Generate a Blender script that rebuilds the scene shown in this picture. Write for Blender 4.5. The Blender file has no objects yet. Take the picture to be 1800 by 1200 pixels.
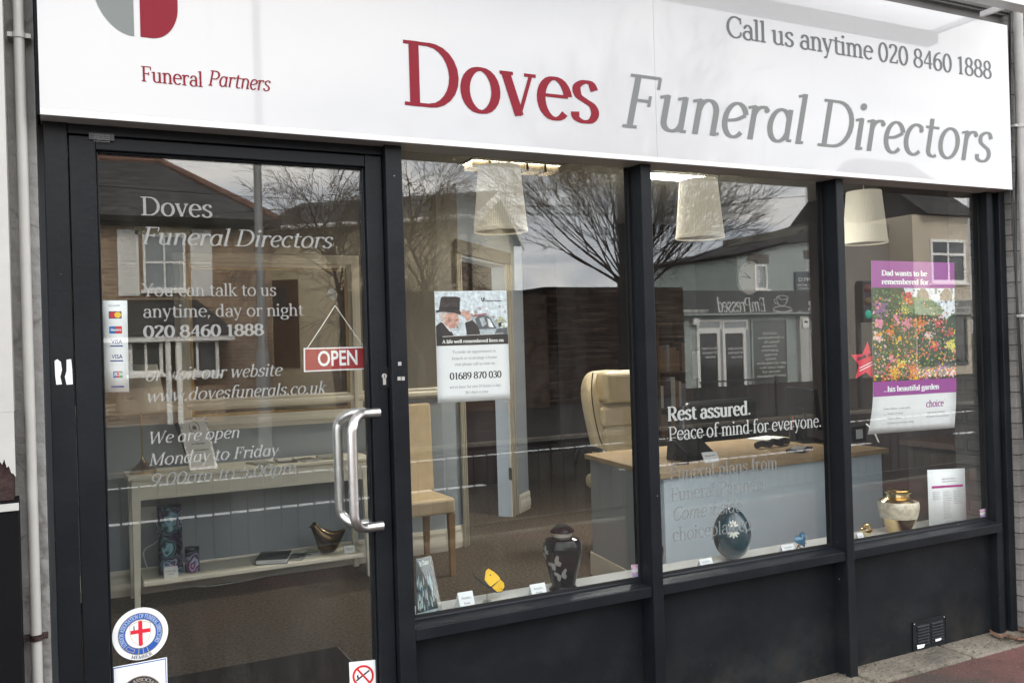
import bpy, bmesh, math, random
from mathutils import Vector, Matrix
random.seed(7)
R = math.radians
scene = bpy.context.scene
COL = scene.collection

# ------------------------------------------------------------------ camera
F_PX, D, H = 1584.6, 2.85, 1.442          # focal length in photo pixels, distance to the glass, eye height
YAW, PITCH, ROLL = R(26.766), R(0.1164), R(-1.7189)
def _axes():
    cy, sy, cp, sp = math.cos(YAW), math.sin(YAW), math.cos(PITCH), math.sin(PITCH)
    f = Vector((sy*cp, cy*cp, sp)); r0 = Vector((cy, -sy, 0)); u0 = r0.cross(f)
    r = r0*math.cos(ROLL)+u0*math.sin(ROLL); u = -r0*math.sin(ROLL)+u0*math.cos(ROLL)
    return r, u, f
AR, AU, AF = _axes()
cam = bpy.data.cameras.new('camera'); cam.sensor_fit = 'HORIZONTAL'; cam.sensor_width = 36
cam.lens = 36*F_PX/1800; cam.clip_start = 0.05; cam.clip_end = 2000
co = bpy.data.objects.new('camera', cam); COL.objects.link(co)
m = Matrix.Identity(4)
for i in range(3):
    m[i][0], m[i][1], m[i][2] = AR[i], AU[i], -AF[i]
m[0][3], m[1][3], m[2][3] = 0, -D, H
co.matrix_world = m
scene.camera = co
# ------------------------------------------------------------------ sky, sun, exposure
SUN_EL, SUN_ROT = R(38), R(0)
world = bpy.data.worlds.new('World'); scene.world = world; world.use_nodes = True
nt = world.node_tree; nt.nodes.clear()
def N(t, nt_, **kw):
    n = nt_.nodes.new(t)
    for k, v in kw.items(): setattr(n, k, v)
    return n
out = N('ShaderNodeOutputWorld', nt); bg = N('ShaderNodeBackground', nt); bg.inputs[1].default_value = 0.10
sky = N('ShaderNodeTexSky', nt, sky_type='NISHITA', sun_disc=False, sun_elevation=SUN_EL, sun_rotation=SUN_ROT)
tc = N('ShaderNodeTexCoord', nt); sep = N('ShaderNodeSeparateXYZ', nt); nt.links.new(tc.outputs['Generated'], sep.inputs[0])
mx = N('ShaderNodeMath', nt, operation='MAXIMUM'); nt.links.new(sep.outputs[2], mx.inputs[0]); mx.inputs[1].default_value = 0.0
ad = N('ShaderNodeMath', nt, operation='ADD'); nt.links.new(mx.outputs[0], ad.inputs[0]); ad.inputs[1].default_value = 0.16
dv = N('ShaderNodeVectorMath', nt, operation='DIVIDE'); nt.links.new(tc.outputs['Generated'], dv.inputs[0])
cb = N('ShaderNodeCombineXYZ', nt)
for i in range(3): nt.links.new(ad.outputs[0], cb.inputs[i])
nt.links.new(cb.outputs[0], dv.inputs[1])
nz = N('ShaderNodeTexNoise', nt); nz.inputs['Scale'].default_value = 1.35; nz.inputs['Detail'].default_value = 7; nz.inputs['Roughness'].default_value = .52
nz.inputs['Distortion'].default_value = .5
nt.links.new(dv.outputs[0], nz.inputs['Vector'])
cr = N('ShaderNodeValToRGB', nt); nt.links.new(nz.outputs['Fac'], cr.inputs[0])
e = cr.color_ramp.elements; e[0].position = .36; e[0].color = (.50, .53, .58, 1); e[1].position = .64; e[1].color = (1.0, .955, .90, 1)
x_ = cr.color_ramp.elements.new(.5); x_.color = (.72, .73, .755, 1)
sc_ = N('ShaderNodeVectorMath', nt, operation='SCALE'); 
gy = N('ShaderNodeMapRange', nt); gy.inputs[1].default_value = -.6; gy.inputs[2].default_value = .9; gy.inputs[3].default_value = 18.0; gy.inputs[4].default_value = 32.0
nt.links.new(sep.outputs[1], gy.inputs[0]); nt.links.new(gy.outputs[0], sc_.inputs['Scale'])     # the cloud is brighter on the sun's side
nt.links.new(cr.outputs[0], sc_.inputs[0])
mixw = N('ShaderNodeMix', nt, data_type='RGBA'); mixw.inputs[0].default_value = .93
nt.links.new(sky.outputs[0], mixw.inputs[6]); nt.links.new(sc_.outputs[0], mixw.inputs[7])
nt.links.new(mixw.outputs[2], bg.inputs[0]); nt.links.new(bg.outputs[0], out.inputs[0])
sl = bpy.data.lights.new('sun', 'SUN'); sl.energy = 1.5; sl.angle = R(12); sl.color = (1, .95, .88)
so = bpy.data.objects.new('sun', sl); COL.objects.link(so)
sd = Vector((0, math.cos(SUN_EL), math.sin(SUN_EL)))
so.rotation_euler = sd.to_track_quat('Z', 'Y').to_euler(); so.location = (0, 20, 30)
vs = scene.view_settings; vs.view_transform = 'Standard'; vs.look = 'None'; vs.exposure = 1.5; vs.gamma = 1; vs.use_curve_mapping = False
cy = scene.cycles; cy.max_bounces = 10; cy.transparent_max_bounces = 20; cy.glossy_bounces = 5; cy.diffuse_bounces = 5
cy.sample_clamp_indirect = 6; cy.caustics_reflective = False; cy.caustics_refractive = False
scene.render.film_transparent = False

# ------------------------------------------------------------------ measuring helpers (photo pixel -> place)
def ray(u, v): return AR*((u-900)/F_PX) - AU*((v-600)/F_PX) + AF
def W(u, v, y=0.0):                       # on the upright plane at depth y
    d = ray(u, v); t = (y+D)/d.y; return Vector((d.x*t, y, H+d.z*t))
def G(u, v, z=0.0):                       # on the level plane at height z
    d = ray(u, v); t = (z-H)/d.z; return Vector((d.x*t, d.y*t-D, z))
def M(u, v, d):                           # seen in the glass, d metres out in the street
    p = W(u, v, d); return Vector((p.x, -d, p.z))
def XR(u, v, x):                          # on the side wall at x
    d = ray(u, v); t = x/d.x; return Vector((x, d.y*t-D, H+d.z*t))

# ------------------------------------------------------------------ materials
MATS = {}
def mat(name, col, rough=.6, metal=0, spec=.5, nscale=0, namt=.15, bump=0, bscale=None, coat=0, emit=None, dist=.02, coords='Object'):
    if name in MATS: return MATS[name]
    mt = bpy.data.materials.new(name); mt.use_nodes = True; MATS[name] = mt
    t = mt.node_tree; b = t.nodes['Principled BSDF']
    b.inputs['Base Color'].default_value = (*col, 1); b.inputs['Roughness'].default_value = rough
    b.inputs['Metallic'].default_value = metal; b.inputs['Specular IOR Level'].default_value = spec
    b.inputs['Coat Weight'].default_value = coat; b.inputs['Coat Roughness'].default_value = .05
    if emit:
        b.inputs['Emission Color'].default_value = (*emit[:3], 1); b.inputs['Emission Strength'].default_value = emit[3]
    if nscale:
        c = N('ShaderNodeTexCoord', t); n1 = N('ShaderNodeTexNoise', t); n1.inputs['Scale'].default_value = nscale; n1.inputs['Detail'].default_value = 8; n1.inputs['Roughness'].default_value = .62
        t.links.new(c.outputs[coords], n1.inputs['Vector'])
        mr = N('ShaderNodeMapRange', t); mr.inputs[1].default_value = .3; mr.inputs[2].default_value = .7
        mr.inputs[3].default_value = 1-namt; mr.inputs[4].default_value = 1+namt
        t.links.new(n1.outputs['Fac'], mr.inputs[0])
        vm = N('ShaderNodeVectorMath', t, operation='SCALE'); vm.inputs[0].default_value = col
        t.links.new(mr.outputs[0], vm.inputs['Scale']); t.links.new(vm.outputs[0], b.inputs['Base Color'])
        rr = N('ShaderNodeMapRange', t); rr.inputs[3].default_value = max(0, rough-.08); rr.inputs[4].default_value = min(1, rough+.08)
        t.links.new(n1.outputs['Fac'], rr.inputs[0]); t.links.new(rr.outputs[0], b.inputs['Roughness'])
        if bump:
            n2 = N('ShaderNodeTexNoise', t); n2.inputs['Scale'].default_value = bscale or nscale*6; n2.inputs['Detail'].default_value = 6
            t.links.new(c.outputs[coords], n2.inputs['Vector'])
            bp_ = N('ShaderNodeBump', t); bp_.inputs['Strength'].default_value = bump; bp_.inputs['Distance'].default_value = dist
            t.links.new(n2.outputs['Fac'], bp_.inputs['Height']); t.links.new(bp_.outputs[0], b.inputs['Normal'])
    return mt

def overlay(mt, col, scale, lo, hi, amount=1.0, detail=6, kind='NOISE', stretch=(1, 1, 1), zfade=0, xfade=None):
    """a second colour in irregular patches (dirt, chips, moss)"""
    t = mt.node_tree; b = t.nodes['Principled BSDF']; c = N('ShaderNodeTexCoord', t)
    mp = N('ShaderNodeMapping', t); mp.inputs['Scale'].default_value = stretch; t.links.new(c.outputs['Object'], mp.inputs[0])
    if kind == 'CRACK':
        n0 = N('ShaderNodeTexNoise', t); n0.inputs['Scale'].default_value = scale*1.5; n0.inputs['Detail'].default_value = 5
        t.links.new(mp.outputs[0], n0.inputs['Vector'])
        mxv = N('ShaderNodeMix', t, data_type='RGBA'); mxv.inputs[0].default_value = .25
        t.links.new(mp.outputs[0], mxv.inputs[6]); t.links.new(n0.outputs['Color'], mxv.inputs[7])
        n = N('ShaderNodeTexVoronoi', t, feature='DISTANCE_TO_EDGE'); n.inputs['Scale'].default_value = scale
        t.links.new(mxv.outputs[2], n.inputs['Vector']); o = n.outputs['Distance']
    else:
        n = N('ShaderNodeTexNoise', t); n.inputs['Scale'].default_value = scale; n.inputs['Detail'].default_value = detail; n.inputs['Roughness'].default_value = .65
        t.links.new(mp.outputs[0], n.inputs['Vector']); o = n.outputs['Fac']
    mr = N('ShaderNodeMapRange', t); mr.inputs[1].default_value = lo; mr.inputs[2].default_value = hi; mr.inputs[3].default_value = 0; mr.inputs[4].default_value = amount
    t.links.new(o, mr.inputs[0]); fac = mr.outputs[0]
    if zfade:                             # splashed dirt, only near the pavement
        sz = N('ShaderNodeSeparateXYZ', t); t.links.new(c.outputs['Object'], sz.inputs[0]); zr = N('ShaderNodeMapRange', t)
        zr.inputs[1].default_value = 0; zr.inputs[2].default_value = zfade; zr.inputs[3].default_value = 1; zr.inputs[4].default_value = 0; t.links.new(sz.outputs[2], zr.inputs[0])
        mu = N('ShaderNodeMath', t, operation='MULTIPLY'); t.links.new(fac, mu.inputs[0]); t.links.new(zr.outputs[0], mu.inputs[1]); fac = mu.outputs[0]
    if xfade:                             # one surfacing gives way to another along the street
        sz = N('ShaderNodeSeparateXYZ', t); t.links.new(c.outputs['Object'], sz.inputs[0]); zr = N('ShaderNodeMapRange', t)
        zr.inputs[1].default_value = xfade[0]; zr.inputs[2].default_value = xfade[1]; t.links.new(sz.outputs[0], zr.inputs[0])
        mu = N('ShaderNodeMath', t, operation='MULTIPLY'); t.links.new(fac, mu.inputs[0]); t.links.new(zr.outputs[0], mu.inputs[1]); fac = mu.outputs[0]
    mi = N('ShaderNodeMix', t, data_type='RGBA'); t.links.new(fac, mi.inputs[0])
    src = b.inputs['Base Color']
    if src.is_linked: t.links.new(src.links[0].from_socket, mi.inputs[6])
    else: mi.inputs[6].default_value = src.default_value
    mi.inputs[7].default_value = (*col, 1); t.links.new(mi.outputs[2], src)
    return mt

def brickmat(name, c1, c2, mortar, bw=.225, bh=.075, ms=.008, rough=.85, bump=.5, plane='XZ', squash=.5):
    mt = bpy.data.materials.new(name); mt.use_nodes = True; t = mt.node_tree; b = t.nodes['Principled BSDF']; MATS[name] = mt
    c = N('ShaderNodeTexCoord', t); s = N('ShaderNodeSeparateXYZ', t); t.links.new(c.outputs['Object'], s.inputs[0]); cm = N('ShaderNodeCombineXYZ', t)
    if plane == 'XZ':
        a = N('ShaderNodeMath', t, operation='ADD'); t.links.new(s.outputs[0], a.inputs[0]); t.links.new(s.outputs[1], a.inputs[1])
        t.links.new(a.outputs[0], cm.inputs[0]); t.links.new(s.outputs[2], cm.inputs[1])
    else:
        t.links.new(s.outputs[0], cm.inputs[0]); t.links.new(s.outputs[1], cm.inputs[1])
    bt = N('ShaderNodeTexBrick', t); t.links.new(cm.outputs[0], bt.inputs['Vector'])
    bt.inputs['Color1'].default_value = (*c1, 1); bt.inputs['Color2'].default_value = (*c2, 1); bt.inputs['Mortar'].default_value = (*mortar, 1)
    bt.inputs['Scale'].default_value = 1; bt.inputs['Brick Width'].default_value = bw; bt.inputs['Row Height'].default_value = bh; bt.inputs['Mortar Size'].default_value = ms
    b.inputs['Specular IOR Level'].default_value = .15
    bt.inputs['Mortar Smooth'].default_value = .3; bt.offset = squash
    nz_ = N('ShaderNodeTexNoise', t); nz_.inputs['Scale'].default_value = 3; nz_.inputs['Detail'].default_value = 8; t.links.new(c.outputs['Object'], nz_.inputs['Vector'])
    mr = N('ShaderNodeMapRange', t); mr.inputs[1].default_value = .3; mr.inputs[2].default_value = .7; mr.inputs[3].default_value = .7; mr.inputs[4].default_value = 1.25; t.links.new(nz_.outputs['Fac'], mr.inputs[0])
    vm = N('ShaderNodeVectorMath', t, operation='SCALE'); t.links.new(bt.outputs['Color'], vm.inputs[0]); t.links.new(mr.outputs[0], vm.inputs['Scale']); t.links.new(vm.outputs[0], b.inputs['Base Color'])
    b.inputs['Roughness'].default_value = rough
    bm_ = N('ShaderNodeBump', t); bm_.inputs['Strength'].default_value = bump; bm_.inputs['Distance'].default_value = .01; bm_.invert = True
    t.links.new(bt.outputs['Fac'], bm_.inputs['Height']); t.links.new(bm_.outputs[0], b.inputs['Normal'])
    return mt

def glassmat(name, tint=(.985, .995, .99), f0=.064, gain=1.0, wave=0.0):
    mt = bpy.data.materials.new(name); mt.use_nodes = True; t = mt.node_tree; t.nodes.clear(); MATS[name] = mt
    o = N('ShaderNodeOutputMaterial', t); mi = N('ShaderNodeMixShader', t); tr = N('ShaderNodeBsdfTransparent', t); gl = N('ShaderNodeBsdfGlossy', t)
    tr.inputs[0].default_value = (*tint, 1); gl.inputs['Roughness'].default_value = 0.0; gl.inputs[0].default_value = (1, 1, 1, 1)
    if wave:                              # float glass is never quite flat
        c = N('ShaderNodeTexCoord', t); wn = N('ShaderNodeTexNoise', t); wn.inputs['Scale'].default_value = 1.7; wn.inputs['Detail'].default_value = 1
        t.links.new(c.outputs['Object'], wn.inputs['Vector']); wb = N('ShaderNodeBump', t); wb.inputs['Strength'].default_value = 1; wb.inputs['Distance'].default_value = wave
        t.links.new(wn.outputs['Fac'], wb.inputs['Height']); t.links.new(wb.outputs[0], gl.inputs['Normal'])
    lw = N('ShaderNodeLayerWeight', t); lw.inputs[0].default_value = .5
    pw = N('ShaderNodeMath', t, operation='POWER'); t.links.new(lw.outputs['Facing'], pw.inputs[0]); pw.inputs[1].default_value = 5
    ma = N('ShaderNodeMath', t, operation='MULTIPLY_ADD'); t.links.new(pw.outputs[0], ma.inputs[0]); ma.inputs[1].default_value = 1-f0; ma.inputs[2].default_value = f0*gain
    t.links.new(ma.outputs[0], mi.inputs[0]); t.links.new(tr.outputs[0], mi.inputs[1]); t.links.new(gl.outputs[0], mi.inputs[2])
    if wave:
        df = N('ShaderNodeBsdfDiffuse', t); df.inputs[0].default_value = (.5, .49, .46, 1); dn_ = N('ShaderNodeTexNoise', t); dn_.inputs['Scale'].default_value = 2.6; dn_.inputs['Detail'].default_value = 10; dn_.inputs['Roughness'].default_value = .7
        dm = N('ShaderNodeMapping', t); dm.inputs['Scale'].default_value = (2.2, 1, .7); t.links.new(c.outputs['Object'], dm.inputs[0]); t.links.new(dm.outputs[0], dn_.inputs['Vector'])
        dr = N('ShaderNodeMapRange', t); dr.inputs[1].default_value = .45; dr.inputs[2].default_value = .75; dr.inputs[3].default_value = .001; dr.inputs[4].default_value = .022; t.links.new(dn_.outputs['Fac'], dr.inputs[0])
        m3 = N('ShaderNodeMixShader', t); t.links.new(dr.outputs[0], m3.inputs[0]); t.links.new(mi.outputs[0], m3.inputs[1]); t.links.new(df.outputs[0], m3.inputs[2]); t.links.new(m3.outputs[0], o.inputs[0])
    else: t.links.new(mi.outputs[0], o.inputs[0])
    return mt

# paints and surfaces
FRAME = mat('anthracite_paint', (.0088, .0104, .0132), .42, spec=.18, nscale=5, namt=.18, bump=.05, bscale=60)
overlay(FRAME, (.35, .36, .38), 42, .765, .80, .8, 2)
overlay(FRAME, (.024, .026, .027), 1.7, .5, .78, .55, 9)
PANEL = mat('anthracite_panel', (.0084, .0102, .0126), .55, spec=.16, nscale=3, namt=.3, bump=.06, bscale=200)
overlay(PANEL, (.025, .028, .030), 2.3, .5, .78, .6, 9, stretch=(1, 1, 1.6))
overlay(PANEL, (.06, .052, .040), 5, .45, .75, .55, 10, zfade=.26)
overlay(PANEL, (.2, .2, .2), 36, .775, .81, .6, 2)
GASK = mat('gasket_rubber', (.004, .004, .0045), .75)
SIGN = mat('gloss_white_acrylic', (.482, .482, .485), .5, spec=.3, coat=1.0, nscale=1.5, namt=.012)
overlay(SIGN, (.40, .395, .38), 2.2, .58, .86, .4, 9, stretch=(5, 1, .35))
SIGN.node_tree.nodes['Principled BSDF'].inputs['Coat Roughness'].default_value = .03
SOFFIT = mat('grey_soffit', (.075, .075, .074), .6, nscale=6, namt=.1)
MAROON = mat('maroon_vinyl', (.205, .017, .028), .5, spec=.12)
SIGNGREY = mat('grey_vinyl', (.185, .192, .187), .5, spec=.12)
LOGOGREY = mat('logo_grey_vinyl', (.19, .207, .20), .5, spec=.12)
VINYL = mat('frosted_vinyl', (.36, .365, .35), .8)
def thin_out(m_, a): m_.node_tree.nodes['Principled BSDF'].inputs['Alpha'].default_value = a
thin_out(VINYL, .72)
VINYLC = mat('shaded_vinyl', (.17, .18, .18), .8); thin_out(VINYLC, .85)  # frosted vinyl again, shade put into the colour where letters look dark against brightness
VINYLB = mat('white_vinyl', (.36, .375, .36), .8)
GLASS = glassmat('window_glass', wave=.00022)
RENDER = mat('painted_render', (.235, .23, .22), .85, nscale=2.2, namt=.22, bump=.6, bscale=14, dist=.03)
overlay(RENDER, (.075, .07, .065), 2.1, .012, .0, .55, kind='CRACK')
overlay(RENDER, (.17, .165, .155), 1.4, .52, .68, .7, 9)
PAINTBRICK = brickmat('painted_brick', (.205, .195, .183), (.188, .179, .168), (.172, .164, .154), bump=1.0, ms=.014)
PIPE = mat('white_pipe', (.43, .42, .395), .45, nscale=9, namt=.07)
overlay(PIPE, (.12, .07, .04), 9, .70, .76, .9, 5, stretch=(1, 1, .5))
BLACKPAINT = mat('black_paint', (.005, .005, .006), .6, spec=.1, nscale=8, namt=.2)
RUST = mat('rust_flake', (.026, .012, .010), .9, nscale=14, namt=.5, bump=.9, bscale=30)
STEEL = mat('brushed_steel', (.72, .70, .68), .36, metal=1, nscale=30, namt=.04)
CHROME = mat('bright_steel', (.75, .75, .74), .12, metal=1)
CABLE = mat('grey_cable', (.36, .35, .33), .5, nscale=8, namt=.15)
TARMAC = mat('red_tarmac', (.105, .040, .032), .92, nscale=7, namt=.3, bump=1.0, bscale=150, dist=.012)
overlay(TARMAC, (.030, .028, .018), 1.3, .47, .60, .9, 9)
overlay(TARMAC, (.034, .030, .025), 1.6, .30, .50, .95, 9, xfade=(3.7, 2.8))
overlay(TARMAC, (.24, .20, .17), 120, .66, .72, .7, 2)
CONC = mat('kerb_concrete', (.165, .142, .11), .9, nscale=5, namt=.3, bump=.7, bscale=50)
overlay(CONC, (.05, .045, .036), 3.2, .46, .66, .85, 9)
overlay(CONC, (.035, .045, .02), 9, .58, .68, .7, 6)
ASPHALT = mat('asphalt', (.018, .018, .019), .95, spec=.1, nscale=6, namt=.25, bump=.5, bscale=120)
PAVE = mat('paving', (.04, .038, .036), .95, spec=.1, nscale=4, namt=.25, bump=.3)
LINE = mat('road_paint', (.62, .62, .60), .7, nscale=14, namt=.2)
EARTH = mat('earth', (.03, .034, .02), .95, nscale=2, namt=.3)
# interior
CARPET = mat('brown_carpet', (.105, .083, .062), .97, spec=.05, nscale=55, namt=.65, bump=.8, bscale=220, dist=.01)
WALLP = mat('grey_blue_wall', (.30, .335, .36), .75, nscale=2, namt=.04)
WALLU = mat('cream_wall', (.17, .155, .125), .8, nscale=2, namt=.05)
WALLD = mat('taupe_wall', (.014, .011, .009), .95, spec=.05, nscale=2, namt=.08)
CEIL = mat('ceiling_white', (.36, .36, .345), .85, nscale=60, namt=.08)
TRIM = mat('cream_gloss', (.74, .69, .58), .4, nscale=3, namt=.03)
CREAMF = mat('cream_furniture', (.88, .84, .70), .4, nscale=4, namt=.03)
DARKPIC = mat('dark_picture', (.060, .042, .032), .5, nscale=3, namt=.5)
OAK = mat('oak', (.42, .30, .175), .45, nscale=3, namt=.12)
overlay(OAK, (.29, .19, .10), 7, .5, .68, .6, 8, stretch=(1.2, 14, 14))
OAKLEG = mat('oak_leg', (.33, .19, .085), .45, nscale=9, namt=.15)
DESKP = mat('desk_panel', (.60, .68, .73), .5, nscale=2, namt=.03)
DESKS = mat('desk_side', (.34, .37, .38), .5, nscale=2, namt=.04)
LEATHER = mat('cream_leather', (.58, .45, .28), .45, nscale=14, namt=.08, bump=.12, bscale=90)
LEATHER2 = mat('ivory_leather', (.56, .475, .325), .42, nscale=10, namt=.07, bump=.12, bscale=70)
BLACKPL = mat('black_plastic', (.012, .012, .014), .35, nscale=20, namt=.1)
PAPER = mat('white_paper', (.78, .80, .80), .8, nscale=3, namt=.02)
CARD = mat('white_card', (.74, .74, .72), .8)
SILLW = mat('sill_white', (.70, .69, .64), .5, nscale=4, namt=.05)
SHADE = bpy.data.materials.new('pleated_shade'); MATS['pleated_shade'] = SHADE
mat_ = mat('shade_cloth', (.74, .69, .56), .85, nscale=8, namt=.04, emit=(1, .92, .74, .11))
bp_ = mat_.node_tree.nodes['Principled BSDF']; bp_.inputs['Subsurface Weight'].default_value = .0
SHADE = mat_; LSHADE = mat('lamp_shade_linen', (.62, .58, .50), .85, nscale=8, namt=.05)
LAMPLIT = mat('lit_panel', (.9, .9, .9), .5, emit=(1, .98, .93, 58.0))
LOUVRE = mat('louvre_lamp', (.75, .66, .42), .4, emit=(1, .88, .62, 34.0))
BRASS = mat('aged_brass', (.42, .30, .15), .3, metal=1, nscale=12, namt=.15)
GOLD = mat('polished_gold', (.84, .66, .36), .2, metal=1)
PEARL = mat('pearl_shell', (.62, .56, .42), .25, coat=.8, nscale=38, namt=.35)
BLACKURN = mat('black_enamel', (.005, .0055, .007), .14, spec=.25, coat=.12)
SILVER = mat('engraved_silver', (.74, .71, .62), .35, metal=.7)
TEAL = mat('teal_enamel', (.006, .050, .068), .22, coat=1, nscale=6, namt=.35)
BLUEHEART = mat('blue_enamel', (.012, .14, .25), .15, coat=1)
BRONZE = mat('dark_bronze', (.085, .058, .026), .22, metal=.85)
RED = mat('sign_red', (.30, .012, .02), .4)
BLACKINK = mat('black_ink', (.02, .018, .022), .7)
GREYINK = mat('grey_ink', (.26, .26, .27), .7)
MATM = mat('rubber_mat', (.009, .009, .009), .95, spec=.05, nscale=40, namt=.3, bump=.4)

# ------------------------------------------------------------------ mesh builder
ORG = {}
class MB:
    def __init__(s): s.v = []; s.f = []; s.mi = []; s.sm = []
    def add(s, vs, fs, mi=0, smooth=False):
        b = len(s.v); s.v += [Vector(p) for p in vs]
        for f in fs: s.f.append([b+i for i in f]); s.mi.append(mi); s.sm.append(smooth)
        return s
    def box(s, x0, x1, y0, y1, z0, z1, mi=0, T=None):
        p = [Vector((x, y, z)) for z in (z0, z1) for y in (y0, y1) for x in (x0, x1)]
        if T: p = [T @ q for q in p]
        return s.add(p, [(0, 2, 3, 1), (4, 5, 7, 6), (0, 1, 5, 4), (2, 6, 7, 3), (0, 4, 6, 2), (1, 3, 7, 5)], mi)
    def hexa(s, p, mi=0):                 # 4 bottom + 4 top points, same order
        return s.add(p, [(3, 2, 1, 0), (4, 5, 6, 7), (0, 1, 5, 4), (1, 2, 6, 5), (2, 3, 7, 6), (3, 0, 4, 7)], mi)
    def prism(s, poly, vec, mi=0, smooth=False):  # poly: 3-D points, extruded by vec
        n = len(poly); vec = Vector(vec); a = [Vector(p) for p in poly]
        s.add(a+[p+vec for p in a], [list(range(n))[::-1], list(range(n, 2*n))], mi)
        b = len(s.v)-2*n
        for i in range(n):
            j = (i+1) % n; s.f.append([b+i, b+j, b+n+j, b+n+i]); s.mi.append(mi); s.sm.append(smooth)
        return s
    def flat(s, pts, mi=0):
        return s.add(pts, [list(range(len(pts)))], mi)
    def tube(s, pts, rad, n=10, mi=0, cap=True, flatten=None):
        pts = [Vector(p) for p in pts]; rad = rad if isinstance(rad, (list, tuple)) else [rad]*len(pts)
        vs = []; up = None
        for i, p in enumerate(pts):
            d = (pts[min(i+1, len(pts)-1)]-pts[max(i-1, 0)]).normalized()
            if up is None:
                a = Vector((0, 0, 1)) if abs(d.z) < .9 else Vector((1, 0, 0)); up = (a-d*a.dot(d)).normalized()
            else:
                up = (up-d*up.dot(d)); up = up.normalized() if up.length > 1e-6 else d.orthogonal().normalized()
            w = d.cross(up)
            for k in range(n):
                t = 2*math.pi*k/n; vs.append(p+(up*math.cos(t)+w*math.sin(t))*rad[i])
        fs = [(i*n+k, i*n+(k+1) % n, (i+1)*n+(k+1) % n, (i+1)*n+k) for i in range(len(pts)-1) for k in range(n)]
        s.add(vs, fs, mi, True)
        if cap and n > 3:
            b = len(s.v)-len(vs)
            s.f.append([b+k for k in range(n)][::-1]); s.mi.append(mi); s.sm.append(False)
            s.f.append([b+(len(pts)-1)*n+k for k in range(n)]); s.mi.append(mi); s.sm.append(False)
        return s
    def lathe(s, prof, c, n=40, mi=0, pleat=0.0, sx=1, sy=1, rot=0):   # prof: (r, z) pairs upward, c: axis base
        c = Vector(c); vs = []
        for r, z in prof:
            for k in range(n):
                t = 2*math.pi*k/n; rr = r*(1+(pleat if k % 2 else -pleat))
                x, y = rr*math.cos(t)*sx, rr*math.sin(t)*sy
                vs.append(c+Vector((x*math.cos(rot)-y*math.sin(rot), x*math.sin(rot)+y*math.cos(rot), z)))
        fs = [(i*n+k, i*n+(k+1) % n, (i+1)*n+(k+1) % n, (i+1)*n+k) for i in range(len(prof)-1) for k in range(n)]
        return s.add(vs, fs, mi, not pleat)
    def ball(s, c, rx, ry, rz, n=24, mi=0, T=None):
        vs = []; c = Vector(c); m_ = n//2
        for i in range(m_+1):
            a = math.pi*i/m_
            for k in range(n):
                t = 2*math.pi*k/n; q = Vector((rx*math.sin(a)*math.cos(t), ry*math.sin(a)*math.sin(t), rz*math.cos(a)))
                vs.append(c+(T @ q if T else q))
        fs = [(i*n+k, (i+1)*n+k, (i+1)*n+(k+1) % n, i*n+(k+1) % n) for i in range(m_) for k in range(n)]
        return s.add(vs, fs, mi, True)
    def build(s, name, mats, parent=None, bevel=0, seg=2, solid=0, subsurf=0):
        mats = mats if isinstance(mats, (list, tuple)) else [mats]
        o_ = ORG.get(parent.name, Vector()) if parent else Vector()
        me = bpy.data.meshes.new(name); me.from_pydata([p-o_ for p in s.v], [], s.f)
        for mm in mats: me.materials.append(mm)
        me.polygons.foreach_set('material_index', s.mi); me.polygons.foreach_set('use_smooth', s.sm); me.update()
        ob = bpy.data.objects.new(name, me); COL.objects.link(ob)
        if parent: ob.parent = parent
        ORG[ob.name] = o_
        if any(s.sm) and not subsurf:
            q = ob.modifiers.new('edges', 'EDGE_SPLIT'); q.split_angle = R(38)
        if solid:
            q = ob.modifiers.new('solid', 'SOLIDIFY'); q.thickness = solid; q.offset = 0
        if bevel:
            q = ob.modifiers.new('bevel', 'BEVEL'); q.width = bevel; q.segments = seg; q.limit_method = 'ANGLE'; q.angle_limit = R(40)
        if subsurf:
            q = ob.modifiers.new('sub', 'SUBSURF'); q.levels = q.render_levels = subsurf
        return ob
def tag(o, label=None, cat=None, group=None, kind=None):
    for k, v in (('label', label), ('category', cat), ('group', group), ('kind', kind)):
        if v: o[k] = v
    return o
def thing(name, loc, label, cat, group=None):
    o = bpy.data.objects.new(name, None); COL.objects.link(o); o.location = loc; o.empty_display_size = .1
    ORG[o.name] = Vector(loc); return tag(o, label, cat, group)
def structure(o): return tag(o, kind='structure')

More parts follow.
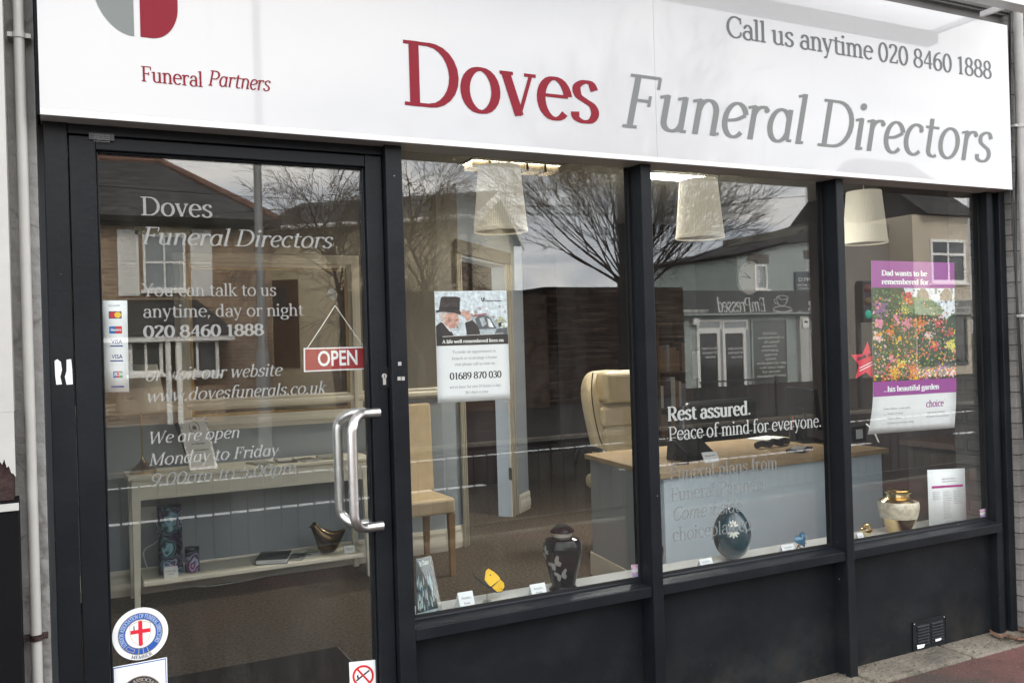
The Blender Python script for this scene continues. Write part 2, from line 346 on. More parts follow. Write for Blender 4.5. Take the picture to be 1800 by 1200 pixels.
# ------------------------------------------------------------------ a drawn serif alphabet (centre-line strokes, broad-nib widths)
GL = {
'a': (.54, 'V .42 .05 .48|A .27 .48 .15 .20 0 160|A .26 .195 .18 .195 50 310|l .37 .345 .42 .39 t|l .42 .06 .53 .015 t|D .12 .54 .05'),
'b': (.56, 'V .14 .02 1.04|s .14 1.03|A .29 .35 .20 .335 150 -150'),
'c': (.50, 'A .30 .35 .22 .335 48 312|D .43 .57 .055'),
'd': (.60, 'V .45 .01 1.04|s .45 1.03|A .28 .35 .20 .335 30 330|l .45 .025 .57 .025 t'),
'e': (.54, 'A .29 .35 .215 .335 8 316|H .09 .50 .395'),
'f': (.37, 'V .17 0 .84|A .32 .84 .15 .19 180 50|D .42 .98 .045|H .04 .37 .665|F .17 0'),
'g': (.55, 'A .27 .47 .18 .215 0 360|A .28 -.13 .22 .155 0 360|l .17 .28 .13 .10 t|C .13 .10 .2 .035 .42 .02 .48 -.06|l .40 .62 .54 .665 t'),
'h': (.61, 'V .14 0 1.04|s .14 1.03|A .31 .44 .165 .235 172 0|V .475 0 .44|F .14 0|F .475 0'),
'i': (.29, 'V .14 0 .68|s .14 .68|F .14 0|D .14 .93 .078'),
'j': (.29, 'V .15 -.12 .68|s .15 .68|A .0 -.12 .15 .15 0 -100|D .15 .93 .078'),
'k': (.57, 'V .14 0 1.04|s .14 1.03|F .14 0|l .15 .28 .43 .67 t|l .24 .40 .49 0 T|F .49 0|H .33 .54 .67'),
'l': (.29, 'V .14 0 1.04|s .14 1.03|F .14 0'),
'm': (.91, 'V .14 0 .68|s .14 .68|F .14 0|A .30 .44 .155 .235 172 0|V .455 0 .44|F .455 0|A .615 .44 .155 .235 172 0|V .77 0 .44|F .77 0'),
'n': (.61, 'V .14 0 .68|s .14 .68|A .31 .44 .165 .235 172 0|V .475 0 .44|F .14 0|F .475 0'),
'o': (.60, 'A .30 .35 .225 .34 0 360'),
'p': (.58, 'V .14 -.30 .68|s .14 .68|F .14 -.30|A .29 .35 .21 .335 150 -150'),
'q': (.58, 'V .45 -.30 .68|A .28 .35 .2 .335 30 330|F .45 -.3'),
'r': (.43, 'V .14 0 .68|s .14 .68|F .14 0|A .32 .45 .18 .22 175 65|D .39 .61 .055'),
's': (.47, 'C .40 .55 .34 .67 .22 .68 .11 .59 .13 .45 .24 .37 .36 .29 .40 .16 .33 .04 .20 .015 .09 .07 .07 .17'),
't': (.39, 'V .17 .16 .86|A .30 .16 .13 .145 180 310|H .03 .38 .665'),
'u': (.60, 'V .13 .20 .68|s .13 .68|A .295 .20 .165 .185 180 350|V .46 .01 .68|s .46 .68|l .46 .025 .57 .025 t'),
'v': (.54, 'l .08 .68 .27 .01 T|l .27 .01 .46 .68 t|H -.01 .19 .68|H .36 .54 .68'),
'w': (.80, 'l .08 .68 .24 .01 T|l .24 .01 .40 .66 t|l .40 .66 .56 .01 T|l .56 .01 .72 .68 t|H -.01 .18 .68|H .63 .80 .68'),
'x': (.55, 'l .09 .68 .46 0 T|l .45 .68 .09 0 t|H 0 .2 .68|H .35 .54 .68|H 0 .18 0|H .36 .55 0'),
'y': (.54, 'l .08 .68 .28 .03 T|l .46 .68 .19 -.26 t|D .13 -.25 .06|H -.01 .19 .68|H .36 .54 .68'),
'z': (.49, 'H .06 .43 .66|H .06 .45 .03|l .41 .66 .09 .03 T|l .06 .66 .06 .54 t|l .45 .03 .45 .15 t'),
'A': (.75, 'l .38 1 .08 0 t|l .36 1 .67 0 T|H .18 .56 .33|F .08 0|F .67 0'),
'B': (.68, 'V .17 0 1|H .03 .36 .97|H .17 .38 .52|H .03 .38 .03|A .36 .745 .19 .225 90 -90|A .38 .275 .23 .245 90 -90'),
'C': (.72, 'A .42 .5 .34 .49 50 310|l .66 .68 .66 .97 t|l .66 .3 .66 .14 t'),
'D': (.80, 'V .17 0 1|H .03 .38 .97|H .03 .38 .03|A .37 .5 .35 .47 90 -90'),
'E': (.66, 'V .17 0 1|H .03 .57 .97|H .03 .59 .03|H .17 .45 .52|l .57 .98 .57 .78 t|l .59 .02 .59 .23 t|l .45 .62 .45 .42 t'),
'F': (.62, 'V .17 0 1|H .03 .56 .97|H .17 .44 .52|l .56 .98 .56 .76 t|l .44 .62 .44 .42 t|F .17 0'),
'I': (.34, 'V .17 0 1|F .17 0|F .17 .96'),
'L': (.62, 'V .17 0 1|F .17 .96|H .03 .57 .03|l .57 .02 .57 .25 t'),
'M': (.95, 'l .15 0 .15 1 t|l .15 1 .47 .05 T|l .47 .05 .78 1 t|V .79 0 1|F .15 0|F .79 0|H .03 .17 .97|H .78 .92 .97'),
'N': (.80, 'l .15 0 .15 1 t|l .15 1 .66 0 T|l .66 0 .66 1 t|F .15 0|F .66 .96|H .03 .16 .97'),
'O': (.84, 'A .42 .5 .35 .495 0 360'),
'P': (.66, 'V .17 0 1|F .17 0|H .03 .37 .97|H .17 .37 .45|A .36 .71 .25 .26 90 -90'),
'R': (.74, 'V .17 0 1|F .17 0|H .03 .37 .97|H .17 .40 .48|A .36 .725 .23 .245 90 -90|l .36 .48 .62 0 T|H .54 .74 .03'),
'S': (.58, 'C .49 .76 .44 .93 .30 .985 .15 .92 .11 .77 .2 .6 .38 .47 .49 .32 .46 .12 .30 .015 .14 .06 .09 .25'),
'T': (.68, 'V .34 0 1|F .34 0|H .04 .64 .97|l .05 .98 .05 .76 t|l .63 .98 .63 .76 t'),
'V': (.74, 'l .08 1 .38 0 T|l .38 0 .66 1 t|H -.02 .2 .97|H .56 .75 .97'),
'W': (1.04, 'l .08 1 .30 0 T|l .30 0 .52 .95 t|l .52 .95 .74 0 T|l .74 0 .95 1 t|H -.02 .2 .97|H .84 1.04 .97'),
'Y': (.70, 'V .35 0 .45|F .35 0|l .07 1 .35 .44 T|l .63 1 .35 .44 t|H -.03 .19 .97|H .53 .72 .97'),
'0': (.58, 'A .29 .49 .215 .485 0 360'), '1': (.50, 'V .27 0 .98|F .27 0|l .27 .96 .10 .84 t'),
'2': (.55, 'C .09 .76 .14 .93 .28 .975 .42 .9 .44 .73 .36 .53 .22 .3 .09 .06|H .08 .48 .04|l .48 .02 .48 .2 t'),
'3': (.54, 'C .09 .82 .16 .95 .28 .975 .41 .9 .42 .73 .36 .58 .22 .52|C .22 .52 .40 .45 .46 .27 .40 .08 .25 .01 .12 .05 .08 .16'),
'4': (.58, 'V .40 0 .98|l .40 .98 .06 .30 t|H .05 .54 .29'), '5': (.54, 'l .14 .95 .12 .54 t|H .13 .44 .94|C .12 .54 .26 .6 .41 .53 .46 .32 .4 .1 .24 .01 .08 .09'),
'6': (.57, 'A .29 .31 .205 .30 0 360|C .085 .31 .1 .6 .2 .83 .34 .94 .46 .97'), '7': (.54, 'H .06 .49 .94|l .48 .94 .19 0 T|l .06 .95 .06 .78 t'),
'8': (.58, 'A .29 .735 .175 .235 0 360|A .29 .255 .215 .25 0 360'), '9': (.57, 'A .28 .67 .205 .30 0 360|C .485 .67 .47 .38 .37 .15 .23 .04 .11 .01'),
'.': (.24, 'D .12 .07 .078'), ',': (.24, 'D .12 .07 .07|l .14 .06 .06 -.14 t'), "'": (.22, 'l .11 1.0 .10 .78 T'), '-': (.36, 'H .05 .31 .33'), ' ': (.27, ''),
'*': (.24, 'D .12 .85 .05'),
}
GL['J'] = (.5, 'V .30 .2 1|A .17 .2 .13 .19 0 -150|F .30 .96'); GL['U'] = (.78, 'V .17 .3 1|A .40 .3 .23 .29 180 360|l .63 .3 .63 1 t|F .17 .96|F .63 .96'); GL['K'] = GL['R']
GL['H'] = (.8, 'V .16 0 1|V .64 0 1|H .16 .64 .5|F .16 0|F .64 0|F .16 .96|F .64 .96'); GL['Q'] = GL['O']; GL['G'] = GL['C']
GI = dict(GL)
GI['a'] = (.58, 'A .28 .34 .20 .325 30 330|V .46 .06 .68|l .46 .05 .57 .05 t')
GI['e'] = (.50, 'A .29 .35 .205 .335 20 316|C .11 .33 .3 .36 .48 .46')
for ch, w_ in (('f', .34), ('i', .27), ('l', .27), ('r', .42)):
    a, sx_ = GL[ch]; GI[ch] = (w_, '|'.join(q for q in sx_.split('|') if not q.startswith('F')) + ('' if ch in 'fr' else '|l .14 .03 .25 .04 t'))
for ch in 'hmnk':
    a, sx_ = GL[ch]; GI[ch] = (a-.03, '|'.join(q for q in sx_.split('|') if not q.startswith('F')) + '|l %s .02 %s .05 t' % ({'h': .475, 'n': .475, 'm': .77, 'k': .49}[ch], {'h': .59, 'n': .59, 'm': .88, 'k': .57}[ch]))
for ch in 'vwy':
    a, sx_ = GL[ch]; GI[ch] = (a-.03, '|'.join(q for q in sx_.split('|') if not (q.startswith('H') and q.split()[1] not in ('-.01',))))

def strokes(ch, italic):
    """-> advance, [(kind, points, weight)]"""
    adv, s_ = (GI if italic else GL).get(ch, GL['o']); o_ = []
    for q in (s_.split('|') if s_ else ()):
        k, *a = q.split(); last = a[-1] if a and a[-1] in 'Tt' else None
        a = [float(x) for x in a if x not in ('T', 't')]
        if k == 'V': o_.append(('p', [(a[0], a[1]), (a[0], a[2])], 'T'))
        elif k == 'H': o_.append(('p', [(a[0], a[2]), (a[1], a[2])], 't'))
        elif k == 'l': o_.append(('p', [(a[0], a[1]), (a[2], a[3])], last))
        elif k == 'F': o_.append(('p', [(a[0]-.125, a[1]+.025), (a[0]+.125, a[1]+.025)], 't'))
        elif k == 's': o_.append(('p', [(a[0]-.135, a[1]-.055), (a[0]+.02, a[1]-.01)], 't'))
        elif k == 'D': o_.append(('d', a, None))
        elif k == 'A':
            n = max(6, int(abs(a[5]-a[4])/14))
            o_.append(('p', [(a[0]+a[2]*math.cos(R(a[4]+(a[5]-a[4])*i/n)), a[1]+a[3]*math.sin(R(a[4]+(a[5]-a[4])*i/n))) for i in range(n+1)], None))
        elif k == 'C':
            P = [(a[i], a[i+1]) for i in range(0, len(a), 2)]; Q = [P[0]]+P+[P[-1]]; pts = []
            for i in range(1, len(Q)-2):
                for j in range(4):
                    t = j/4; pts.append(tuple(.5*(2*Q[i][c]+(Q[i+1][c]-Q[i-1][c])*t+(2*Q[i-1][c]-5*Q[i][c]+4*Q[i+1][c]-Q[i+2][c])*t*t+(3*Q[i][c]-Q[i-1][c]-3*Q[i+1][c]+Q[i+2][c])*t**3) for c in (0, 1)))
            o_.append(('p', pts+[P[-1]], None))
    return adv, o_
def ribbon2(pts, wfun, T=.15, t=.07):
    L_, R_ = [], []
    closed = len(pts) > 3 and math.hypot(pts[0][0]-pts[-1][0], pts[0][1]-pts[-1][1]) < 1e-4
    for i, p in enumerate(pts):
        a = pts[i-1] if i else (pts[-2] if closed else p); b = pts[i+1] if i < len(pts)-1 else (pts[1] if closed else p)
        dx, dy = b[0]-a[0], b[1]-a[1]; l = math.hypot(dx, dy) or 1; dx /= l; dy /= l
        w = wfun(dx, dy)/2; L_.append((p[0]-dy*w, p[1]+dx*w)); R_.append((p[0]+dy*w, p[1]-dx*w))
    return L_, R_
def text_width(s, italic=False, track=0.0): return sum(strokes(c, italic)[0]+track for c in s)
def put_text(mb, s, place, size, T=.15, t=.07, italic=False, xs=1.0, mi=0, track=0.0, step=5e-5, sheart=.2):
    """place(x, z, layer) -> 3-D point; x and z in metres along and above the baseline"""
    pen = 0.0; layer = 0
    for c in s:
        adv, st = strokes(c, italic)
        for k, d, w in st:
            layer += 1; off = (layer % 9)*step
            f = lambda q: place((pen+q[0]+(sheart*q[1] if italic else 0))*size*xs, q[1]*size, off)
            if k == 'd':
                mb.flat([f((d[0]+d[2]*math.cos(R(20*i)), d[1]+d[2]*math.sin(R(20*i)))) for i in range(18)], mi)
            else:
                wf = (lambda dx, dy: T) if w == 'T' else (lambda dx, dy: t) if w == 't' else (lambda dx, dy: t+(T-t)*abs(dy)**1.3)
                a, b = ribbon2(d, wf); n = len(a)
                mb.add([f(q) for q in a]+[f(q) for q in b], [(i, i+1, n+i+1, n+i) for i in range(n-1)], mi)
        pen += adv+track
    return pen*size*xs
def line_text(mb, s, p0, p1, cap, y, T=.15, t=.07, italic=False, mi=0, step=5e-5):
    """one line of writing from p0 to p1 (x and z used, both ends of its baseline) on the plane y, letters facing the street"""
    p0 = Vector(p0); p1 = Vector(p1); dx = Vector((p1.x-p0.x, 0, p1.z-p0.z)); L_ = dx.length; dx.normalize(); up = Vector((-dx.z, 0, dx.x))
    xs = L_/(text_width(s, italic)*cap)
    b = Vector((p0.x, y, p0.z))
    put_text(mb, s, lambda x, z, o: b+dx*x+up*z+Vector((0, -o, 0)), cap, T, t, italic, xs, mi, step=step)
def px_text(mb, s, a, b, cap_px, y, level=True, **kw):
    """baseline given by two points measured on the photograph"""
    p, q = W(*a, y), W(*b, y)
    if level: p.z = q.z = (p.z+q.z)/2
    cap = (W(a[0], a[1]-cap_px, y)-W(*a, y)).length
    line_text(mb, s, p, q, cap, y, **kw)
def sans(mb, s, p0, p1, height, y, mi=0, bold=.0):
    """block capitals from the built-in sans alphabet between two baseline ends"""
    cu = bpy.data.curves.new('t', 'FONT'); cu.body = s; cu.size = 1; cu.offset = bold; cu.resolution_u = 3
    ob = bpy.data.objects.new('t', cu); COL.objects.link(ob); bpy.context.view_layer.update()
    me = bpy.data.meshes.new_from_object(ob.evaluated_get(bpy.context.evaluated_depsgraph_get()))
    xs = [v.co.x for v in me.vertices]; ys = [v.co.y for v in me.vertices]
    x0, x1, y0, y1 = min(xs), max(xs), min(ys), max(ys)
    p0 = Vector(p0); p1 = Vector(p1); dx = Vector((p1.x-p0.x, 0, p1.z-p0.z)); up = Vector((-dx.z, 0, dx.x)).normalized()
    mb.add([Vector((p0.x, y, p0.z))+dx*((v.co.x-x0)/(x1-x0))+up*((v.co.y-y0)/(y1-y0)*height) for v in me.vertices], [list(p.vertices) for p in me.polygons], mi)
    bpy.data.objects.remove(ob); bpy.data.curves.remove(cu); bpy.data.meshes.remove(me)

# ================================================================== THE SHOP FRONT
structure(MB().box(-14, 30, -3.3, -.19, -.25, -.012).build('pavement', TARMAC))
mb = MB(); xs_ = -.1
for i in range(9):                        # concrete edging stones along the foot of the shop front
    w_ = .52+.08*math.sin(i*2.3); jz = random.uniform(-.004, .004)
    mb.box(xs_, xs_+w_-.008, -.19+random.uniform(-.012, .012), .0, -.2, -.002+jz); xs_ += w_
structure(mb.build('edging_strip', CONC, bevel=.012))
structure(MB().box(-14, 30, -.19, .0, -.25, -.02).build('ground_bed', EARTH))
shop = thing('shop_front', (2, 0, 0), 'anthracite framed shop front with glass door and three large windows', 'shop')
# frame
def post(x0, x1, yf, z0, z1, name='frame_post', yb=.03): return MB().box(x0, x1, yf, yb, z0, z1).build(name, FRAME, shop, bevel=.003)
post(-.02, .040, -.055, -.02, 2.10); post(.960, 1.016, -.08, -.02, 2.10)
post(1.951, 1.998, -.085, -.02, 2.10); post(2.944, 2.987, -.085, -.02, 2.10)
mb = MB().box(3.962, 4.002, -.05, .03, -.02, 2.10).box(4.004, 4.034, -.035, .03, -.02, 2.10).box(4.036, 4.078, -.06, .03, -.02, 2.10)
mb.build('frame_post', FRAME, shop, bevel=.003)
MB().box(.041, .959, -.05, .03, 2.066, 2.10).build('door_head', FRAME, shop, bevel=.002)
for (a, b) in ((1.017, 1.950), (1.999, 2.943), (2.988, 3.961)):
    mb = MB().box(a, b, -.078, .03, .484, .522)
    mb.prism([(a, -.072, .5225), (a, .028, .5225), (a, .028, .538), (a, -.006, .538), (a, -.012, .531), (a, -.05, .527)], (b-a, 0, 0))
    mb.build('sill_rail', FRAME, shop, bevel=.002)
    MB().box(a, b, -.008, .03, -.015, .4835).build('stall_panel', PANEL, shop)
    MB().box(a, b, -.003, .003, .531, 2.16).build('window_pane', GLASS, shop)
    mb = MB().box(a+.0005, a+.009, -.0075, -.0035, .5385, 2.0995).box(b-.009, b-.0005, -.0075, -.0035, .5385, 2.0995).box(a+.0095, b-.0095, -.0075, -.0035, .5385, .546)
    mb.build('gasket_edge', GASK, shop)
    MB().box(a, b, .006, .03, 2.10, 2.16).build('glazing_bead', FRAME, shop)
# interior sill board
MB().box(1.0, 4.0, .031, .235, .475, .505).build('display_sill', SILLW, shop, bevel=.004)
# soffit under the fascia
MB().box(-.02, 4.03, -.115, -.001, 2.101, 2.112).build('soffit', SOFFIT, shop)
# air vent in the last panel
mb = MB().box(3.415, 3.63, -.0115, -.0075, -.004, .128)
for i in range(7):
    for (a, b) in ((3.44, 3.517), (3.533, 3.61)):
        z = .018+i*.0135
        mb.hexa([(a, -.012, z), (b, -.012, z), (b, -.0115, z), (a, -.0115, z), (a, -.019, z+.003), (b, -.019, z+.003), (b, -.0115, z+.0085), (a, -.0115, z+.0085)], 0)
vent = mb.build('air_vent', mat('vent_metal', (.011, .013, .016), .45, spec=.3, nscale=30, namt=.4), shop)
mb = MB(); mb.box(3.412, 3.633, -.0145, -.0118, .124, .131).box(3.412, 3.416, -.0145, -.0118, -.004, .1239).box(3.629, 3.633, -.0145, -.0118, -.004, .1239); mb.build('rim_edge', MATS['vent_metal'], vent)
for (x, z) in ((3.423, .121), (3.622, .121), (3.46, .006)): MB().ball((x, -.0125, z), .003, .003, .003, 8).build('screw', STEEL, vent)
# torn white stickers on the vent and the frame
tag(MB().flat([W(1612, 1133, -.02), W(1626, 1131, -.02), W(1624, 1137, -.02), W(1613, 1140, -.02)]).build('paper_scrap', PAPER, solid=.0006), 'torn scrap of white paper at the bottom edge of the air vent', 'litter')
tag(MB().flat([W(1644, 1123, -.02), W(1655, 1120, -.02), W(1654, 1124, -.02), W(1645, 1127, -.02)]).build('paper_scrap', PAPER, solid=.0006), 'smaller scrap of white paper caught between the vent slats', 'litter')
mb = MB()
for P in ([(96, 634), (101, 631), (107, 636), (109, 650), (106, 662), (109, 675), (99, 676), (97, 660)], [(117, 632), (125, 631), (127, 650), (128, 675), (117, 676), (114, 662), (117, 652)]):
    mb.prism([W(u, v, -.0565) for u, v in P], (0, -.0004, 0))
tag(mb.build('torn_sticker', PAPER), 'torn white paper sticker on the door jamb beside the pipe', 'sticker')

# ---- the door
zt, zb = 2.062, .02
mb = MB().box(.043, .111, -.05, .01, zb, zt).box(.901, .957, -.05, .01, zb, zt).box(.1112, .9008, -.048, .01, 2.025, zt).box(.1112, .9008, -.048, .01, zb, .16)
mb.box(.1112, .118, -.036, .01, .1602, 2.0248).box(.894, .9008, -.036, .01, .1602, 2.0248).box(.1182, .8938, -.036, .01, 2.018, 2.0248)
door = mb.build('door', FRAME, shop, bevel=.003)
MB().box(.112, .900, -.023, -.017, .161, 2.024).build('door_pane', GLASS, door)
def handle(y0, y1, x, z0, z1, xo, r=.0155):   # rounded D pull standing off the stile
    pts = [Vector((x, y0, z1))]; rr = .055
    for i in range(9):
        a = R(90*i/8); pts.append(Vector((x+(xo-x)*(1-rr/abs(xo-x))-0+math.copysign(rr, xo-x)*math.sin(a), y0+(y1-y0)*min(1, i/6), z1-rr+rr*math.cos(a))))
    for i in range(9):
        a = R(90*i/8); pts.append(Vector((x+(xo-x)*(1-rr/abs(xo-x))+math.copysign(rr, xo-x)*math.cos(a), y1-(y1-y0)*max(0, (i-2)/6), z0+rr-rr*math.sin(a))))
    pts.append(Vector((x, y0, z0))); return pts
h1 = W(668, 727, -.10); h2 = W(668, 930, -.10)
MB().tube(handle(-.05, -.105, .925, h2.z, h1.z, .815), .0155, 18).build('pull_handle', STEEL, door)
MB().tube(handle(.01, .055, .925, h2.z, h1.z, .815), .0155, 18).build('inner_pull_handle', STEEL, door)
# lock plate and euro cylinder
p = W(675, 664, -.05)
mb = MB().box(p.x-.016, p.x+.016, -.0525, -.0502, p.z-.05, p.z+.06, 0).lathe([(0, 0), (.0088, 0), (.0088, .004), (0, .004)], (0, 0, 0), 20, 1)
T_ = Matrix.Translation(Vector((p.x, -.0526, p.z+.006))) @ Matrix.Rotation(R(90), 4, 'X')
mb2 = MB().box(p.x-.016, p.x+.016, -.0525, -.0502, p.z-.034, p.z+.034, 0)
lv = MB().lathe([(.0001, 0), (.0085, 0), (.0085, .003), (.0001, .003)], (0, 0, 0), 20)
mb2.add([T_ @ q for q in lv.v], lv.f, 1, False).box(p.x-.005, p.x+.005, -.0555, -.0526, p.z-.022, p.z+.002, 1).box(p.x-.0012, p.x+.0012, -.0562, -.0556, p.z+.0, p.z+.012, 2)
mb2.build('lock', [FRAME, STEEL, BLACKPL], door, bevel=.0004)
for q in ((703, 639), (702, 665), (709, 665)):
    c = W(*q, -.0815); MB().box(c.x-.006, c.x+.005, -.0816, -.0803, c.z-.006, c.z+.006).build('strike_screw', CABLE, shop)
# small black maker's plate over the door
a, b = W(156, 233, -.0565), W(201, 248, -.0565)
mb = MB().box(a.x, b.x, -.0575, -.0552, b.z, a.z, 0)
for i in range(4): line_text(mb, ['regulation fire door', 'keep closed', 'certified frame', 'maintained'][i], (a.x+.012, 0, a.z-.007-i*.0058), (b.x-.012, 0, a.z-.007-i*.0058), .0035, -.0578, mi=1)
mb.build('maker_plate', [BLACKPL, GREYINK], shop)

# ---- lettering on the door glass
DL = -.0238
def glass_lines(lines, y, parent, m0=VINYL):
    for s, a, b, cap, kw in lines:
        mb = MB(); px_text(mb, s, a, b, cap, y, **kw); mb.build('lettering', VINYLC if s[0] == '9' else m0, parent)
LT = dict(T=.108, t=.05)
glass_lines([
 ('Doves', (247, 379), (374, 382), 33, dict(T=.12, t=.055)),
 ('Funeral Directors', (247, 427.7), (583, 438), 31, dict(italic=True, **LT)),
 ('You can talk to us', (250, 520.6), (486, 520), 22.5, LT),
 ('anytime, day or night', (251, 556.7), (534, 556), 22.5, LT),
 ('020 8460 1888', (252, 592), (464, 590), 21, dict(T=.17, t=.085)),
 ('or visit our website', (254, 668.7), (494, 661), 22.5, dict(italic=True, **LT)),
 ('www.dovesfunerals.co.uk', (256, 704.7), (571, 693), 22.5, dict(italic=True, **LT)),
 ('We are open', (259, 779), (420, 770), 21.5, dict(italic=True, **LT)),
 ('Monday to Friday', (260, 815), (488, 803.5), 21.5, dict(italic=True, **LT)),
 ('9.00am to 5.00pm', (262, 850), (520, 834), 21.5, dict(italic=True, **LT)),
], DL, door)
WL = -.0036
glass_lines([
 ('Rest assured.', (1173, 738.4), (1320, 729.5), 25, dict(T=.19, t=.085)),
 ('Peace of mind for everyone.', (1175, 772.5), (1444, 751.5), 24.5, dict(T=.115, t=.06)),
], WL, shop, VINYLB)
glass_lines([
 ('Funeral plans from', (1177, 841.5), (1367, 826), 24, LT),
 ('Funeral Partners.', (1179, 877.6), (1352, 862), 24, LT),
 ('Come inside', (1181, 913), (1302, 901), 24, dict(italic=True, **LT)),
 ('choiceplan.co', (1182, 947.7), (1321, 934.5), 24, LT),
], WL, shop, VINYLC)

# ---- the fascia sign
YS = -.13
sign = thing('fascia_sign', (2, YS, 2.5), 'long gloss white fascia sign with maroon and grey lettering', 'sign')
MB().box(-.025, 1.9955, YS, -.002, 2.113, 3.0).build('sign_panel', SIGN, sign)
MB().box(1.9965, 4.035, YS, -.002, 2.113, 2.868).build('sign_panel', SIGN, sign)
MB().box(1.9955, 1.9965, YS+.003, -.01, 2.114, 2.867).build('panel_seam', CABLE, sign)
MB().box(-.025, 4.035, YS, -.0025, 2.094, 2.1128).build('bottom_trim', mat('sign_edge', (.62, .62, .61), .4), sign)
MB().box(-.033, -.0252, YS+.004, -.002, 2.094, 3.0).build('edge_trim', BLACKPAINT, sign); MB().box(4.0352, 4.043, YS+.004, -.002, 2.094, 2.868).build('edge_trim', BLACKPAINT, sign)
LS = YS-.0012
def sign_text(s, a, b, cap, m_, **kw):
    mb = MB(); px_text(mb, s, a, b, cap, LS, **kw); mb.build('lettering', m_, sign)
sign_text('Doves', (708, 187), (1054, 216), 115, MAROON, T=.136, t=.055)
sign_text('Funeral Directors', (1089, 224), (1741, 285), 96, SIGNGREY, italic=True, T=.108, t=.056)
sign_text('Call us anytime 020 8460 1888', (1277, 67), (1744, 137), 37, mat('dark_grey_vinyl', (.155, .16, .16), .5, spec=.12), T=.12, t=.07)
sign_text('Funeral ', (248, 145), (365, 152), 27, MAROON, T=.12, t=.06)
sign_text('Partners', (365, 152), (474, 159), 27, MAROON, italic=True, T=.115, t=.06)
# emblem: two half shields
def wp(pts): return [W(u, v, LS) for u, v in pts]
c0 = W(236, 64, LS); c1 = W(247, 65, LS); l = W(163, 0, LS); rr_ = W(312, 0, LS)
zt_ = c0.z+.30; rl = c0.x-l.x+.006; 
poly = [(c0.x, LS, c0.z)]+[(c0.x-(rl)*math.sin(R(a)), LS, c0.z+.165*(1-math.cos(R(a)))) for a in range(5, 91, 5)]+[(c0.x-rl, LS, zt_), (c0.x, LS, zt_)]
MB().flat(poly).build('emblem_half', LOGOGREY, sign)
wr = rr_.x-c1.x; q = .095
poly = [(c1.x, LS, c1.z)]+[(c1.x+.03+(wr-.03)*math.sin(R(a)), LS, c1.z+q*(1-math.cos(R(a)))) for a in range(0, 91, 6)]+[(c1.x+wr, LS, zt_), (c1.x, LS, zt_)]
tag(MB().flat(poly).build('emblem_half', MAROON, sign), 'maroon half of the emblem')
# trough light on arms in front of the sign's top edge
k_ = .242; zl = 2.835
lamp = thing('sign_trough_light', (3, YS-k_, zl), 'thin grey trough light on arms along the top of the fascia sign', 'sign light')
MB().box(.3, 3.83, YS-k_-.035, YS-k_+.03, zl-.012, zl+.045).build('trough', mat('alu', (.66, .66, .65), .35, metal=.3, nscale=4, namt=.05), lamp, bevel=.004)
for xx in (.9, 2.55, W(1725, 44, YS).x):
    MB().box(xx-.011, xx+.011, YS-k_-.1, YS-.0005, zl+.0455, zl+.07).build('arm', MATS['alu'], lamp, bevel=.002)
# ridged cornice above the sign
mb = MB(); prof = []
for i in range(7):
    y, z = -.06-.038*i, 2.90+.047*i
    prof += [(y, z), (y-.004, z+.034), (y-.026, z+.036), (y-.026, z+.044)]
P = [(-3, y, z) for y, z in prof]+[(-3, -.33, 3.35), (-3, .05, 3.35), (-3, .05, 2.90)]
tag(mb.prism(P, (7.12, 0, 0)).build('cornice', mat('dark_ridged_paint', (.11, .105, .10), .7, nscale=7, namt=.3)), 'dark ridged cornice above the white fascia sign', 'cornice')
tag(MB().box(-3, 9, .02, .25, 3.36, 6.5).build('upper_wall', RENDER), 'grey rendered upper wall over the shop', 'wall')

# ---- side walls, pipes
mb = MB().box(-3.2, -.036, -.06, .25, -.1, 3.3)
tag(mb.build('rendered_wall', RENDER), 'cracked grey painted render wall beside the glass door', 'wall')
mb = MB().box(4.082, 9, -.085, .25, -.1, 3.3)
tag(mb.build('brick_wall', PAINTBRICK), 'pale painted brick wall beyond the last window', 'wall')
YP = -.088
def vpipe(u, y, r, z0, z1, name, label, m_, cat, clips=()):
    x = W(*u, y).x; t = thing(name, (x, y, z0), label, cat)
    MB().tube([(x, y, z0), (x, y, (z0+z1)/2), (x, y, z1)], r, 18, cap=True).build('pipe', m_, t)
    for z in clips:
        MB().tube([(x, y, z-.008), (x, y, z+.008)], r*1.22, 18).box(x-r*2.1, x-r*1.1, y-.004, y+.02, z-.006, z+.006).box(x+r*1.1, x+r*2.1, y-.004, y+.02, z-.006, z+.006).build('clip', RUST if z < 1 else PIPE, t)
    return t
vpipe((46, 500), YP, .0135, -.02, 3.3, 'wall_pipe', 'thin white pipe clipped to the wall next to the door frame', PIPE, 'pipe', (W(30, 62, YP).z, W(72, 1118, YP).z))
x1 = W(15, 400, -.16).x
pil = thing('pilaster', (x1-.3, -.1, 0), 'white pilaster with a broken foot above a black plinth', 'pilaster')
za = W(28, 838, -.16).z
rnd = random.Random(3)
prof = [(x1-.6, za+.12)]+[(x1-.6+.55*i/4, za+.12) for i in (1, 2, 3)]+[(x1-.075+.005*i, za+.11-.0075*i+rnd.uniform(-.014, .014)) for i in range(0, 15)]+[(x1, za)]
mb = MB().prism([(x, -.16, z) for x, z in prof]+[(x1, -.16, za+.17), (x1-.6, -.16, za+.17)], (0, .0095, 0)).box(x1-.6, x1, -.16, -.0605, za+.1705, 3.2); mb.build('shaft', PIPE, pil)
MB().box(x1-.6, x1-.006, -.150, -.0605, za-.06, za+.16).build('broken_foot', RUST, pil)
MB().box(x1-.6, x1+.004, -.17, -.0605, -.02, za-.062).build('plinth', BLACKPAINT, pil)
MB().box(x1-.6, x1+.006, -.175, -.1702, za-.085, za-.066).build('plinth_cap', PIPE, pil)
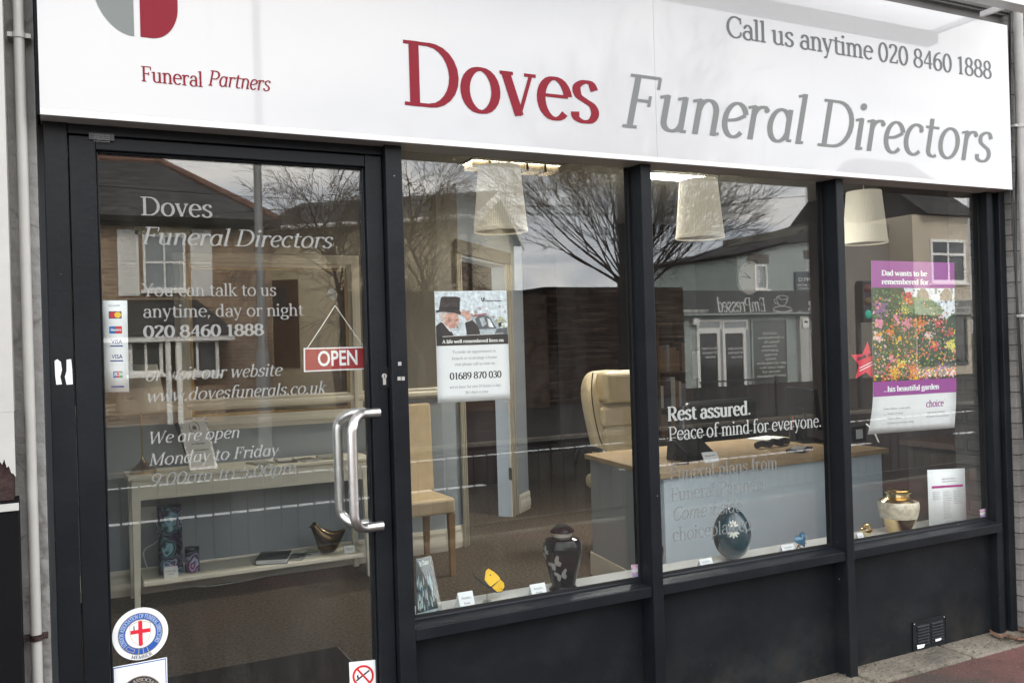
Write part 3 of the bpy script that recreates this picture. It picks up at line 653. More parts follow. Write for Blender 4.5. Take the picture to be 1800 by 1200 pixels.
vpipe((1797, 300), -.13, .022, -.02, 3.3, 'conduit', 'grey conduit on the painted brick wall', CABLE, 'pipe', (2.4, 1.5))
mb = MB()
for ph, amp in ((0, .02), (1.3, .03)):
    mb.tube([(W(1784, 300, -.1).x+.01*ph+amp*math.sin(z*2.2+ph), -.096-.004*ph, z) for z in [2.95-.1*i for i in range(24)]], .0045, 8)
mb.tube([W(u, v, -.1) for u, v in ((1800, 60), (1788, 85), (1783, 110), (1790, 122), (1800, 118))], .005, 8)
tag(mb.build('wall_cable', BLACKPL), 'loose dark cable looping down the brick wall beside the conduit', 'cable')
gm_ = mat('grit_stone', (.10, .085, .07), .9, nscale=30, namt=.5); mb = MB(); rnd = random.Random(77)
for i in range(420):
    x = rnd.uniform(1.4, 4.7); y = -.02-abs(rnd.gauss(0, .16)); r = rnd.uniform(.0015, .0045)
    mb.ball((x, y, -.002+r*.4 if y > -.19 else -.012+r*.5), r, r*rnd.uniform(.6, 1.2), r*.7, 6)
tag(mb.build('gravel', gm_), kind='stuff')
leafm = mat('dead_leaf', (.11, .05, .025), .8, nscale=20, namt=.4)
mb = MB(); rnd = random.Random(5)
for i in range(22):
    x = 4.0+rnd.uniform(-.1, .35); y = -.06-rnd.random()*.13; a = rnd.random()*6.28; l = .02+rnd.random()*.035
    c = Vector((x, y, .004+rnd.random()*.012)); dx = Vector((math.cos(a), math.sin(a), rnd.uniform(-.15, .25)))*l; dy = Vector((-math.sin(a), math.cos(a), .2))*l*.35
    mb.flat([c-dx, c+dy, c+dx, c-dy])
tag(mb.build('fallen_leaves', leafm, solid=.0006), kind='stuff')

# ================================================================== ON THE GLASS
class Sheet:
    """a sheet of paper hung behind the glass; s,t run 0..1 from its top left corner"""
    def __init__(s, tl, tr, bl, br, y, curl=lambda s, t: 0.0):
        s.c = [W(*q, y) for q in (tl, tr, bl, br)]; s.y = y; s.curl = curl
        s.w = (s.c[1]-s.c[0]).length; s.h = (s.c[2]-s.c[0]).length
    def P(s, a, b, lay=0.0):
        p = s.c[0]*(1-a)*(1-b)+s.c[1]*a*(1-b)+s.c[2]*(1-a)*b+s.c[3]*a*b
        p.y = s.y+s.curl(a, b)-lay; return p
    def grid(s, mb, a0, a1, b0, b1, lay, mi, n=10, mr=14):
        vs = [s.P(a0+(a1-a0)*i/n, b0+(b1-b0)*j/mr, lay) for j in range(mr+1) for i in range(n+1)]
        mb.add(vs, [(j*(n+1)+i, j*(n+1)+i+1, (j+1)*(n+1)+i+1, (j+1)*(n+1)+i) for j in range(mr) for i in range(n)], mi, True)
    def poly(s, mb, pts, lay, mi): mb.flat([s.P(a, b, lay) for a, b in pts], mi)
    def text(s, mb, q, a0, a1, b, cap, lay, mi, **kw):
        xs = (a1-a0)*s.w/(text_width(q, kw.get('italic', False))*cap)
        put_text(mb, q, lambda x, z, o: s.P(a0+x/s.w, b-z/s.h, lay+o), cap, xs=xs, mi=mi, step=2e-5, **kw)
def flatm(n, c): return mat(n, c, .75, nscale=70, namt=.38) if n.startswith(('pic_', 'print_')) else mat(n, c, .75)
# --- the top hat poster
ps = thing('poster', W(830, 610, .008), 'white poster of a man in a top hat with a phone number below', 'poster', None)
S1 = Sheet((763.4, 512), (890, 510.7), (770.3, 708.5), (897.8, 701.4), .008, lambda a, b: .004*(b*b))
mb = MB(); S1.grid(mb, 0, 1, 0, 1, 0, 0); mb.build('sheet', PAPER, ps, solid=.0005)
pm = [flatm('pic_sky', (.62, .68, .72)), flatm('pic_hat', (.045, .038, .036)), flatm('pic_skin', (.58, .33, .26)), flatm('pic_coat', (.028, .026, .027)),
      flatm('pic_hair', (.60, .53, .48)), flatm('pic_car', (.42, .47, .50)), flatm('pic_green', (.40, .44, .24)), flatm('pic_red', (.36, .10, .10)), flatm('pic_white', (.78, .78, .78)), flatm('pic_cardark', (.10, .115, .13)), flatm('pic_bark', (.38, .34, .32)), flatm('pic_skin_shade', (.36, .17, .13)), flatm('pic_skin_light', (.66, .45, .37))]
mb = MB(); L = .0004
S1.grid(mb, .004, .996, .004, .40, L, 0)
rnd = random.Random(11)
for i in range(60):                        # pale winter trees behind the car
    a, b, r = .45+rnd.random()*.53, .12+rnd.random()*.18, .012+rnd.random()*.02
    S1.poly(mb, [(a+r*math.cos(k*1.05), b+r*.7*math.sin(k*1.05)) for k in range(6)], L*1.2+i*4e-6, rnd.choice((0, 10, 8, 0)))
for i in range(24):
    a, b, r = .80+rnd.random()*.18, .24+rnd.random()*.09, .02
    S1.poly(mb, [(min(.994, a+r*math.cos(k*1.05)), b+r*.6*math.sin(k*1.05)) for k in range(6)], L*1.9+i*3e-6, rnd.choice((6, 6, 10)))
S1.poly(mb, [(.48, .25), (.56, .212), (.70, .208), (.78, .235), (.92, .37), (.994, .36), (.994, .40), (.40, .40)], L*2.3, 5)
S1.poly(mb, [(.54, .252), (.60, .222), (.69, .220), (.75, .245), (.84, .345), (.58, .35)], L*2.6, 9)
S1.poly(mb, [(.60, .25), (.66, .24), (.70, .30), (.64, .33)], L*2.8, 5); S1.poly(mb, [(.71, .25), (.745, .26), (.80, .335), (.73, .33)], L*2.8, 8)
S1.poly(mb, [(.50, .222), (.70, .202), (.71, .214), (.52, .236)], L*2.9, 7)
S1.poly(mb, [(.86, .30), (.91, .285), (.905, .325), (.875, .335)], L*3, 3); S1.poly(mb, [(.84, .35), (.994, .335), (.994, .40), (.80, .40)], L*3, 9)
S1.poly(mb, [(.004, .31), (.07, .275), (.14, .30), (.20, .345), (.24, .40), (.004, .40)], L*3.2, 3)
S1.poly(mb, [(.10, .285), (.16, .305), (.215, .36), (.19, .365)], L*3.5, 8)
S1.poly(mb, [(.05, .19), (.30, .20), (.315, .235), (.325, .255), (.312, .265), (.317, .285), (.295, .31), (.24, .325), (.20, .34), (.15, .315), (.10, .28), (.055, .25)], L*3.6, 2)
S1.poly(mb, [(.05, .19), (.16, .195), (.13, .215), (.14, .26), (.10, .285), (.055, .255)], L*3.9, 4)
S1.poly(mb, [(.115, .235), (.15, .215), (.175, .225), (.17, .265), (.14, .275)], L*4.1, 2)
for i in range(70):                       # stubble, cheek and ear tones
    a, b = rnd.uniform(.17, .31), rnd.uniform(.215, .325); r = rnd.uniform(.006, .016)
    if a-.06 > (b-.19)*2.2: continue
    S1.poly(mb, [(a+r*math.cos(k*1.05), b+r*.7*math.sin(k*1.05)) for k in range(6)], L*3.62+i*2e-6, rnd.choice((11, 11, 2, 12)))
S1.poly(mb, [(.268, .262), (.30, .255), (.305, .262), (.27, .27)], L*4, 3); S1.poly(mb, [(.285, .232), (.312, .228), (.314, .235), (.287, .24)], L*4, 4)
S1.poly(mb, [(.225, .315), (.30, .30), (.33, .27), (.35, .30), (.33, .345), (.26, .36)], L*3.4, 5)
S1.poly(mb, [(.004, .175), (.05, .165), (.08, .06), (.10, .048), (.30, .05), (.345, .06), (.33, .175), (.355, .195), (.34, .215), (.25, .195), (.10, .185), (.02, .19)], L*4.4, 1)
S1.poly(mb, [(.065, .14), (.335, .145), (.33, .172), (.055, .165)], L*4.7, 3)
S1.poly(mb, [(.34, .205), (.375, .165), (.43, .185), (.47, .20), (.49, .24), (.455, .265), (.42, .275), (.40, .23)], L*4.8, 2)
S1.poly(mb, [(.40, .285), (.50, .265), (.555, .30), (.60, .37), (.60, .40), (.42, .40)], L*4.6, 3)
S1.poly(mb, [(.63, .062), (.645, .062), (.65, .085), (.665, .085), (.66, .065), (.685, .06), (.685, .085), (.66, .10), (.64, .09)], L*3, 3)
S1.text(mb, 'Funeral Partners', .69, .93, .098, .0052, L*3, 3, T=.2, t=.12)
mb.build('picture', pm, ps)
mb = MB(); S1.grid(mb, .004, .996, .40, .487, L*5, 0, 8, 3); S1.poly(mb, [(.085, .405), (.93, .39), (.93, .394), (.085, .409)], L*6, 1)
S1.text(mb, 'A life well remembered lives on', .08, .93, .468, .0115, L*6, 1, T=.2, t=.11)
for q, a0, a1, b, cp_, k in (('To make an appointment in', .215, .815, .560, .0095, 2), ('branch or to arrange a home', .205, .83, .618, .0095, 2), ('visit please call us now on', .24, .80, .672, .0095, 2),
                             ('01689 870 030', .17, .885, .795, .0235, 3), ("we're here for you 24 hours a day,", .165, .88, .876, .0095, 2), ('365 days a year', .37, .69, .928, .0095, 2)):
    S1.text(mb, q, a0, a1, b, cp_, L, k, T=.17 if k == 3 else .12, t=.08)
mb.build('caption', [flatm('band_black', (.02, .02, .02)), CARD, GREYINK, BLACKINK], ps)
# --- the garden poster
pg = thing('poster', W(1610, 610, .008), 'tall purple poster of a flower garden hanging in the last window', 'poster')
S2 = Sheet((1531.7, 457.7), (1677.8, 461.7), (1536.5, 764.4), (1682.5, 752), .008, lambda a, b: .0015+(.035*max(0, b-.72)**2/.08*(.4+.6*(1-a))))
PURP = mat('poster_purple', (.29, .045, .27), .55)
mb = MB(); S2.grid(mb, 0, 1, 0, 1, 0, 0, 8, 24); mb.build('sheet', PAPER, pg, solid=.0005)
mb = MB(); S2.grid(mb, .0, 1, .0, .155, L, 0, 8, 4); mb.build('purple_band', PURP, pg)
mb = MB(); S2.grid(mb, 0, 1, .697, .782, L*3, 0, 8, 4); mb.build('purple_band', PURP, pg)
mb = MB()
S2.text(mb, 'Dad wants to be', .115, .655, .085, .0235, L*2, 1, T=.22, t=.12); S2.text(mb, 'remembered for...', .115, .725, .135, .0235, L*2, 1, T=.22, t=.12)
S2.text(mb, '...his beautiful garden', .115, .78, .757, .0235, L*4, 1, T=.21, t=.12)
S2.text(mb, 'choice', .63, .845, .862, .031, L, 0, T=.17, t=.12); S2.text(mb, '*', .845, .87, .856, .03, L, 0)
S2.text(mb, 'Your choice, your plan.', .125, .45, .862, .0095, L, 2, T=.14, t=.08)
for i, q in enumerate(('Peace of mind', 'Simple plans', 'Guidance at every step')):
    b = .891+i*.028; S2.text(mb, q, .185, (.36, .345, .50)[i], b, .0085, L, 2, T=.12, t=.08); S2.text(mb, '.', .14, .165, b, .012, L, 2)
S2.text(mb, 'Ask about choice', .645, .865, .900, .0085, L, 2, T=.12, t=.08); S2.text(mb, 'flexible funeral plans', .645, .925, .925, .0085, L, 2, T=.12, t=.08)
mb.build('caption', [PURP, PAPER, GREYINK], pg)
cols = [(.05, .11, .03), (.09, .16, .04), (.025, .055, .02), (.03, .045, .03), (.66, .36, .015), (.62, .17, .02), (.60, .20, .30), (.52, .06, .05), (.20, .09, .22), (.62, .60, .08), (.66, .45, .42), (.16, .22, .08)]
gm = [flatm('print_%s' % 'abcdefghijkl'[i], c) for i, c in enumerate(cols)]+[flatm('print_wall', (.62, .66, .70)), flatm('print_thatch', (.24, .19, .14)), flatm('print_roof', (.22, .25, .28))]
mb = MB(); S2.grid(mb, 0, 1, .155, .697, L, 2, 8, 12); rnd = random.Random(21)
S2.poly(mb, [(.37, .156), (.996, .156), (.996, .30), (.90, .34), (.45, .30), (.42, .22)], L*1.5, 12)
for a in (.60, .89): S2.poly(mb, [(a-.085, .225), (a-.06, .18), (a-.02, .158), (a+.03, .158), (a+.07, .185), (a+.08, .225), (a, .235)], L*1.7, 13); S2.poly(mb, [(a-.05, .23), (a+.05, .23), (a+.05, .27), (a-.05, .27)], L*1.6, 12)
for a, b in ((.76, .255), (.80, .255), (.76, .17), (.96, .17)): S2.poly(mb, [(a-.016, b-.014), (a+.016, b-.014), (a+.016, b+.02), (a-.016, b+.02)], L*1.8, 14)
S2.poly(mb, [(.34, .20), (.70, .22), (.86, .29), (.80, .33), (.34, .29)], L*1.9, 11)
def blob(a, b, r, mi, lay, k=7):
    if r > .011: k = 9
    pts = [(min(.997, max(.003, a+r*rnd.uniform(.6, 1.15)*math.cos(2*math.pi*i/k))), min(.695, max(.157, b+r*.52*rnd.uniform(.6, 1.15)*math.sin(2*math.pi*i/k)))) for i in range(k)]
    S2.poly(mb, pts, lay, mi)
n_ = 0
for i in range(1500):                       # leaves first
    a, b = rnd.random(), .165+rnd.random()*.53
    if b < .30 and a > .36 and rnd.random() < .85: continue
    n_ += 1; blob(a, b, rnd.uniform(.006, .017), rnd.choice((0, 0, 1, 1, 2, 2, 3, 11, 11)), L*2+n_*4e-7)
for ca, cb, sp_, mi, k, r in ((.25, .65, .05, 4, 26, .014), (.33, .60, .04, 9, 12, .014), (.47, .64, .06, 5, 30, .013), (.50, .68, .05, 4, 14, .013), (.56, .37, .06, 5, 16, .017), (.40, .37, .05, 6, 14, .014), (.28, .34, .05, 6, 14, .014),
                              (.07, .36, .03, 6, 22, .018), (.06, .44, .025, 10, 14, .02), (.62, .69, .06, 6, 18, .013), (.73, .50, .03, 7, 20, .016), (.42, .21, .05, 7, 16, .016), (.93, .50, .04, 9, 16, .016), (.97, .53, .02, 9, 10, .015),
                              (.80, .36, .07, 7, 18, .013), (.66, .43, .04, 10, 10, .014), (.84, .64, .08, 8, 34, .013), (.95, .67, .04, 10, 12, .013), (.20, .41, .04, 5, 10, .016), (.31, .45, .012, 4, 6, .018), (.22, .57, .03, 6, 6, .02), (.90, .42, .05, 7, 10, .013),
                              (.10, .27, .07, 8, 40, .013), (.75, .33, .12, 10, 14, .012), (.36, .28, .05, 9, 10, .011), (.15, .69, .06, 7, 5, .02)):
    for i in range(int(k*2.6)):
        n_ += 1; blob(rnd.gauss(ca, sp_*.66), rnd.gauss(cb, sp_*.36), r*.95*rnd.uniform(.5, 1.3), mi if rnd.random() < .85 else rnd.choice((4, 5, 6, 10)), L*3+n_*3e-7, 7)
for i in range(420):
    a, b = rnd.random(), .30+.39*math.sqrt(rnd.random()); n_ += 1; blob(a, b, rnd.uniform(.006, .015), rnd.choice((4, 4, 5, 5, 7, 7, 6, 10, 8, 9)), L*3+n_*3e-7, 8)
mb.build('picture', gm, pg)
# --- red star beside it
st = thing('star_sticker', W(1522, 640, .012), 'bright red star shaped card beside the garden poster', 'star')
cx, cyy = 1523, 637; pts = []
for i in range(10):
    a = R(-90+36*i+4); r = 37 if i % 2 == 0 else 17
    pts.append(W(cx+r*.80*math.cos(a), cyy+r*math.sin(a), .0165))
mb = MB().prism(pts, (0, .0008, 0), 0)
px_text(mb, 'ask us', (1508, 633), (1537, 623), 6, .0158, level=False, mi=1, T=.25, t=.15)
for dv_ in (9, 14): mb.flat([W(1511, 632+dv_+5, .0158), W(1539, 623+dv_, .0158), W(1539, 623+dv_+1.6, .0158), W(1511, 632+dv_+6.6, .0158)], 2)
mb.build('star', [mat('star_red', (.62, .02, .05), .45), BLACKINK, PAPER], st)
# --- card payment sticker on the door
S3 = Sheet((180, 528), (223.5, 528), (184.5, 689), (227, 688), -.0145)
pk = thing('payment_sticker', S3.P(.5, .5), 'tall white payment card sticker on the door glass', 'sticker')
mb = MB(); S3.grid(mb, 0, 1, 0, 1, 0, 0, 2, 4); mb.build('sheet', PAPER, pk, solid=.0003)
CC = [flatm('c_red', (.60, .02, .03)), flatm('c_yellow', (.80, .56, .04)), flatm('c_blue', (.01, .14, .42)), flatm('c_navy', (.02, .03, .20)), flatm('c_green', (.05, .30, .07)), PAPER, GREYINK, flatm('c_dark', (.10, .06, .12))]
def rect(mb, a0, a1, b0, b1, lay, mi): S3.poly(mb, [(a0, b0), (a1, b0), (a1, b1), (a0, b1)], lay, mi)
def disc(mb, a, b, r, lay, mi): S3.poly(mb, [(a+r*math.cos(k*.35), b+r*S3.w/S3.h*math.sin(k*.35)) for k in range(18)], lay, mi)
l4 = .0004
mb = MB(); rect(mb, .24, .76, .118, .198, l4, 7); disc(mb, .40, .158, .135, l4*2, 0); disc(mb, .60, .158, .135, l4*3, 1); mb.build('card_logo', CC, pk)
mb = MB(); rect(mb, .24, .76, .282, .362, l4, 2); rect(mb, .50, .76, .282, .362, l4*2, 0); disc(mb, .42, .322, .12, l4*3, 2)
S3.text(mb, 'Maestro', .30, .72, .332, .006, l4*4, 5, T=.2, t=.15); mb.build('card_logo', CC, pk)
for b in (.455, .617):
    mb = MB(); rect(mb, .25, .78, b+.037, b+.050, l4, 3); q0, q1 = S3.P(.31, b+.02, l4), S3.P(.76, b+.02, l4); sans(mb, 'VISA', q0, q1, .0125, q0.y, 3, .01); mb.build('card_logo', CC, pk)
mb = MB(); rect(mb, .36, .49, .775, .845, l4, 2); rect(mb, .495, .615, .775, .845, l4, 0); rect(mb, .62, .74, .775, .845, l4, 4); S3.text(mb, 'JCB', .38, .73, .822, .009, l4*2, 5, T=.2, t=.15); mb.build('card_logo', CC, pk)
mb = MB(); rect(mb, .25, .80, .935, .952, l4, 3); mb.build('blue_bar', CC, pk)
mb = MB(); S3.text(mb, 'we accept', .24, .70, .062, .005, l4, 6); mb.build('lettering', CC, pk)
# --- association sticker, round
rs = thing('round_sticker', W(247, 1113, -.0243), 'round white membership sticker with a red cross shield on the door', 'sticker')
cR = W(247, 1113, -.0243); RR = (W(247, 1113, -.0243)-W(295.5, 1110, -.0243)).length
def CP(r, a, lay): return Vector((cR.x+r*RR*math.cos(R(a)), cR.y-lay, cR.z+r*RR*math.sin(R(a))))
def annulus(mb, r0, r1, lay, mi, a0=0, a1=360, n=72):
    k = [a0+(a1-a0)*i/n for i in range(n+1)]
    mb.add([CP(r0, a, lay) for a in k]+[CP(r1, a, lay) for a in k], [(i, i+1, n+i+2, n+i+1) for i in range(n)], mi)
mb = MB(); annulus(mb, .002, 1, 0, 0); mb.build('sticker_face', PAPER, rs)
RB = [flatm('royal_blue', (.015, .085, .36)), flatm('cross_red', (.62, .01, .03)), flatm('gilt', (.40, .34, .20)), PAPER, flatm('pale_letter', (.42, .50, .62)), BLACKINK]
mb = MB(); annulus(mb, .55, .79, .0003, 0); annulus(mb, .785, .81, .0004, 2); annulus(mb, .535, .555, .0004, 2)
tx = 'London Association of Funeral Directors'.upper(); up_ = {'U': 'O'}
pen_tot = text_width(tx.title(), False); a_start, a_end = 217, -37
s_ = tx; sz = .155
def arc_place(r0, a0, a1, tot, sgn=1):
    def f(x, z, o):
        a = a0+(a1-a0)*x/tot; r = r0+sgn*z; return CP(r, a, .0005+o)
    return f
tot = text_width(s_); put_text(mb, s_, arc_place(.605, a_start, a_end, tot*.15), .15, T=.17, t=.10, mi=4)
tot = text_width('MEMBER'); put_text(mb, 'MEMBER', arc_place(.965, 246, 292, tot*.13, -1) if 0 else (lambda x, z, o: CP(.955-z, 247+(296-247)*x/(tot*.125), .0005+o)), .125, T=.14, t=.09, mi=5)
# shield
def SP(a, b, lay): return Vector((cR.x+a*RR, cR.y-lay, cR.z+b*RR))
sh = [(-.36, .36), (0, .50), (.36, .36), (.36, 0), (.26, -.26), (0, -.47), (-.26, -.26), (-.36, 0)]
mb.flat([SP(a*1.06, b*1.05, .0003) for a, b in sh], 2); mb.flat([SP(a, b, .0005) for a, b in sh], 3)
mb.flat([SP(a, b, .0007) for a, b in ((-.075, .47), (.0, .50), (.075, .47), (.075, -.42), (0, -.47), (-.075, -.42))], 1); mb.flat([SP(a, b, .00085) for a, b in ((-.355, .02), (.355, .02), (.345, .17), (-.35, .17))], 1)
mb.flat([SP(a, b, .0007) for a, b in ((-.24, .35), (-.21, .35), (-.20, .16), (-.25, .16))], 5)
annulus(mb, .60, .74, .0006, 2, 222, 250, 14); annulus(mb, .62, .72, .0008, 0, 224, 248, 14)
for a in (262, 276, 290): annulus(mb, .56, .79, .0006, 2, a, a+2.2, 2)
mb.build('crest', RB, rs)
# --- second sticker below it
sq = thing('square_sticker', W(247, 1180, -.0243), 'square pale sticker with a blue border low on the door', 'sticker')
S4 = Sheet((196.5, 1172), (293.5, 1154), (199, 1286), (296, 1266), -.0243)
mb = MB(); S4.grid(mb, 0, 1, 0, 1, 0, 0, 2, 2)
for a0, a1, b0, b1 in ((.02, .98, .015, .03), (.02, .98, .97, .985), (.02, .035, .03, .97), (.965, .98, .03, .97)): S4.poly(mb, [(a0, b0), (a1, b0), (a1, b1), (a0, b1)], .0003, 1)
mb.build('sheet', [PAPER, RB[0]], sq)
mb = MB()
for r, mi, ly in ((.425, 2, .0004), (.41, 3, .0005), (.30, 2, .0006), (.285, 0, .0007)): S4.poly(mb, [(.5+r*math.cos(k*.2), .58+r*.87*math.sin(k*.2)) for k in range(32)], ly, mi)
t_ = 'NATIONAL ASSOCIATION OF'; tot = text_width(t_)
put_text(mb, t_, lambda x, z, o: S4.P(.5+(.325+z)*math.cos(R(200-220*x/(tot*.055))), .58-(.325+z)*.87*math.sin(R(200-220*x/(tot*.055))), .0009+o), .055, T=.17, t=.1, mi=2, step=2e-5)
for cx_ in (.38, .62): S4.poly(mb, [(cx_+.05*math.cos(k), .56+.08*math.sin(k*1.7)) for k in range(6)], .0012, 2)
mb.build('crest', [RB[0], RB[0], RB[2], flatm('deep_navy', (.012, .018, .06))], sq)
# --- no smoking
S5 = Sheet((613.5, 1163), (661, 1158.5), (616, 1226), (663, 1221), -.0243)
ns = thing('no_smoking_sticker', S5.P(.5, .5), 'white no smoking sticker at the foot of the door', 'sticker')
mb = MB(); S5.grid(mb, 0, 1, 0, 1, 0, 0, 2, 2); mb.build('sheet', PAPER, ns)
mb = MB()
def ring(r0, r1, ly, mi):
    n = 40; k = [2*math.pi*i/n for i in range(n+1)]
    mb.add([S5.P(.5+r0*math.cos(a), .42+r0*.76*math.sin(a), ly) for a in k]+[S5.P(.5+r1*math.cos(a), .42+r1*.76*math.sin(a), ly) for a in k], [(i, i+1, n+i+2, n+i+1) for i in range(n)], mi)
ring(.32, .40, .0004, 0)
S5.poly(mb, [(.22, .52), (.25, .56), (.75, .30), (.72, .26)], .0003, 1); S5.poly(mb, [(.16+.1, .40), (.32, .36), (.34, .46), (.28, .48)], .0003, 1)
S5.poly(mb, [(.25, .22), (.30, .18), (.76, .60), (.71, .64)], .0005, 0)
S5.text(mb, 'No smoking', .12, .88, .93, .008, .0004, 1)
mb.build('symbol', [flatm('ns_red', (.60, .015, .02)), BLACKINK], ns)
# --- OPEN sign on its cord and suction hook
os_ = thing('open_sign', W(590, 632, .02), 'red OPEN sign hanging on a cord inside the door', 'sign')
A = [W(*q, .02) for q in ((534, 611.5), (648, 609), (534.5, 653.5), (648.5, 648.5))]
mb = MB().prism([A[0], A[1], A[3], A[2]], (0, .003, 0), 0)
def lerp4(a, b, off): 
    p = A[0]*(1-a)*(1-b)+A[1]*a*(1-b)+A[2]*(1-a)*b+A[3]*a*b; p.y = .02-off; return p
mb.flat([lerp4(a, b, .0006) for a, b in ((.018, .055), (.982, .055), (.982, .945), (.018, .945))], 1)
sans(mb, 'OPEN', lerp4(.21, .80, .0012), lerp4(.82, .80, .0012), W(590, 617.5, .02).z-W(590, 645, .02).z, .0188, 2, .018)
mb.build('board', [PAPER, RED, PAPER], os_)
top = W(589, 537, .02)
for q in ((540, 612), (640, 610)):
    e_ = W(*q, .018); MB().tube([top, (top+e_)/2+Vector((0, 0, -.001)), e_], .0013, 6).build('cord', CARD, os_)
hk = MB().tube([top, top+Vector((0, -.004, .03)), top+Vector((0, -.012, .034))], .0018, 8)
Tm = Matrix.Rotation(R(90), 3, 'X'); lv = MB().lathe([(.001, 0), (.019, .002), (.013, .006), (.004, .012), (.001, .013)], (0, 0, 0), 20)
hk.add([Tm @ q + W(587, 516, -.012) + Vector((0, .013, 0)) for q in lv.v], lv.f, 0, True)
hk.build('suction_hook', glassmat('clear_plastic', (.85, .87, .86)), os_)
# --- pink stickers low in two windows
PINK = mat('pink_print', (.58, .36, .46), .7, nscale=60, namt=.35)
for (P4, lab) in (([(1109, 992), (1129, 990), (1131, 1019), (1111.5, 1021)], 'small pink and white sticker in the corner of the first window'), ([(1722, 895), (1735, 893), (1737, 913), (1724, 915.5)], 'small pink and white sticker in the corner of the last window')):
    S = Sheet(*[P4[i] for i in (0, 1, 3, 2)], .006); mb = MB(); S.grid(mb, 0, 1, 0, 1, 0, 0, 1, 1); S.poly(mb, [(.02, .3), (.98, .3), (.98, .45), (.02, .45)], .0003, 1); S.poly(mb, [(.1, .55), (.9, .55), (.9, .95), (.1, .95)], .0003, 2)
    tag(mb.build('corner_sticker', [PINK, PAPER, flatm('lilac_print', (.42, .36, .58))], solid=.0003), lab, 'sticker')

# ================================================================== THE WINDOW DISPLAY
ZS = .5055
def on_sill(u, v): return G(u, v, ZS)
def scaled(u0, u1, v, y):                  # width in metres between two pixels at depth y
    c = W((u0+u1)/2, v, y)-Vector((0, -D, H)); return abs(u1-u0)*c.dot(AF)/F_PX
# black urn with butterflies
c = on_sill(990, 1037); c.y = max(c.y, .11); c.x = W(990, 1000, c.y).x
zt_u = W(990, 925, c.y-.03).z; hU = zt_u-ZS; rU = scaled(957, 1026, 985, c.y)/2
ur = thing('cremation_urn', (c.x, c.y, ZS), 'black lidded urn with silver butterflies on the window sill', 'urn')
k = hU
MB().lathe([(.001, 0), (.72*rU, 0), (.76*rU, .03*k), (.62*rU, .07*k), (.60*rU, .10*k), (.72*rU, .25*k), (.9*rU, .45*k), (1.0*rU, .63*k), (.98*rU, .72*k), (.86*rU, .79*k), (.6*rU, .82*k), (.45*rU, .83*k), (.42*rU, .86*k)], (c.x, c.y, ZS), 48).build('urn_body', BLACKURN, ur)
MB().lathe([(.46*rU, .825*k), (.485*rU, .835*k), (.485*rU, .885*k), (.42*rU, .89*k)], (c.x, c.y, ZS), 40).build('silver_band', SILVER, ur)
MB().lathe([(.42*rU, .888*k), (.62*rU, .895*k), (.64*rU, .91*k), (.52*rU, .95*k), (.34*rU, .99*k), (.30*rU, 1.0*k), (.001, 1.0*k)], (c.x, c.y, ZS), 40).build('lid', BLACKURN, ur)
def wing_pts(s): return [(0, 0), (.35*s, .45), (.95*s, .75), (1.1*s, .45), (.75*s, .05), (.9*s, -.35), (.5*s, -.65), (.1*s, -.3)]
def on_body(da, z, base, prof_r, off=.0012):   # wrap a point round the urn toward the street
    r = prof_r(z)+off; return Vector((base.x+r*math.sin(da), base.y-r*math.cos(da), ZS+z))
def prU(z):
    P = [(.10, .60), (.25, .72), (.45, .9), (.63, 1.0), (.72, .98)]; z /= k
    for (a, ra), (b, rb) in zip(P, P[1:]):
        if z <= b: return rU*(ra+(rb-ra)*max(0, z-a)/(b-a))
    return rU*.98
mb = MB()
for (da, z, s_, rot) in ((-.98, .46*k, .030, .6), (-.66, .28*k, .030, .3), (-1.62, .60*k, .026, .9)):
    for sg in (1, -1):
        pts = [(a*math.cos(rot)-b*math.sin(rot), a*math.sin(rot)+b*math.cos(rot)) for a, b in wing_pts(sg)]
        ring_ = [on_body(da+a*s_/rU, z+b*s_, c, prU) for a, b in pts]
        mid = on_body(da+.5*sg*math.cos(rot)*s_/rU, z+.5*sg*math.sin(rot)*s_, c, prU, .0025)
        mb.add([mid]+ring_, [(0, i+1, (i+1) % len(ring_)+1) for i in range(len(ring_))])
mb.build('butterfly_motif', mat('butterfly_silver', (.30, .29, .265), .4, metal=.4), ur)
MB().box(c.x-.03, c.x+.02, c.y-.62*rU-.012, c.y-.62*rU-.0105, ZS, ZS+.018).build('plaque', SILVER, ur)
# teal egg urn with flowers
c = on_sill(1287, 983); c.y = max(c.y, .10); c.x = W(1287, 950, c.y).x
zt_u = W(1287, 891, c.y).z; hE = zt_u-ZS; rE = scaled(1253, 1319, 950, c.y)/2
eg = thing('egg_urn', (c.x, c.y, ZS), 'dark teal egg shaped urn with white flowers on the sill', 'urn')
prof = []
for i in range(25):
    a = math.pi*i/24; z = (1-math.cos(a))/2; r = math.sin(a)*(1.0-.20*(z-.42))*1.02 if z > .42 else math.sin(a)*1.02
    prof.append((max(.001, r*rE), z*hE))
MB().lathe(prof, (c.x, c.y, ZS), 48).build('urn_body', TEAL, eg)
def prE(z):
    for (ra, a), (rb, b) in zip(prof, prof[1:]):
        if a <= z <= b: return ra+(rb-ra)*(z-a)/(b-a)
    return .001
mb = MB()
for zc, up_ in ((.70*hE, 1), (.60*hE, -1)):
    for i in range(5):
        a = R(90+(i-2)*38) if up_ > 0 else R(-90+(i-2)*38); s_ = .026
        P5 = []
        for q in range(12):
            t = 2*math.pi*q/12; lx, ly = .55+.45*math.cos(t), .17*math.sin(t)
            P5.append((lx*math.cos(a)-ly*math.sin(a), lx*math.sin(a)+ly*math.cos(a)))
        ring_ = [on_body(-.62+x*s_/rE, zc+y*s_, c, prE) for x, y in P5]
        mid = on_body(-.62+.55*math.cos(a)*s_/rE, zc+.55*math.sin(a)*s_, c, prE, .0022)
        mb.add([mid]+ring_, [(0, j+1, (j+1) % 12+1) for j in range(12)])
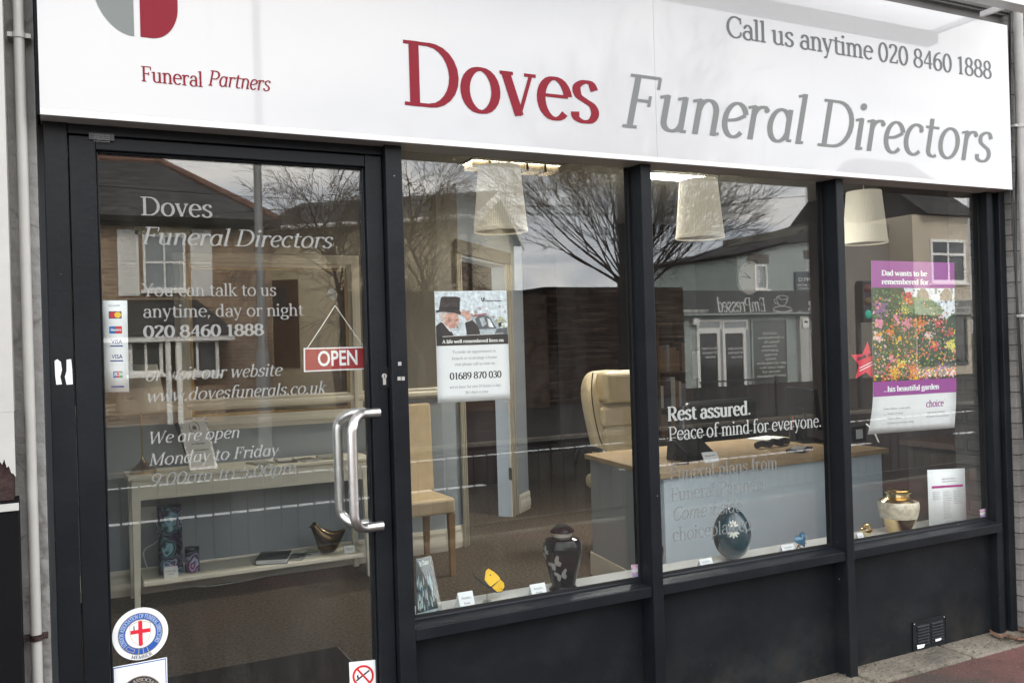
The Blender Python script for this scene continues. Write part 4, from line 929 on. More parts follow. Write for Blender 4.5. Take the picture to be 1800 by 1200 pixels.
mb.build('flower_motif', PEARL if 0 else mat('flower_white', (.62, .62, .55), .4), eg)
# blue heart keepsake on a wire stand
c = on_sill(1410, 968); c.y = max(c.y, .07); c.x = W(1408, 955, c.y).x
hz = W(1406, 950, c.y).z; s_ = scaled(1392, 1420, 950, c.y)/2
ht = thing('heart_keepsake', (c.x, c.y, ZS), 'small blue enamel heart on a wire stand', 'keepsake')
n = 40; ring_ = []
for i in range(n):
    t = 2*math.pi*i/n; ring_.append((.0625*16*math.sin(t)**3, .0625*(13*math.cos(t)-5*math.cos(2*t)-2*math.cos(3*t)-math.cos(4*t))))
vs, fs = [], []; lv_ = [(.0, .55), (.5, .48), (.82, .3), (1.0, 0), (.82, -.3), (.5, -.48), (.0, -.55)]
for f_, dy in lv_:
    for x, z in ring_:
        q = Vector((x*f_*s_, dy*s_*.8, z*f_*s_)); q = Matrix.Rotation(R(-18), 3, 'Y') @ Matrix.Rotation(R(-15), 3, 'X') @ q; vs.append(Vector((c.x, c.y, hz+.15*s_))+q)
for i in range(len(lv_)-1):
    for j in range(n): fs.append((i*n+j, i*n+(j+1) % n, (i+1)*n+(j+1) % n, (i+1)*n+j))
MB().add(vs, fs, 0, True).build('heart', BLUEHEART, ht)
MB().tube([(c.x-.02, c.y-.01, hz-.01), (c.x, c.y+.02, ZS+.02), (c.x+.02, c.y+.015, ZS+.003), (c.x+.03, c.y-.02, ZS+.003), (c.x-.03, c.y-.03, ZS+.003), (c.x-.025, c.y+.01, ZS+.003), (c.x+.005, c.y+.02, ZS+.02), (c.x+.02, c.y-.01, hz-.012)], .0022, 8).build('wire_stand', BRONZE, ht)
# pearl and gold urn, large
c = on_sill(1580, 936); c.y = max(c.y, .10); c.x = W(1580, 910, c.y).x
zt_u = W(1577, 862, c.y-.03).z; k = zt_u-ZS; rP = scaled(1545, 1614, 895, c.y)/2
pu = thing('cremation_urn', (c.x, c.y, ZS), 'large brass urn with a mother of pearl band beside the price list', 'urn')
MB().lathe([(.001, 0), (.60*rP, 0), (.62*rP, .02*k), (.64*rP, .12*k), (.80*rP, .27*k), (.885*rP, .36*k)], (c.x, c.y, ZS), 48).build('urn_base', GOLD, pu)
MB().lathe([(.89*rP, .36*k), (.97*rP, .50*k), (1.0*rP, .60*k), (.985*rP, .70*k), (.95*rP, .735*k)], (c.x, c.y, ZS), 48).build('pearl_band', PEARL, pu)
MB().lathe([(.945*rP, .735*k), (.80*rP, .785*k), (.62*rP, .82*k), (.56*rP, .84*k), (.55*rP, .90*k), (.60*rP, .905*k)], (c.x, c.y, ZS), 48).build('shoulder', GOLD, pu)
MB().lathe([(.58*rP, .908*k), (.64*rP, .915*k), (.64*rP, .945*k), (.60*rP, .955*k), (.50*rP, .965*k), (.54*rP, .99*k), (.50*rP, 1.0*k), (.001, 1.0*k)], (c.x, c.y, ZS), 48).build('lid', GOLD, pu)
# matching miniature
c = on_sill(1523, 944); c.y = max(c.y, .075); c.x = W(1523, 935, c.y).x
k = (W(1523, 922, c.y).z-ZS)*1.12; rM = scaled(1512, 1534, 935, c.y)/2
mu = thing('miniature_urn', (c.x, c.y, ZS), 'tiny gold keepsake urn next to the dark post', 'urn')
MB().lathe([(.001, 0), (.6*rM, 0), (.65*rM, .08*k), (.9*rM, .3*k)], (c.x, c.y, ZS), 32).build('urn_base', PEARL, mu)
MB().lathe([(.9*rM, .3*k), (1.0*rM, .5*k), (.95*rM, .65*k), (.6*rM, .76*k), (.5*rM, .80*k), (.62*rM, .83*k), (.62*rM, .9*k), (.45*rM, .93*k), (.4*rM, 1.0*k), (.001, 1.0*k)], (c.x, c.y, ZS), 32).build('lid', GOLD, mu)
# second dark urn peeping out behind the first mullion
c = Vector((2.06+.035, .125, ZS)); k = .155
pb = thing('keepsake_urn', (c.x, c.y, ZS), 'small dark urn half hidden behind the window post', 'urn')
MB().lathe([(.001, 0), (.028, 0), (.03, .01), (.045, .06), (.05, .10), (.04, .13), (.02, .14)], c, 32).build('urn_body', BLACKURN, pb)
MB().lathe([(.021, .14), (.026, .142), (.022, .16), (.008, .172), (.001, .174)], c, 28).build('lid', SILVER, pb)
# yellow butterfly on a clear rod
c = on_sill(856, 1058); c.y = max(c.y, .10); c.x = W(856, 1040, c.y).x
by = thing('butterfly_ornament', (c.x, c.y, ZS), 'yellow butterfly ornament on a clear rod', 'ornament')
bz = W(862, 1028, c.y).z
MB().tube([(c.x, c.y, ZS), (c.x, c.y, bz)], .0035, 10).tube([(c.x, c.y, ZS), (c.x, c.y, ZS+.006)], .016, 18).build('rod', MATS['clear_plastic'], by)
YEL = mat('wing_yellow', (.85, .50, .01), .5, nscale=25, namt=.12); overlay(YEL, (.75, .20, .01), 16, .58, .72, .9, 2)
body = [W(u, v, c.y) for u, v in ((834, 1012), (846, 1022), (860, 1031), (874, 1041))]
up_w = [W(u, v, c.y+d_) for u, v, d_ in ((862, 1031, 0), (851, 1017, .012), (853, 1002, .03), (858, 997, .034), (868, 1003, .034), (876, 1011, .03), (880, 1017, .02))]
lo_w = [W(u, v, c.y+d_) for u, v, d_ in ((864, 1033, 0), (880, 1017.5, .02), (886, 1023, .026), (887, 1031, .022), (882, 1039, .012), (875, 1040, .004))]
MB().flat(up_w).flat([p+Vector((0, -.0006, 0)) for p in lo_w]).build('wing', YEL, by, solid=.0012)
mb = MB()
for P in (up_w, lo_w):
    for p, q in zip(P[1:], P[2:]): mb.tube([p+Vector((0, -.0015, 0)), q+Vector((0, -.0015, 0))], .0016, 5)
for (u, v) in ((862, 1010), (872, 1028), (881, 1035)):
    mb.ball(W(u, v, c.y+.012), .0028, .001, .0028, 8)
mb.build('wing_edge', BLACKINK, by)
MB().tube(body, [.002, .004, .005, .002], 10).tube([body[0], body[0]+Vector((-.008, 0, .012))], .0007, 4).tube([body[0], body[0]+Vector((-.002, .004, .014))], .0007, 4).build('insect_body', BLACKINK, by)
# tent cards
def tent(u, v, wpx, hpx, lab):
    c = on_sill(u, v); c.y = max(c.y, .05); c.x = W(u, v, c.y).x; w = (W(u-wpx/2, v, c.y)-W(u+wpx/2, v, c.y)).length; h = 1.35*hpx/F_PX*(W(u, v, c.y)-co.matrix_world.translation).dot(AF)
    t = thing('price_card', (c.x, c.y, ZS), lab, 'card', 'folded price cards')
    a = R(22); fr = [Vector((c.x-w/2, c.y-h*.45, ZS)), Vector((c.x+w/2, c.y-h*.45, ZS)), Vector((c.x+w/2, c.y, ZS+h)), Vector((c.x-w/2, c.y, ZS+h))]
    bk = [Vector((c.x-w/2, c.y+h*.45, ZS)), Vector((c.x+w/2, c.y+h*.45, ZS))]
    MB().flat(fr).flat([fr[3], fr[2], bk[1], bk[0]]).build('folded_card', PAPER, t, solid=.0006)
    mb = MB(); nrm = Vector((0, -1, .45)).normalized()*.0008
    for i, (q, s0, s1) in enumerate((('Keepsakes', .2, .8), ('from', .3, .7))):
        b_ = fr[0].lerp(fr[3], .62-.28*i); dx = (fr[1]-fr[0]); upv = (fr[3]-fr[0]).normalized(); wd = text_width(q); sz = h*.13
        put_text(mb, q, lambda x, z, o: b_+dx*s0+dx.normalized()*x+upv*z+nrm, sz, xs=(s1-s0)*w/(wd*sz))
    mb.build('card_print', GREYINK, t)
tent(818, 1069, 26, 22, 'white folded price card beside the yellow butterfly')
tent(945, 1048, 26, 17, 'white folded price card between the yellow butterfly and the black urn')
tent(1240, 997, 22, 12, 'white folded price card lying beside the teal egg urn'); tent(1384, 971, 22, 11, 'white folded price card beside the blue heart')
tent(1511, 952, 10, 12, 'white folded price card half hidden by the post near the tiny gold urn')
# brochure with snowdrops in a clear stand
S6 = Sheet((728, 982), (753, 976), (730, 1083), (770, 1068), .06)
S6.c = [Vector((W(730, 982, .10).x, .10, W(728, 982, .10).z)), Vector((W(753, 977, .12).x, .12, W(752, 977, .12).z)), Vector((W(732, 1083, .06).x, .06, ZS+.006)), Vector((W(771, 1066, .085).x, .085, ZS+.006))]
def P6(a, b, lay=0):
    p = S6.c[0]*(1-a)*(1-b)+S6.c[1]*a*(1-b)+S6.c[2]*(1-a)*b+S6.c[3]*a*b; n = (S6.c[1]-S6.c[0]).cross(S6.c[2]-S6.c[0]).normalized()
    return p+n*(lay if n.y < 0 else -lay)
br = thing('brochure', (1.1, .1, ZS), 'blue black snowdrop brochure standing in the window corner', 'brochure')
mb = MB().flat([P6(0, 0), P6(1, 0), P6(1, 1), P6(0, 1)]); mb.build('cover', flatm('brochure_dark', (.03, .055, .08)), br, solid=.004)
bm_ = [flatm('snow_white', (.75, .86, .9)), flatm('snow_blue', (.12, .28, .42)), flatm('snow_pale', (.34, .55, .66))]
mb = MB(); rnd = random.Random(9)
for i in range(46):
    a, b = rnd.uniform(.06, .94), rnd.uniform(.34, .88); w, h = rnd.uniform(.03, .07), rnd.uniform(.05, .11)
    mb.flat([P6(min(.98, max(.02, a+x*w)), min(.9, b+z*h), .003+i*1e-5) for x, z in ((0, -1), (.7, .1), (.45, 1), (-.45, 1), (-.7, .1))], rnd.choice((0, 0, 1, 2)))
mb.flat([P6(.02, .91, .003), P6(.98, .91, .003), P6(.98, .985, .003), P6(.02, .985, .003)], 0)
put_text(mb, 'by Chance', lambda x, z, o: P6(.25+x, .13-z, .003+o), .075, xs=1.0*.65/(text_width('by Chance')*.075), mi=0, T=.25, t=.14)
mb.build('cover_print', bm_, br)
mb = MB().flat([P6(-.06, -.0, .008), P6(1.1, 0, .008), P6(1.1, 1.0, .008), P6(-.06, 1.0, .008)]); mb.build('clear_stand', MATS['clear_plastic'], br, solid=.002)
# price list in an acrylic stand
S7 = Sheet((1630, 825.5), (1695.5, 822.5), (1633.5, 927), (1699, 920), .075)
pl = thing('price_list', S7.P(.5, 1), 'white price list with a magenta line on the sill', 'price list')
mb = MB(); S7.grid(mb, 0, 1, 0, 1, 0, 0, 2, 2); mb.build('sheet', PAPER, pl, solid=.002)
mb = MB()
S7.poly(mb, [(.09, .285), (.93, .285), (.93, .325), (.09, .325)], .002, 1)
for q, a0, a1, b in (('choose with confidence', .36, .74, .18), ('simple and clear prices', .37, .75, .225), ('see inside for more', .40, .75, .935)): S7.text(mb, q, a0, a1, b, .006, .0016, 0)
rnd = random.Random(4)
for col, n_l in ((.10, 5), (.38, 16), (.66, 8)):
    for i in range(n_l): S7.text(mb, rnd.choice(('funeral plan includes', 'arrangements and care', 'collection and cars', 'a simple service')), col, col+rnd.uniform(.17, .24), .40+.031*i, .0042, .0016, 0, T=.12, t=.09)
mb.build('list_print', [GREYINK, flatm('magenta_print', (.42, .03, .22))], pl)

# ================================================================== INSIDE THE SHOP
structure(MB().box(-.2, 8.3, .236, 8, -.2, .0).build('floor', CARPET))
structure(MB().box(-.2, 1.0, .031, .236, -.2, -.0005).build('floor', CARPET))
ZC = 2.6
structure(MB().box(-.2, 8.4, .031, 8, ZC, ZC+.2).build('ceiling', CEIL))
structure(MB().box(-.2, 8.4, .031, .06, 2.161, ZC).build('wall_over_window', CEIL))
structure(MB().box(-.24, -.02, .031, 3.2, 0, ZC).build('side_wall', WALLP))
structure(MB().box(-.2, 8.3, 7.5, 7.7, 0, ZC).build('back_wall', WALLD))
YW = 3.035; ZD = 1.117
# the wall with the dark framed panel, its angled return with a doorway
PA, PB, PC, PD = Vector((2.40, YW, 0)), Vector((2.60, YW+.09, 0)), Vector((3.34, 3.87, 0)), Vector((3.64, 4.13, 0))
def wallrun(mb, a, b, z0, z1, mi=0, th=.12):
    n = Vector((-(b-a).y, (b-a).x, 0)).normalized()*th
    q = [a, b, b+n, a+n]; mb.hexa([Vector((p.x, p.y, z0)) for p in q]+[Vector((p.x, p.y, z1)) for p in q], mi)
P0 = Vector((-.02, YW, 0))
for nm, z0, z1, m_ in (('dado_wall', 0, ZD, WALLP), ('upper_wall_inside', ZD, ZC, WALLU)):
    mb = MB(); wallrun(mb, P0, PA, z0, z1); wallrun(mb, PA, PB, z0, z1); structure(mb.build(nm, m_))
mb = MB(); wallrun(mb, PC+Vector((0, 0, 0)), PD, 0, ZC); wallrun(mb, PD, Vector((4.25, 5.6, 0)), 0, ZC); wallrun(mb, PB, PC, 2.08, ZC); structure(mb.build('angled_wall', WALLP))
def moulding(a, b, z, h, d, name, m_=TRIM):
    n = Vector(((b-a).y, -(b-a).x, 0)).normalized()
    prof = [(0, 0), (d*.6, 0), (d, h*.25), (d, h*.5), (d*.7, h*.7), (d*.8, h*.85), (d*.5, h), (0, h)]
    P = [a+n*q+Vector((0, 0, z+w)) for q, w in prof]
    structure(MB().prism(P, b-a).build(name, m_))
e1 = Vector((0, -.0008, 0))
moulding(P0+e1, PA+e1, 0, .155, .018, 'skirting'); moulding(PA+e1, PB+e1, 0, .155, .018, 'skirting'); moulding(PC+e1+Vector((.12, .1, 0)), PD+e1, 0, .155, .018, 'skirting')
moulding(P0+e1, PA+e1, ZD-.035, .07, .03, 'dado_rail')
# door casing of the angled doorway
dirn = (PC-PB).normalized(); nrm = Vector((dirn.y, -dirn.x, 0))
CASE = mat('casing_cream', (.42, .38, .30), .45, nscale=3, namt=.04)
case = thing('door_casing', (PB+PC)/2, 'pale moulded casing round the dark inner doorway', 'door frame')
def casing(base, w, z0, z1):
    mb = MB()
    for i, (a, b, d) in enumerate(((0, .25, .014), (.26, .5, .020), (.51, .74, .014), (.75, 1, .024))):
        q = [base+dirn*(w*a)+nrm*.001, base+dirn*(w*b)+nrm*.001, base+dirn*(w*b)+nrm*d, base+dirn*(w*a)+nrm*d]
        mb.hexa([Vector((p.x, p.y, z0)) for p in q]+[Vector((p.x, p.y, z1)) for p in q])
    return mb
casing(PB-dirn*.06, .06, 0, 2.10).build('jamb', CASE, case); casing(PC-dirn*.01, .13, 0, 2.10).build('jamb', CASE, case)
mb = MB(); q = [PB-dirn*.06+nrm*.002, PC+dirn*.12+nrm*.002, PC+dirn*.12+nrm*.02, PB-dirn*.06+nrm*.02]
mb.hexa([Vector((p.x, p.y, 2.1005)) for p in q]+[Vector((p.x, p.y, 2.20)) for p in q]); mb.build('lintel_trim', mat('dim_trim', (.14, .125, .10), .5), case)
hp = PC-dirn*.012; mb = MB().box(-.004, .004, -.02, .02, -.05, .05, 0, Matrix.Translation(Vector((hp.x-.0, hp.y, .36)))); mb.build('hinge', BRONZE, case)
# far white wall line in the dark hall
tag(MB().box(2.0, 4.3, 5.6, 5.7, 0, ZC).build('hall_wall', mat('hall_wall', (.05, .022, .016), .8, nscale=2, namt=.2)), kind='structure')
XS = 5.9
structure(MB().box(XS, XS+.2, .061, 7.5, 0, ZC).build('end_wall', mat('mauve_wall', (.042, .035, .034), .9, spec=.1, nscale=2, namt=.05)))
# big framed panel over the console table
fa, fb = W(313, 752, 3.0), W(631, 437, 3.0); z0, z1 = .955, 2.06
pf = thing('framed_picture', ((fa.x+fb.x)/2, YW, z0), 'large dark picture in a wide cream frame above the console table', 'picture')
mb = MB()
def frame_ring(mb, x0, x1, z0, z1, w, yb, yf, mi=0):
    for q in ([(x0, z0), (x1, z0), (x1-w, z0+w), (x0+w, z0+w)], [(x1, z0), (x1, z1), (x1-w, z1-w), (x1-w, z0+w)], [(x1, z1), (x0, z1), (x0+w, z1-w), (x1-w, z1-w)], [(x0, z1), (x0, z0), (x0+w, z0+w), (x0+w, z1-w)]):
        mb.prism([(x, yb, z) for x, z in q], (0, yf-yb, 0), mi)
frame_ring(mb, fa.x, fb.x, z0, z1, .085, YW-.001, YW-.025); frame_ring(mb, fa.x+.03, fb.x-.03, z0+.03, z1-.03, .03, YW-.0255, YW-.036)
mb.build('frame', TRIM, pf, bevel=.003)
MB().box(fa.x+.08, fb.x-.08, YW-.012, YW-.002, z0+.08, z1-.08).build('picture', DARKPIC, pf)
mb = MB(); frame_ring(mb, fa.x+.086, fb.x-.086, z0+.086, z1-.086, .018, YW-.0125, YW-.02); mb.build('gilt_edge', BRASS, pf)
# --- console table
cz = .752; x0, x1 = .352, 1.745; yf, yb = 2.66, 3.0
ct = thing('console_table', ((x0+x1)/2, (yf+yb)/2, 0), 'long cream console table with a lower shelf', 'table')
MB().box(x0-.02, x1+.02, yf-.02, yb, cz-.022, cz).build('table_top', CREAMF, ct, bevel=.005)
MB().box(x0+.03, x1-.03, yf+.008, yb-.02, cz-.135, cz-.0225).build('apron', CREAMF, ct, bevel=.003)
MB().box(x0+.03, x1-.03, yf+.002, yf+.0075, cz-.135, cz-.120).build('bead', CREAMF, ct)
for xx in (x0, x1):
    for yy in (yf, yb-.05):
        s_ = 1 if xx == x0 else -1
        a = .05; b = .03
        P = [(xx, yy), (xx+s_*b, yy), (xx+s_*b, yy+b), (xx, yy+b)]; Q = [(xx, yy), (xx+s_*a, yy), (xx+s_*a, yy+a), (xx, yy+a)]
        if s_ < 0: P, Q = P[::-1], Q[::-1]
        MB().hexa([(p, q, .0) for p, q in P]+[(p, q, cz-.0225) for p, q in Q]).build('leg', CREAMF, ct, bevel=.002)
MB().box(x0+.052, x1-.052, yf+.006, yb-.006, .125, .150).build('shelf', CREAMF, ct, bevel=.003); ZSH = .1505
def at_y(u, v, y, z): p = W(u, v, y); return Vector((p.x, y, z))
# scatter tubes
FLO = bpy.data.materials.new('rose_print'); FLO.use_nodes = True; MATS['rose_print'] = FLO
t = FLO.node_tree; b = t.nodes['Principled BSDF']; c_ = N('ShaderNodeTexCoord', t); nz2 = N('ShaderNodeTexNoise', t); nz2.inputs['Scale'].default_value = 9; t.links.new(c_.outputs['Object'], nz2.inputs['Vector'])
mxx = N('ShaderNodeMix', t, data_type='RGBA'); mxx.inputs[0].default_value = .11; t.links.new(c_.outputs['Object'], mxx.inputs[6]); t.links.new(nz2.outputs['Color'], mxx.inputs[7])
vo = N('ShaderNodeTexVoronoi', t); vo.inputs['Scale'].default_value = 11; t.links.new(mxx.outputs[2], vo.inputs['Vector'])
wv = N('ShaderNodeMath', t, operation='MULTIPLY'); t.links.new(vo.outputs['Distance'], wv.inputs[0]); wv.inputs[1].default_value = 30
sn = N('ShaderNodeMath', t, operation='SINE'); t.links.new(wv.outputs[0], sn.inputs[0])
rm = N('ShaderNodeValToRGB', t); t.links.new(vo.outputs['Color'], rm.inputs[0]); ee = rm.color_ramp.elements
ee[0].color = (.09, .10, .17, 1); ee[1].color = (.56, .50, .62, 1); q_ = ee.new(.5); q_.color = (.32, .62, .72, 1); q_ = ee.new(.7); q_.color = (.18, .14, .27, 1); q_ = ee.new(.3); q_.color = (.40, .25, .44, 1)
mm_ = N('ShaderNodeMapRange', t); mm_.inputs[1].default_value = -1; mm_.inputs[2].default_value = 1; mm_.inputs[3].default_value = .25; mm_.inputs[4].default_value = 1.7; t.links.new(sn.outputs[0], mm_.inputs[0])
fall = N('ShaderNodeMapRange', t); fall.inputs[1].default_value = .2; fall.inputs[2].default_value = .75; fall.inputs[3].default_value = 1; fall.inputs[4].default_value = .1; t.links.new(vo.outputs['Distance'], fall.inputs[0])
m2_ = N('ShaderNodeMath', t, operation='MULTIPLY'); t.links.new(mm_.outputs[0], m2_.inputs[0]); t.links.new(fall.outputs[0], m2_.inputs[1])
v2 = N('ShaderNodeVectorMath', t, operation='SCALE'); t.links.new(rm.outputs[0], v2.inputs[0]); t.links.new(m2_.outputs[0], v2.inputs['Scale']); t.links.new(v2.outputs[0], b.inputs['Base Color']); b.inputs['Roughness'].default_value = .35
for (u, vb, vt, hw, yy, lab) in ((299, 1002, 888, 20.5, 2.83, 'tall rose printed scatter tube on the console shelf'), (337, 1004, 961, 12, 2.80, 'short rose printed scatter tube on the console shelf')):
    p = at_y(u, 950, yy, ZSH); r = scaled(u-hw, u+hw, 950, yy)/2; top = W(u, vt, yy).z
    t_ = thing('scatter_tube', p, lab, 'urn', 'rose printed tubes'); 
    MB().lathe([(.001, 0), (r, 0), (r, (top-ZSH)*.86), (.001, (top-ZSH)*.86)], p, 40).build('tube_body', FLO, t_)
    MB().lathe([(r*1.01, (top-ZSH)*.862), (r*1.01, top-ZSH-.002), (r*.98, top-ZSH), (.001, top-ZSH)], p, 40).build('lid', FLO, t_)
def card(u, v, w, h, y, z, lab, name='label_card'):
    p = at_y(u, v, y, z); mb = MB().flat([p+Vector((-w/2, 0, 0)), p+Vector((w/2, 0, 0)), p+Vector((w/2, h*.35, h)), p+Vector((-w/2, h*.35, h))]).flat([p+Vector((-w/2, h*.35, h)), p+Vector((w/2, h*.35, h)), p+Vector((w/2, h*.7, 0)), p+Vector((-w/2, h*.7, 0))])
    line_text(mb, 'Scatter tube', p+Vector((-w*.36, 0, h*.55)), p+Vector((w*.36, 0, h*.55)), h*.12, p.y+h*.17, mi=1)
    line_text(mb, 'from', p+Vector((-w*.2, 0, h*.3)), p+Vector((w*.2, 0, h*.3)), h*.12, p.y+h*.075, mi=1)
    tag(mb.build(name, [PAPER, GREYINK], solid=.0006), lab, 'card')
card(301, 1004, .075, .06, 2.70, ZSH, 'white folded card in front of the tall rose printed tube'); card(615, 968, .07, .045, 2.72, ZSH, 'white folded card beside the bronze bird')
# bronze bird urn
p = at_y(577, 960, 2.79, ZSH); sB = scaled(550, 610, 940, 2.79)
bd = thing('bird_urn', p, 'dark bronze bird shaped urn on the console shelf', 'urn')
secs = [(-.50, .012, .80, .84), (-.46, .07, .70, .92), (-.40, .115, .52, .97), (-.33, .14, .26, .95), (-.26, .17, .05, .87), (-.16, .20, .0, .77), (-.02, .225, .0, .69), (.14, .21, .0, .63), (.26, .17, .10, .62), (.37, .11, .30, .64), (.46, .055, .47, .66), (.53, .012, .60, .66)]
vs, fs = [], []; n = 20
for (x, hw, zl_, zh) in secs:
    for k in range(n):
        a = 2*math.pi*k/n; vs.append(p+Vector((x*sB, hw*sB*math.cos(a), sB*((zl_+zh)/2+(zh-zl_)/2*math.sin(a)))))
for i in range(len(secs)-1):
    for k in range(n): fs.append((i*n+k, i*n+(k+1) % n, (i+1)*n+(k+1) % n, (i+1)*n+k))
fs.append(list(range(n))[::-1]); fs.append([(len(secs)-1)*n+k for k in range(n)])
MB().add(vs, fs, 0, True).build('bird_body', BRONZE, bd, subsurf=1)
MB().tube([p+Vector((-.47*sB, 0, .85*sB)), p+Vector((-.57*sB, 0, .81*sB))], [.035*sB, .004*sB], 8).build('beak', BRONZE, bd)
# leaflets on table top and shelf
rnd = random.Random(31); LB = [mat('leaflet_green', (.20, .22, .15), .5, nscale=20, namt=.5), mat('leaflet_grey', (.42, .42, .42), .5, nscale=25, namt=.4), mat('leaflet_dark', (.05, .05, .055), .5, nscale=25, namt=.5), PAPER]
for i, (x, y, rot, mi, z, lab) in enumerate(((1.10, 2.78, .25, 0, cz, 'dark green leaflet lying flat nearest the award'), (1.25, 2.80, -.1, 2, cz, 'black covered leaflet in the middle of the console table top'), (1.38, 2.76, .2, 1, cz, 'grey leaflet lying on the console table top'), (1.50, 2.80, -.25, 0, cz, 'green leaflet at the far end of the console table'),
                                  (1.30, 2.80, -.5, 1, ZSH, 'grey open magazine on the console shelf'), (1.39, 2.84, -.7, 3, ZSH, 'white leaflet on the shelf next to the bronze bird'))):
    T_ = Matrix.Translation(Vector((x, y, z+.0006))) @ Matrix.Rotation(rot, 4, 'Z')
    mb = MB().box(-.06, .06, -.10, .10, 0, .006, 0, T_).box(-.045, .045, -.0, .08, .0062, .0068, 1, T_).box(-.045, .03, -.05, -.03, .0062, .0068, 1, T_)
    tag(mb.build('leaflet', [LB[mi], LB[(mi+1) % 4]]), lab, 'leaflet')
T_ = Matrix.Translation(Vector((1.16, 2.80, ZSH+.0005))) @ Matrix.Rotation(-.35, 4, 'Z')
bk = thing('ring_binder', (1.16, 2.80, ZSH), 'black and white covered book lying on the console shelf', 'book')
MB().box(-.09, .09, -.11, .11, .003, .028, 0, T_).build('pages', PAPER, bk); MB().box(-.095, .095, -.115, .112, 0, .003, 0, T_).box(-.095, .095, -.115, .112, .028, .031, 0, T_).box(-.095, -.091, -.115, .112, .0031, .0279, 0, T_).build('cover', BLACKPL, bk)
# clear acrylic tray between
# table lamp
p = at_y(251, 815, 2.83, cz+.0005)
tl = thing('table_lamp', p, 'brass table lamp with a pale shade at the end of the console table', 'lamp')
rb = scaled(229, 274, 820, 2.83)/2; zs0, zs1 = W(240, 722, 2.83).z, W(240, 650, 2.83).z
MB().lathe([(.001, 0), (rb, 0), (rb, .012), (rb*.93, .018), (rb*.65, .035), (rb*.28, .06), (rb*.16, .075), (.011, .085), (.009, .095), (.001, .096)], p, 36).build('base', BRASS, tl)
MB().tube([p+Vector((0, 0, .09)), Vector((p.x, p.y, zs0+.1))], .005, 12).build('stem', BRASS, tl)
rs_ = scaled(198, 284, 722, 2.83)/2
MB().lathe([(rs_, zs0-p.z), (rs_*.66, zs1-p.z+.03), (rs_*.655, zs1-p.z+.03), (rs_*.99, zs0-p.z)], p, 48).build('lamp_shade', LSHADE, tl)
# award plaque
av = [W(*q, 2.72) for q in ((312, 735), (362, 733), (334, 815), (382.5, 809))]
aw = thing('award_plaque', Vector((av[2].x, 2.72, cz)), 'clear framed award with a laurel crest on the console table', 'award')
lift = cz+.001-av[2].z
for q in av: q.z += lift*0
av[2].z = cz+.002; av[3].z = cz+.002; av[0].y = av[1].y = 2.80; av[0] = at_y(312, 735, 2.80, W(312, 735, 2.80).z); av[1] = at_y(362, 733, 2.80, W(362, 733, 2.80).z); av[1].z = av[0].z
def AP(a, b, l_=0): q = av[0]*(1-a)*(1-b)+av[1]*a*(1-b)+av[2]*(1-a)*b+av[3]*a*b; n = (av[2]-av[0]).cross(av[1]-av[0]).normalized(); return q+n*(l_ if n.y < 0 else -l_)
MB().flat([AP(0, 0), AP(1, 0), AP(1, 1), AP(0, 1)]).build('frame', mat('award_silver', (.45, .44, .42), .25, metal=.6, nscale=60, namt=.5), aw, solid=.012)
mb = MB().flat([AP(.08, .05, .0065), AP(.92, .05, .0065), AP(.92, .95, .0065), AP(.08, .95, .0065)], 0)
for k in range(26):
    a = 2*math.pi*k/26; x, z = .5+.17*math.cos(a), .20+.115*math.sin(a); mb.flat([AP(x+.03*math.cos(a+1.2), z+.02*math.sin(a+1.2), .0072), AP(x+.012, z-.012, .0072), AP(x-.03*math.cos(a+1.2), z-.02*math.sin(a+1.2), .0072), AP(x-.012, z+.012, .0072)], 2)
mb.flat([AP(.43, .18, .007), AP(.5, .15, .007), AP(.57, .18, .007), AP(.57, .24, .007), AP(.43, .24, .007)], 2)
aw_h = (av[2]-av[0]).length; aw_w = (av[1]-av[0]).length
for q, a0, a1, b in (('Award', .40, .60, .45), ('for excellent service', .27, .75, .52), ('National Association of', .2, .82, .64), ('Funeral Directors', .3, .72, .71), ('winner', .40, .6, .84)):
    put_text(mb, q, lambda x, z, o: AP(a0+x/aw_w, b-z/aw_h, .007+o), .0085, xs=(a1-a0)*aw_w/(text_width(q)*.0085), mi=1, T=.2, t=.12)
mb.build('certificate', [mat('certificate_paper', (.82, .81, .78), .6), BLACKINK, flatm('laurel', (.20, .17, .07))], aw)
MB().flat([AP(-.12, .08, -.03), AP(.0, .06, -.02), AP(.1, .62, -.02), AP(.0, .66, -.04)]).build('easel_back', BLACKPL, aw, solid=.006)
# socket and cable under the table
p = W(243, 905, YW); sk = thing('wall_socket', (p.x, YW, p.z), 'white double wall socket behind the console table leg', 'socket')
MB().box(p.x-.02, p.x+.125, YW-.010, YW-.001, p.z-.045, p.z+.045).build('plate', PAPER, sk, bevel=.003)
MB().box(p.x+.075, p.x+.115, YW-.04, YW-.0105, p.z-.03, p.z+.005).build('plug', PAPER, sk, bevel=.004)
pts = [Vector((p.x+.095, YW-.03, p.z-.03)), Vector((p.x+.11, YW-.04, p.z-.15)), Vector((p.x+.02, YW-.03, .25)), Vector((p.x+.1, YW-.04, .06)), Vector((p.x+.3, YW-.08, .02)), Vector((p.x+.45, YW-.1, .012)), Vector((p.x+.75, YW-.07, .02)), Vector((p.x+1.05, YW-.06, .06)), Vector((p.x+1.2, YW-.05, .10))]
def smooth(P, k=6):
    Q = [P[0]]+P+[P[-1]]; o_ = []
    for i in range(1, len(Q)-2):
        for j in range(k):
            t = j/k; o_.append(.5*(2*Q[i]+(Q[i+1]-Q[i-1])*t+(2*Q[i-1]-5*Q[i]+4*Q[i+1]-Q[i+2])*t*t+(3*Q[i]-Q[i-1]-3*Q[i+1]+Q[i+2])*t**3))
    return o_+[P[-1]]
tag(MB().tube(smooth(pts), .004, 8).build('lamp_cord', PAPER), 'white cord trailing along the floor under the console table', 'cord')
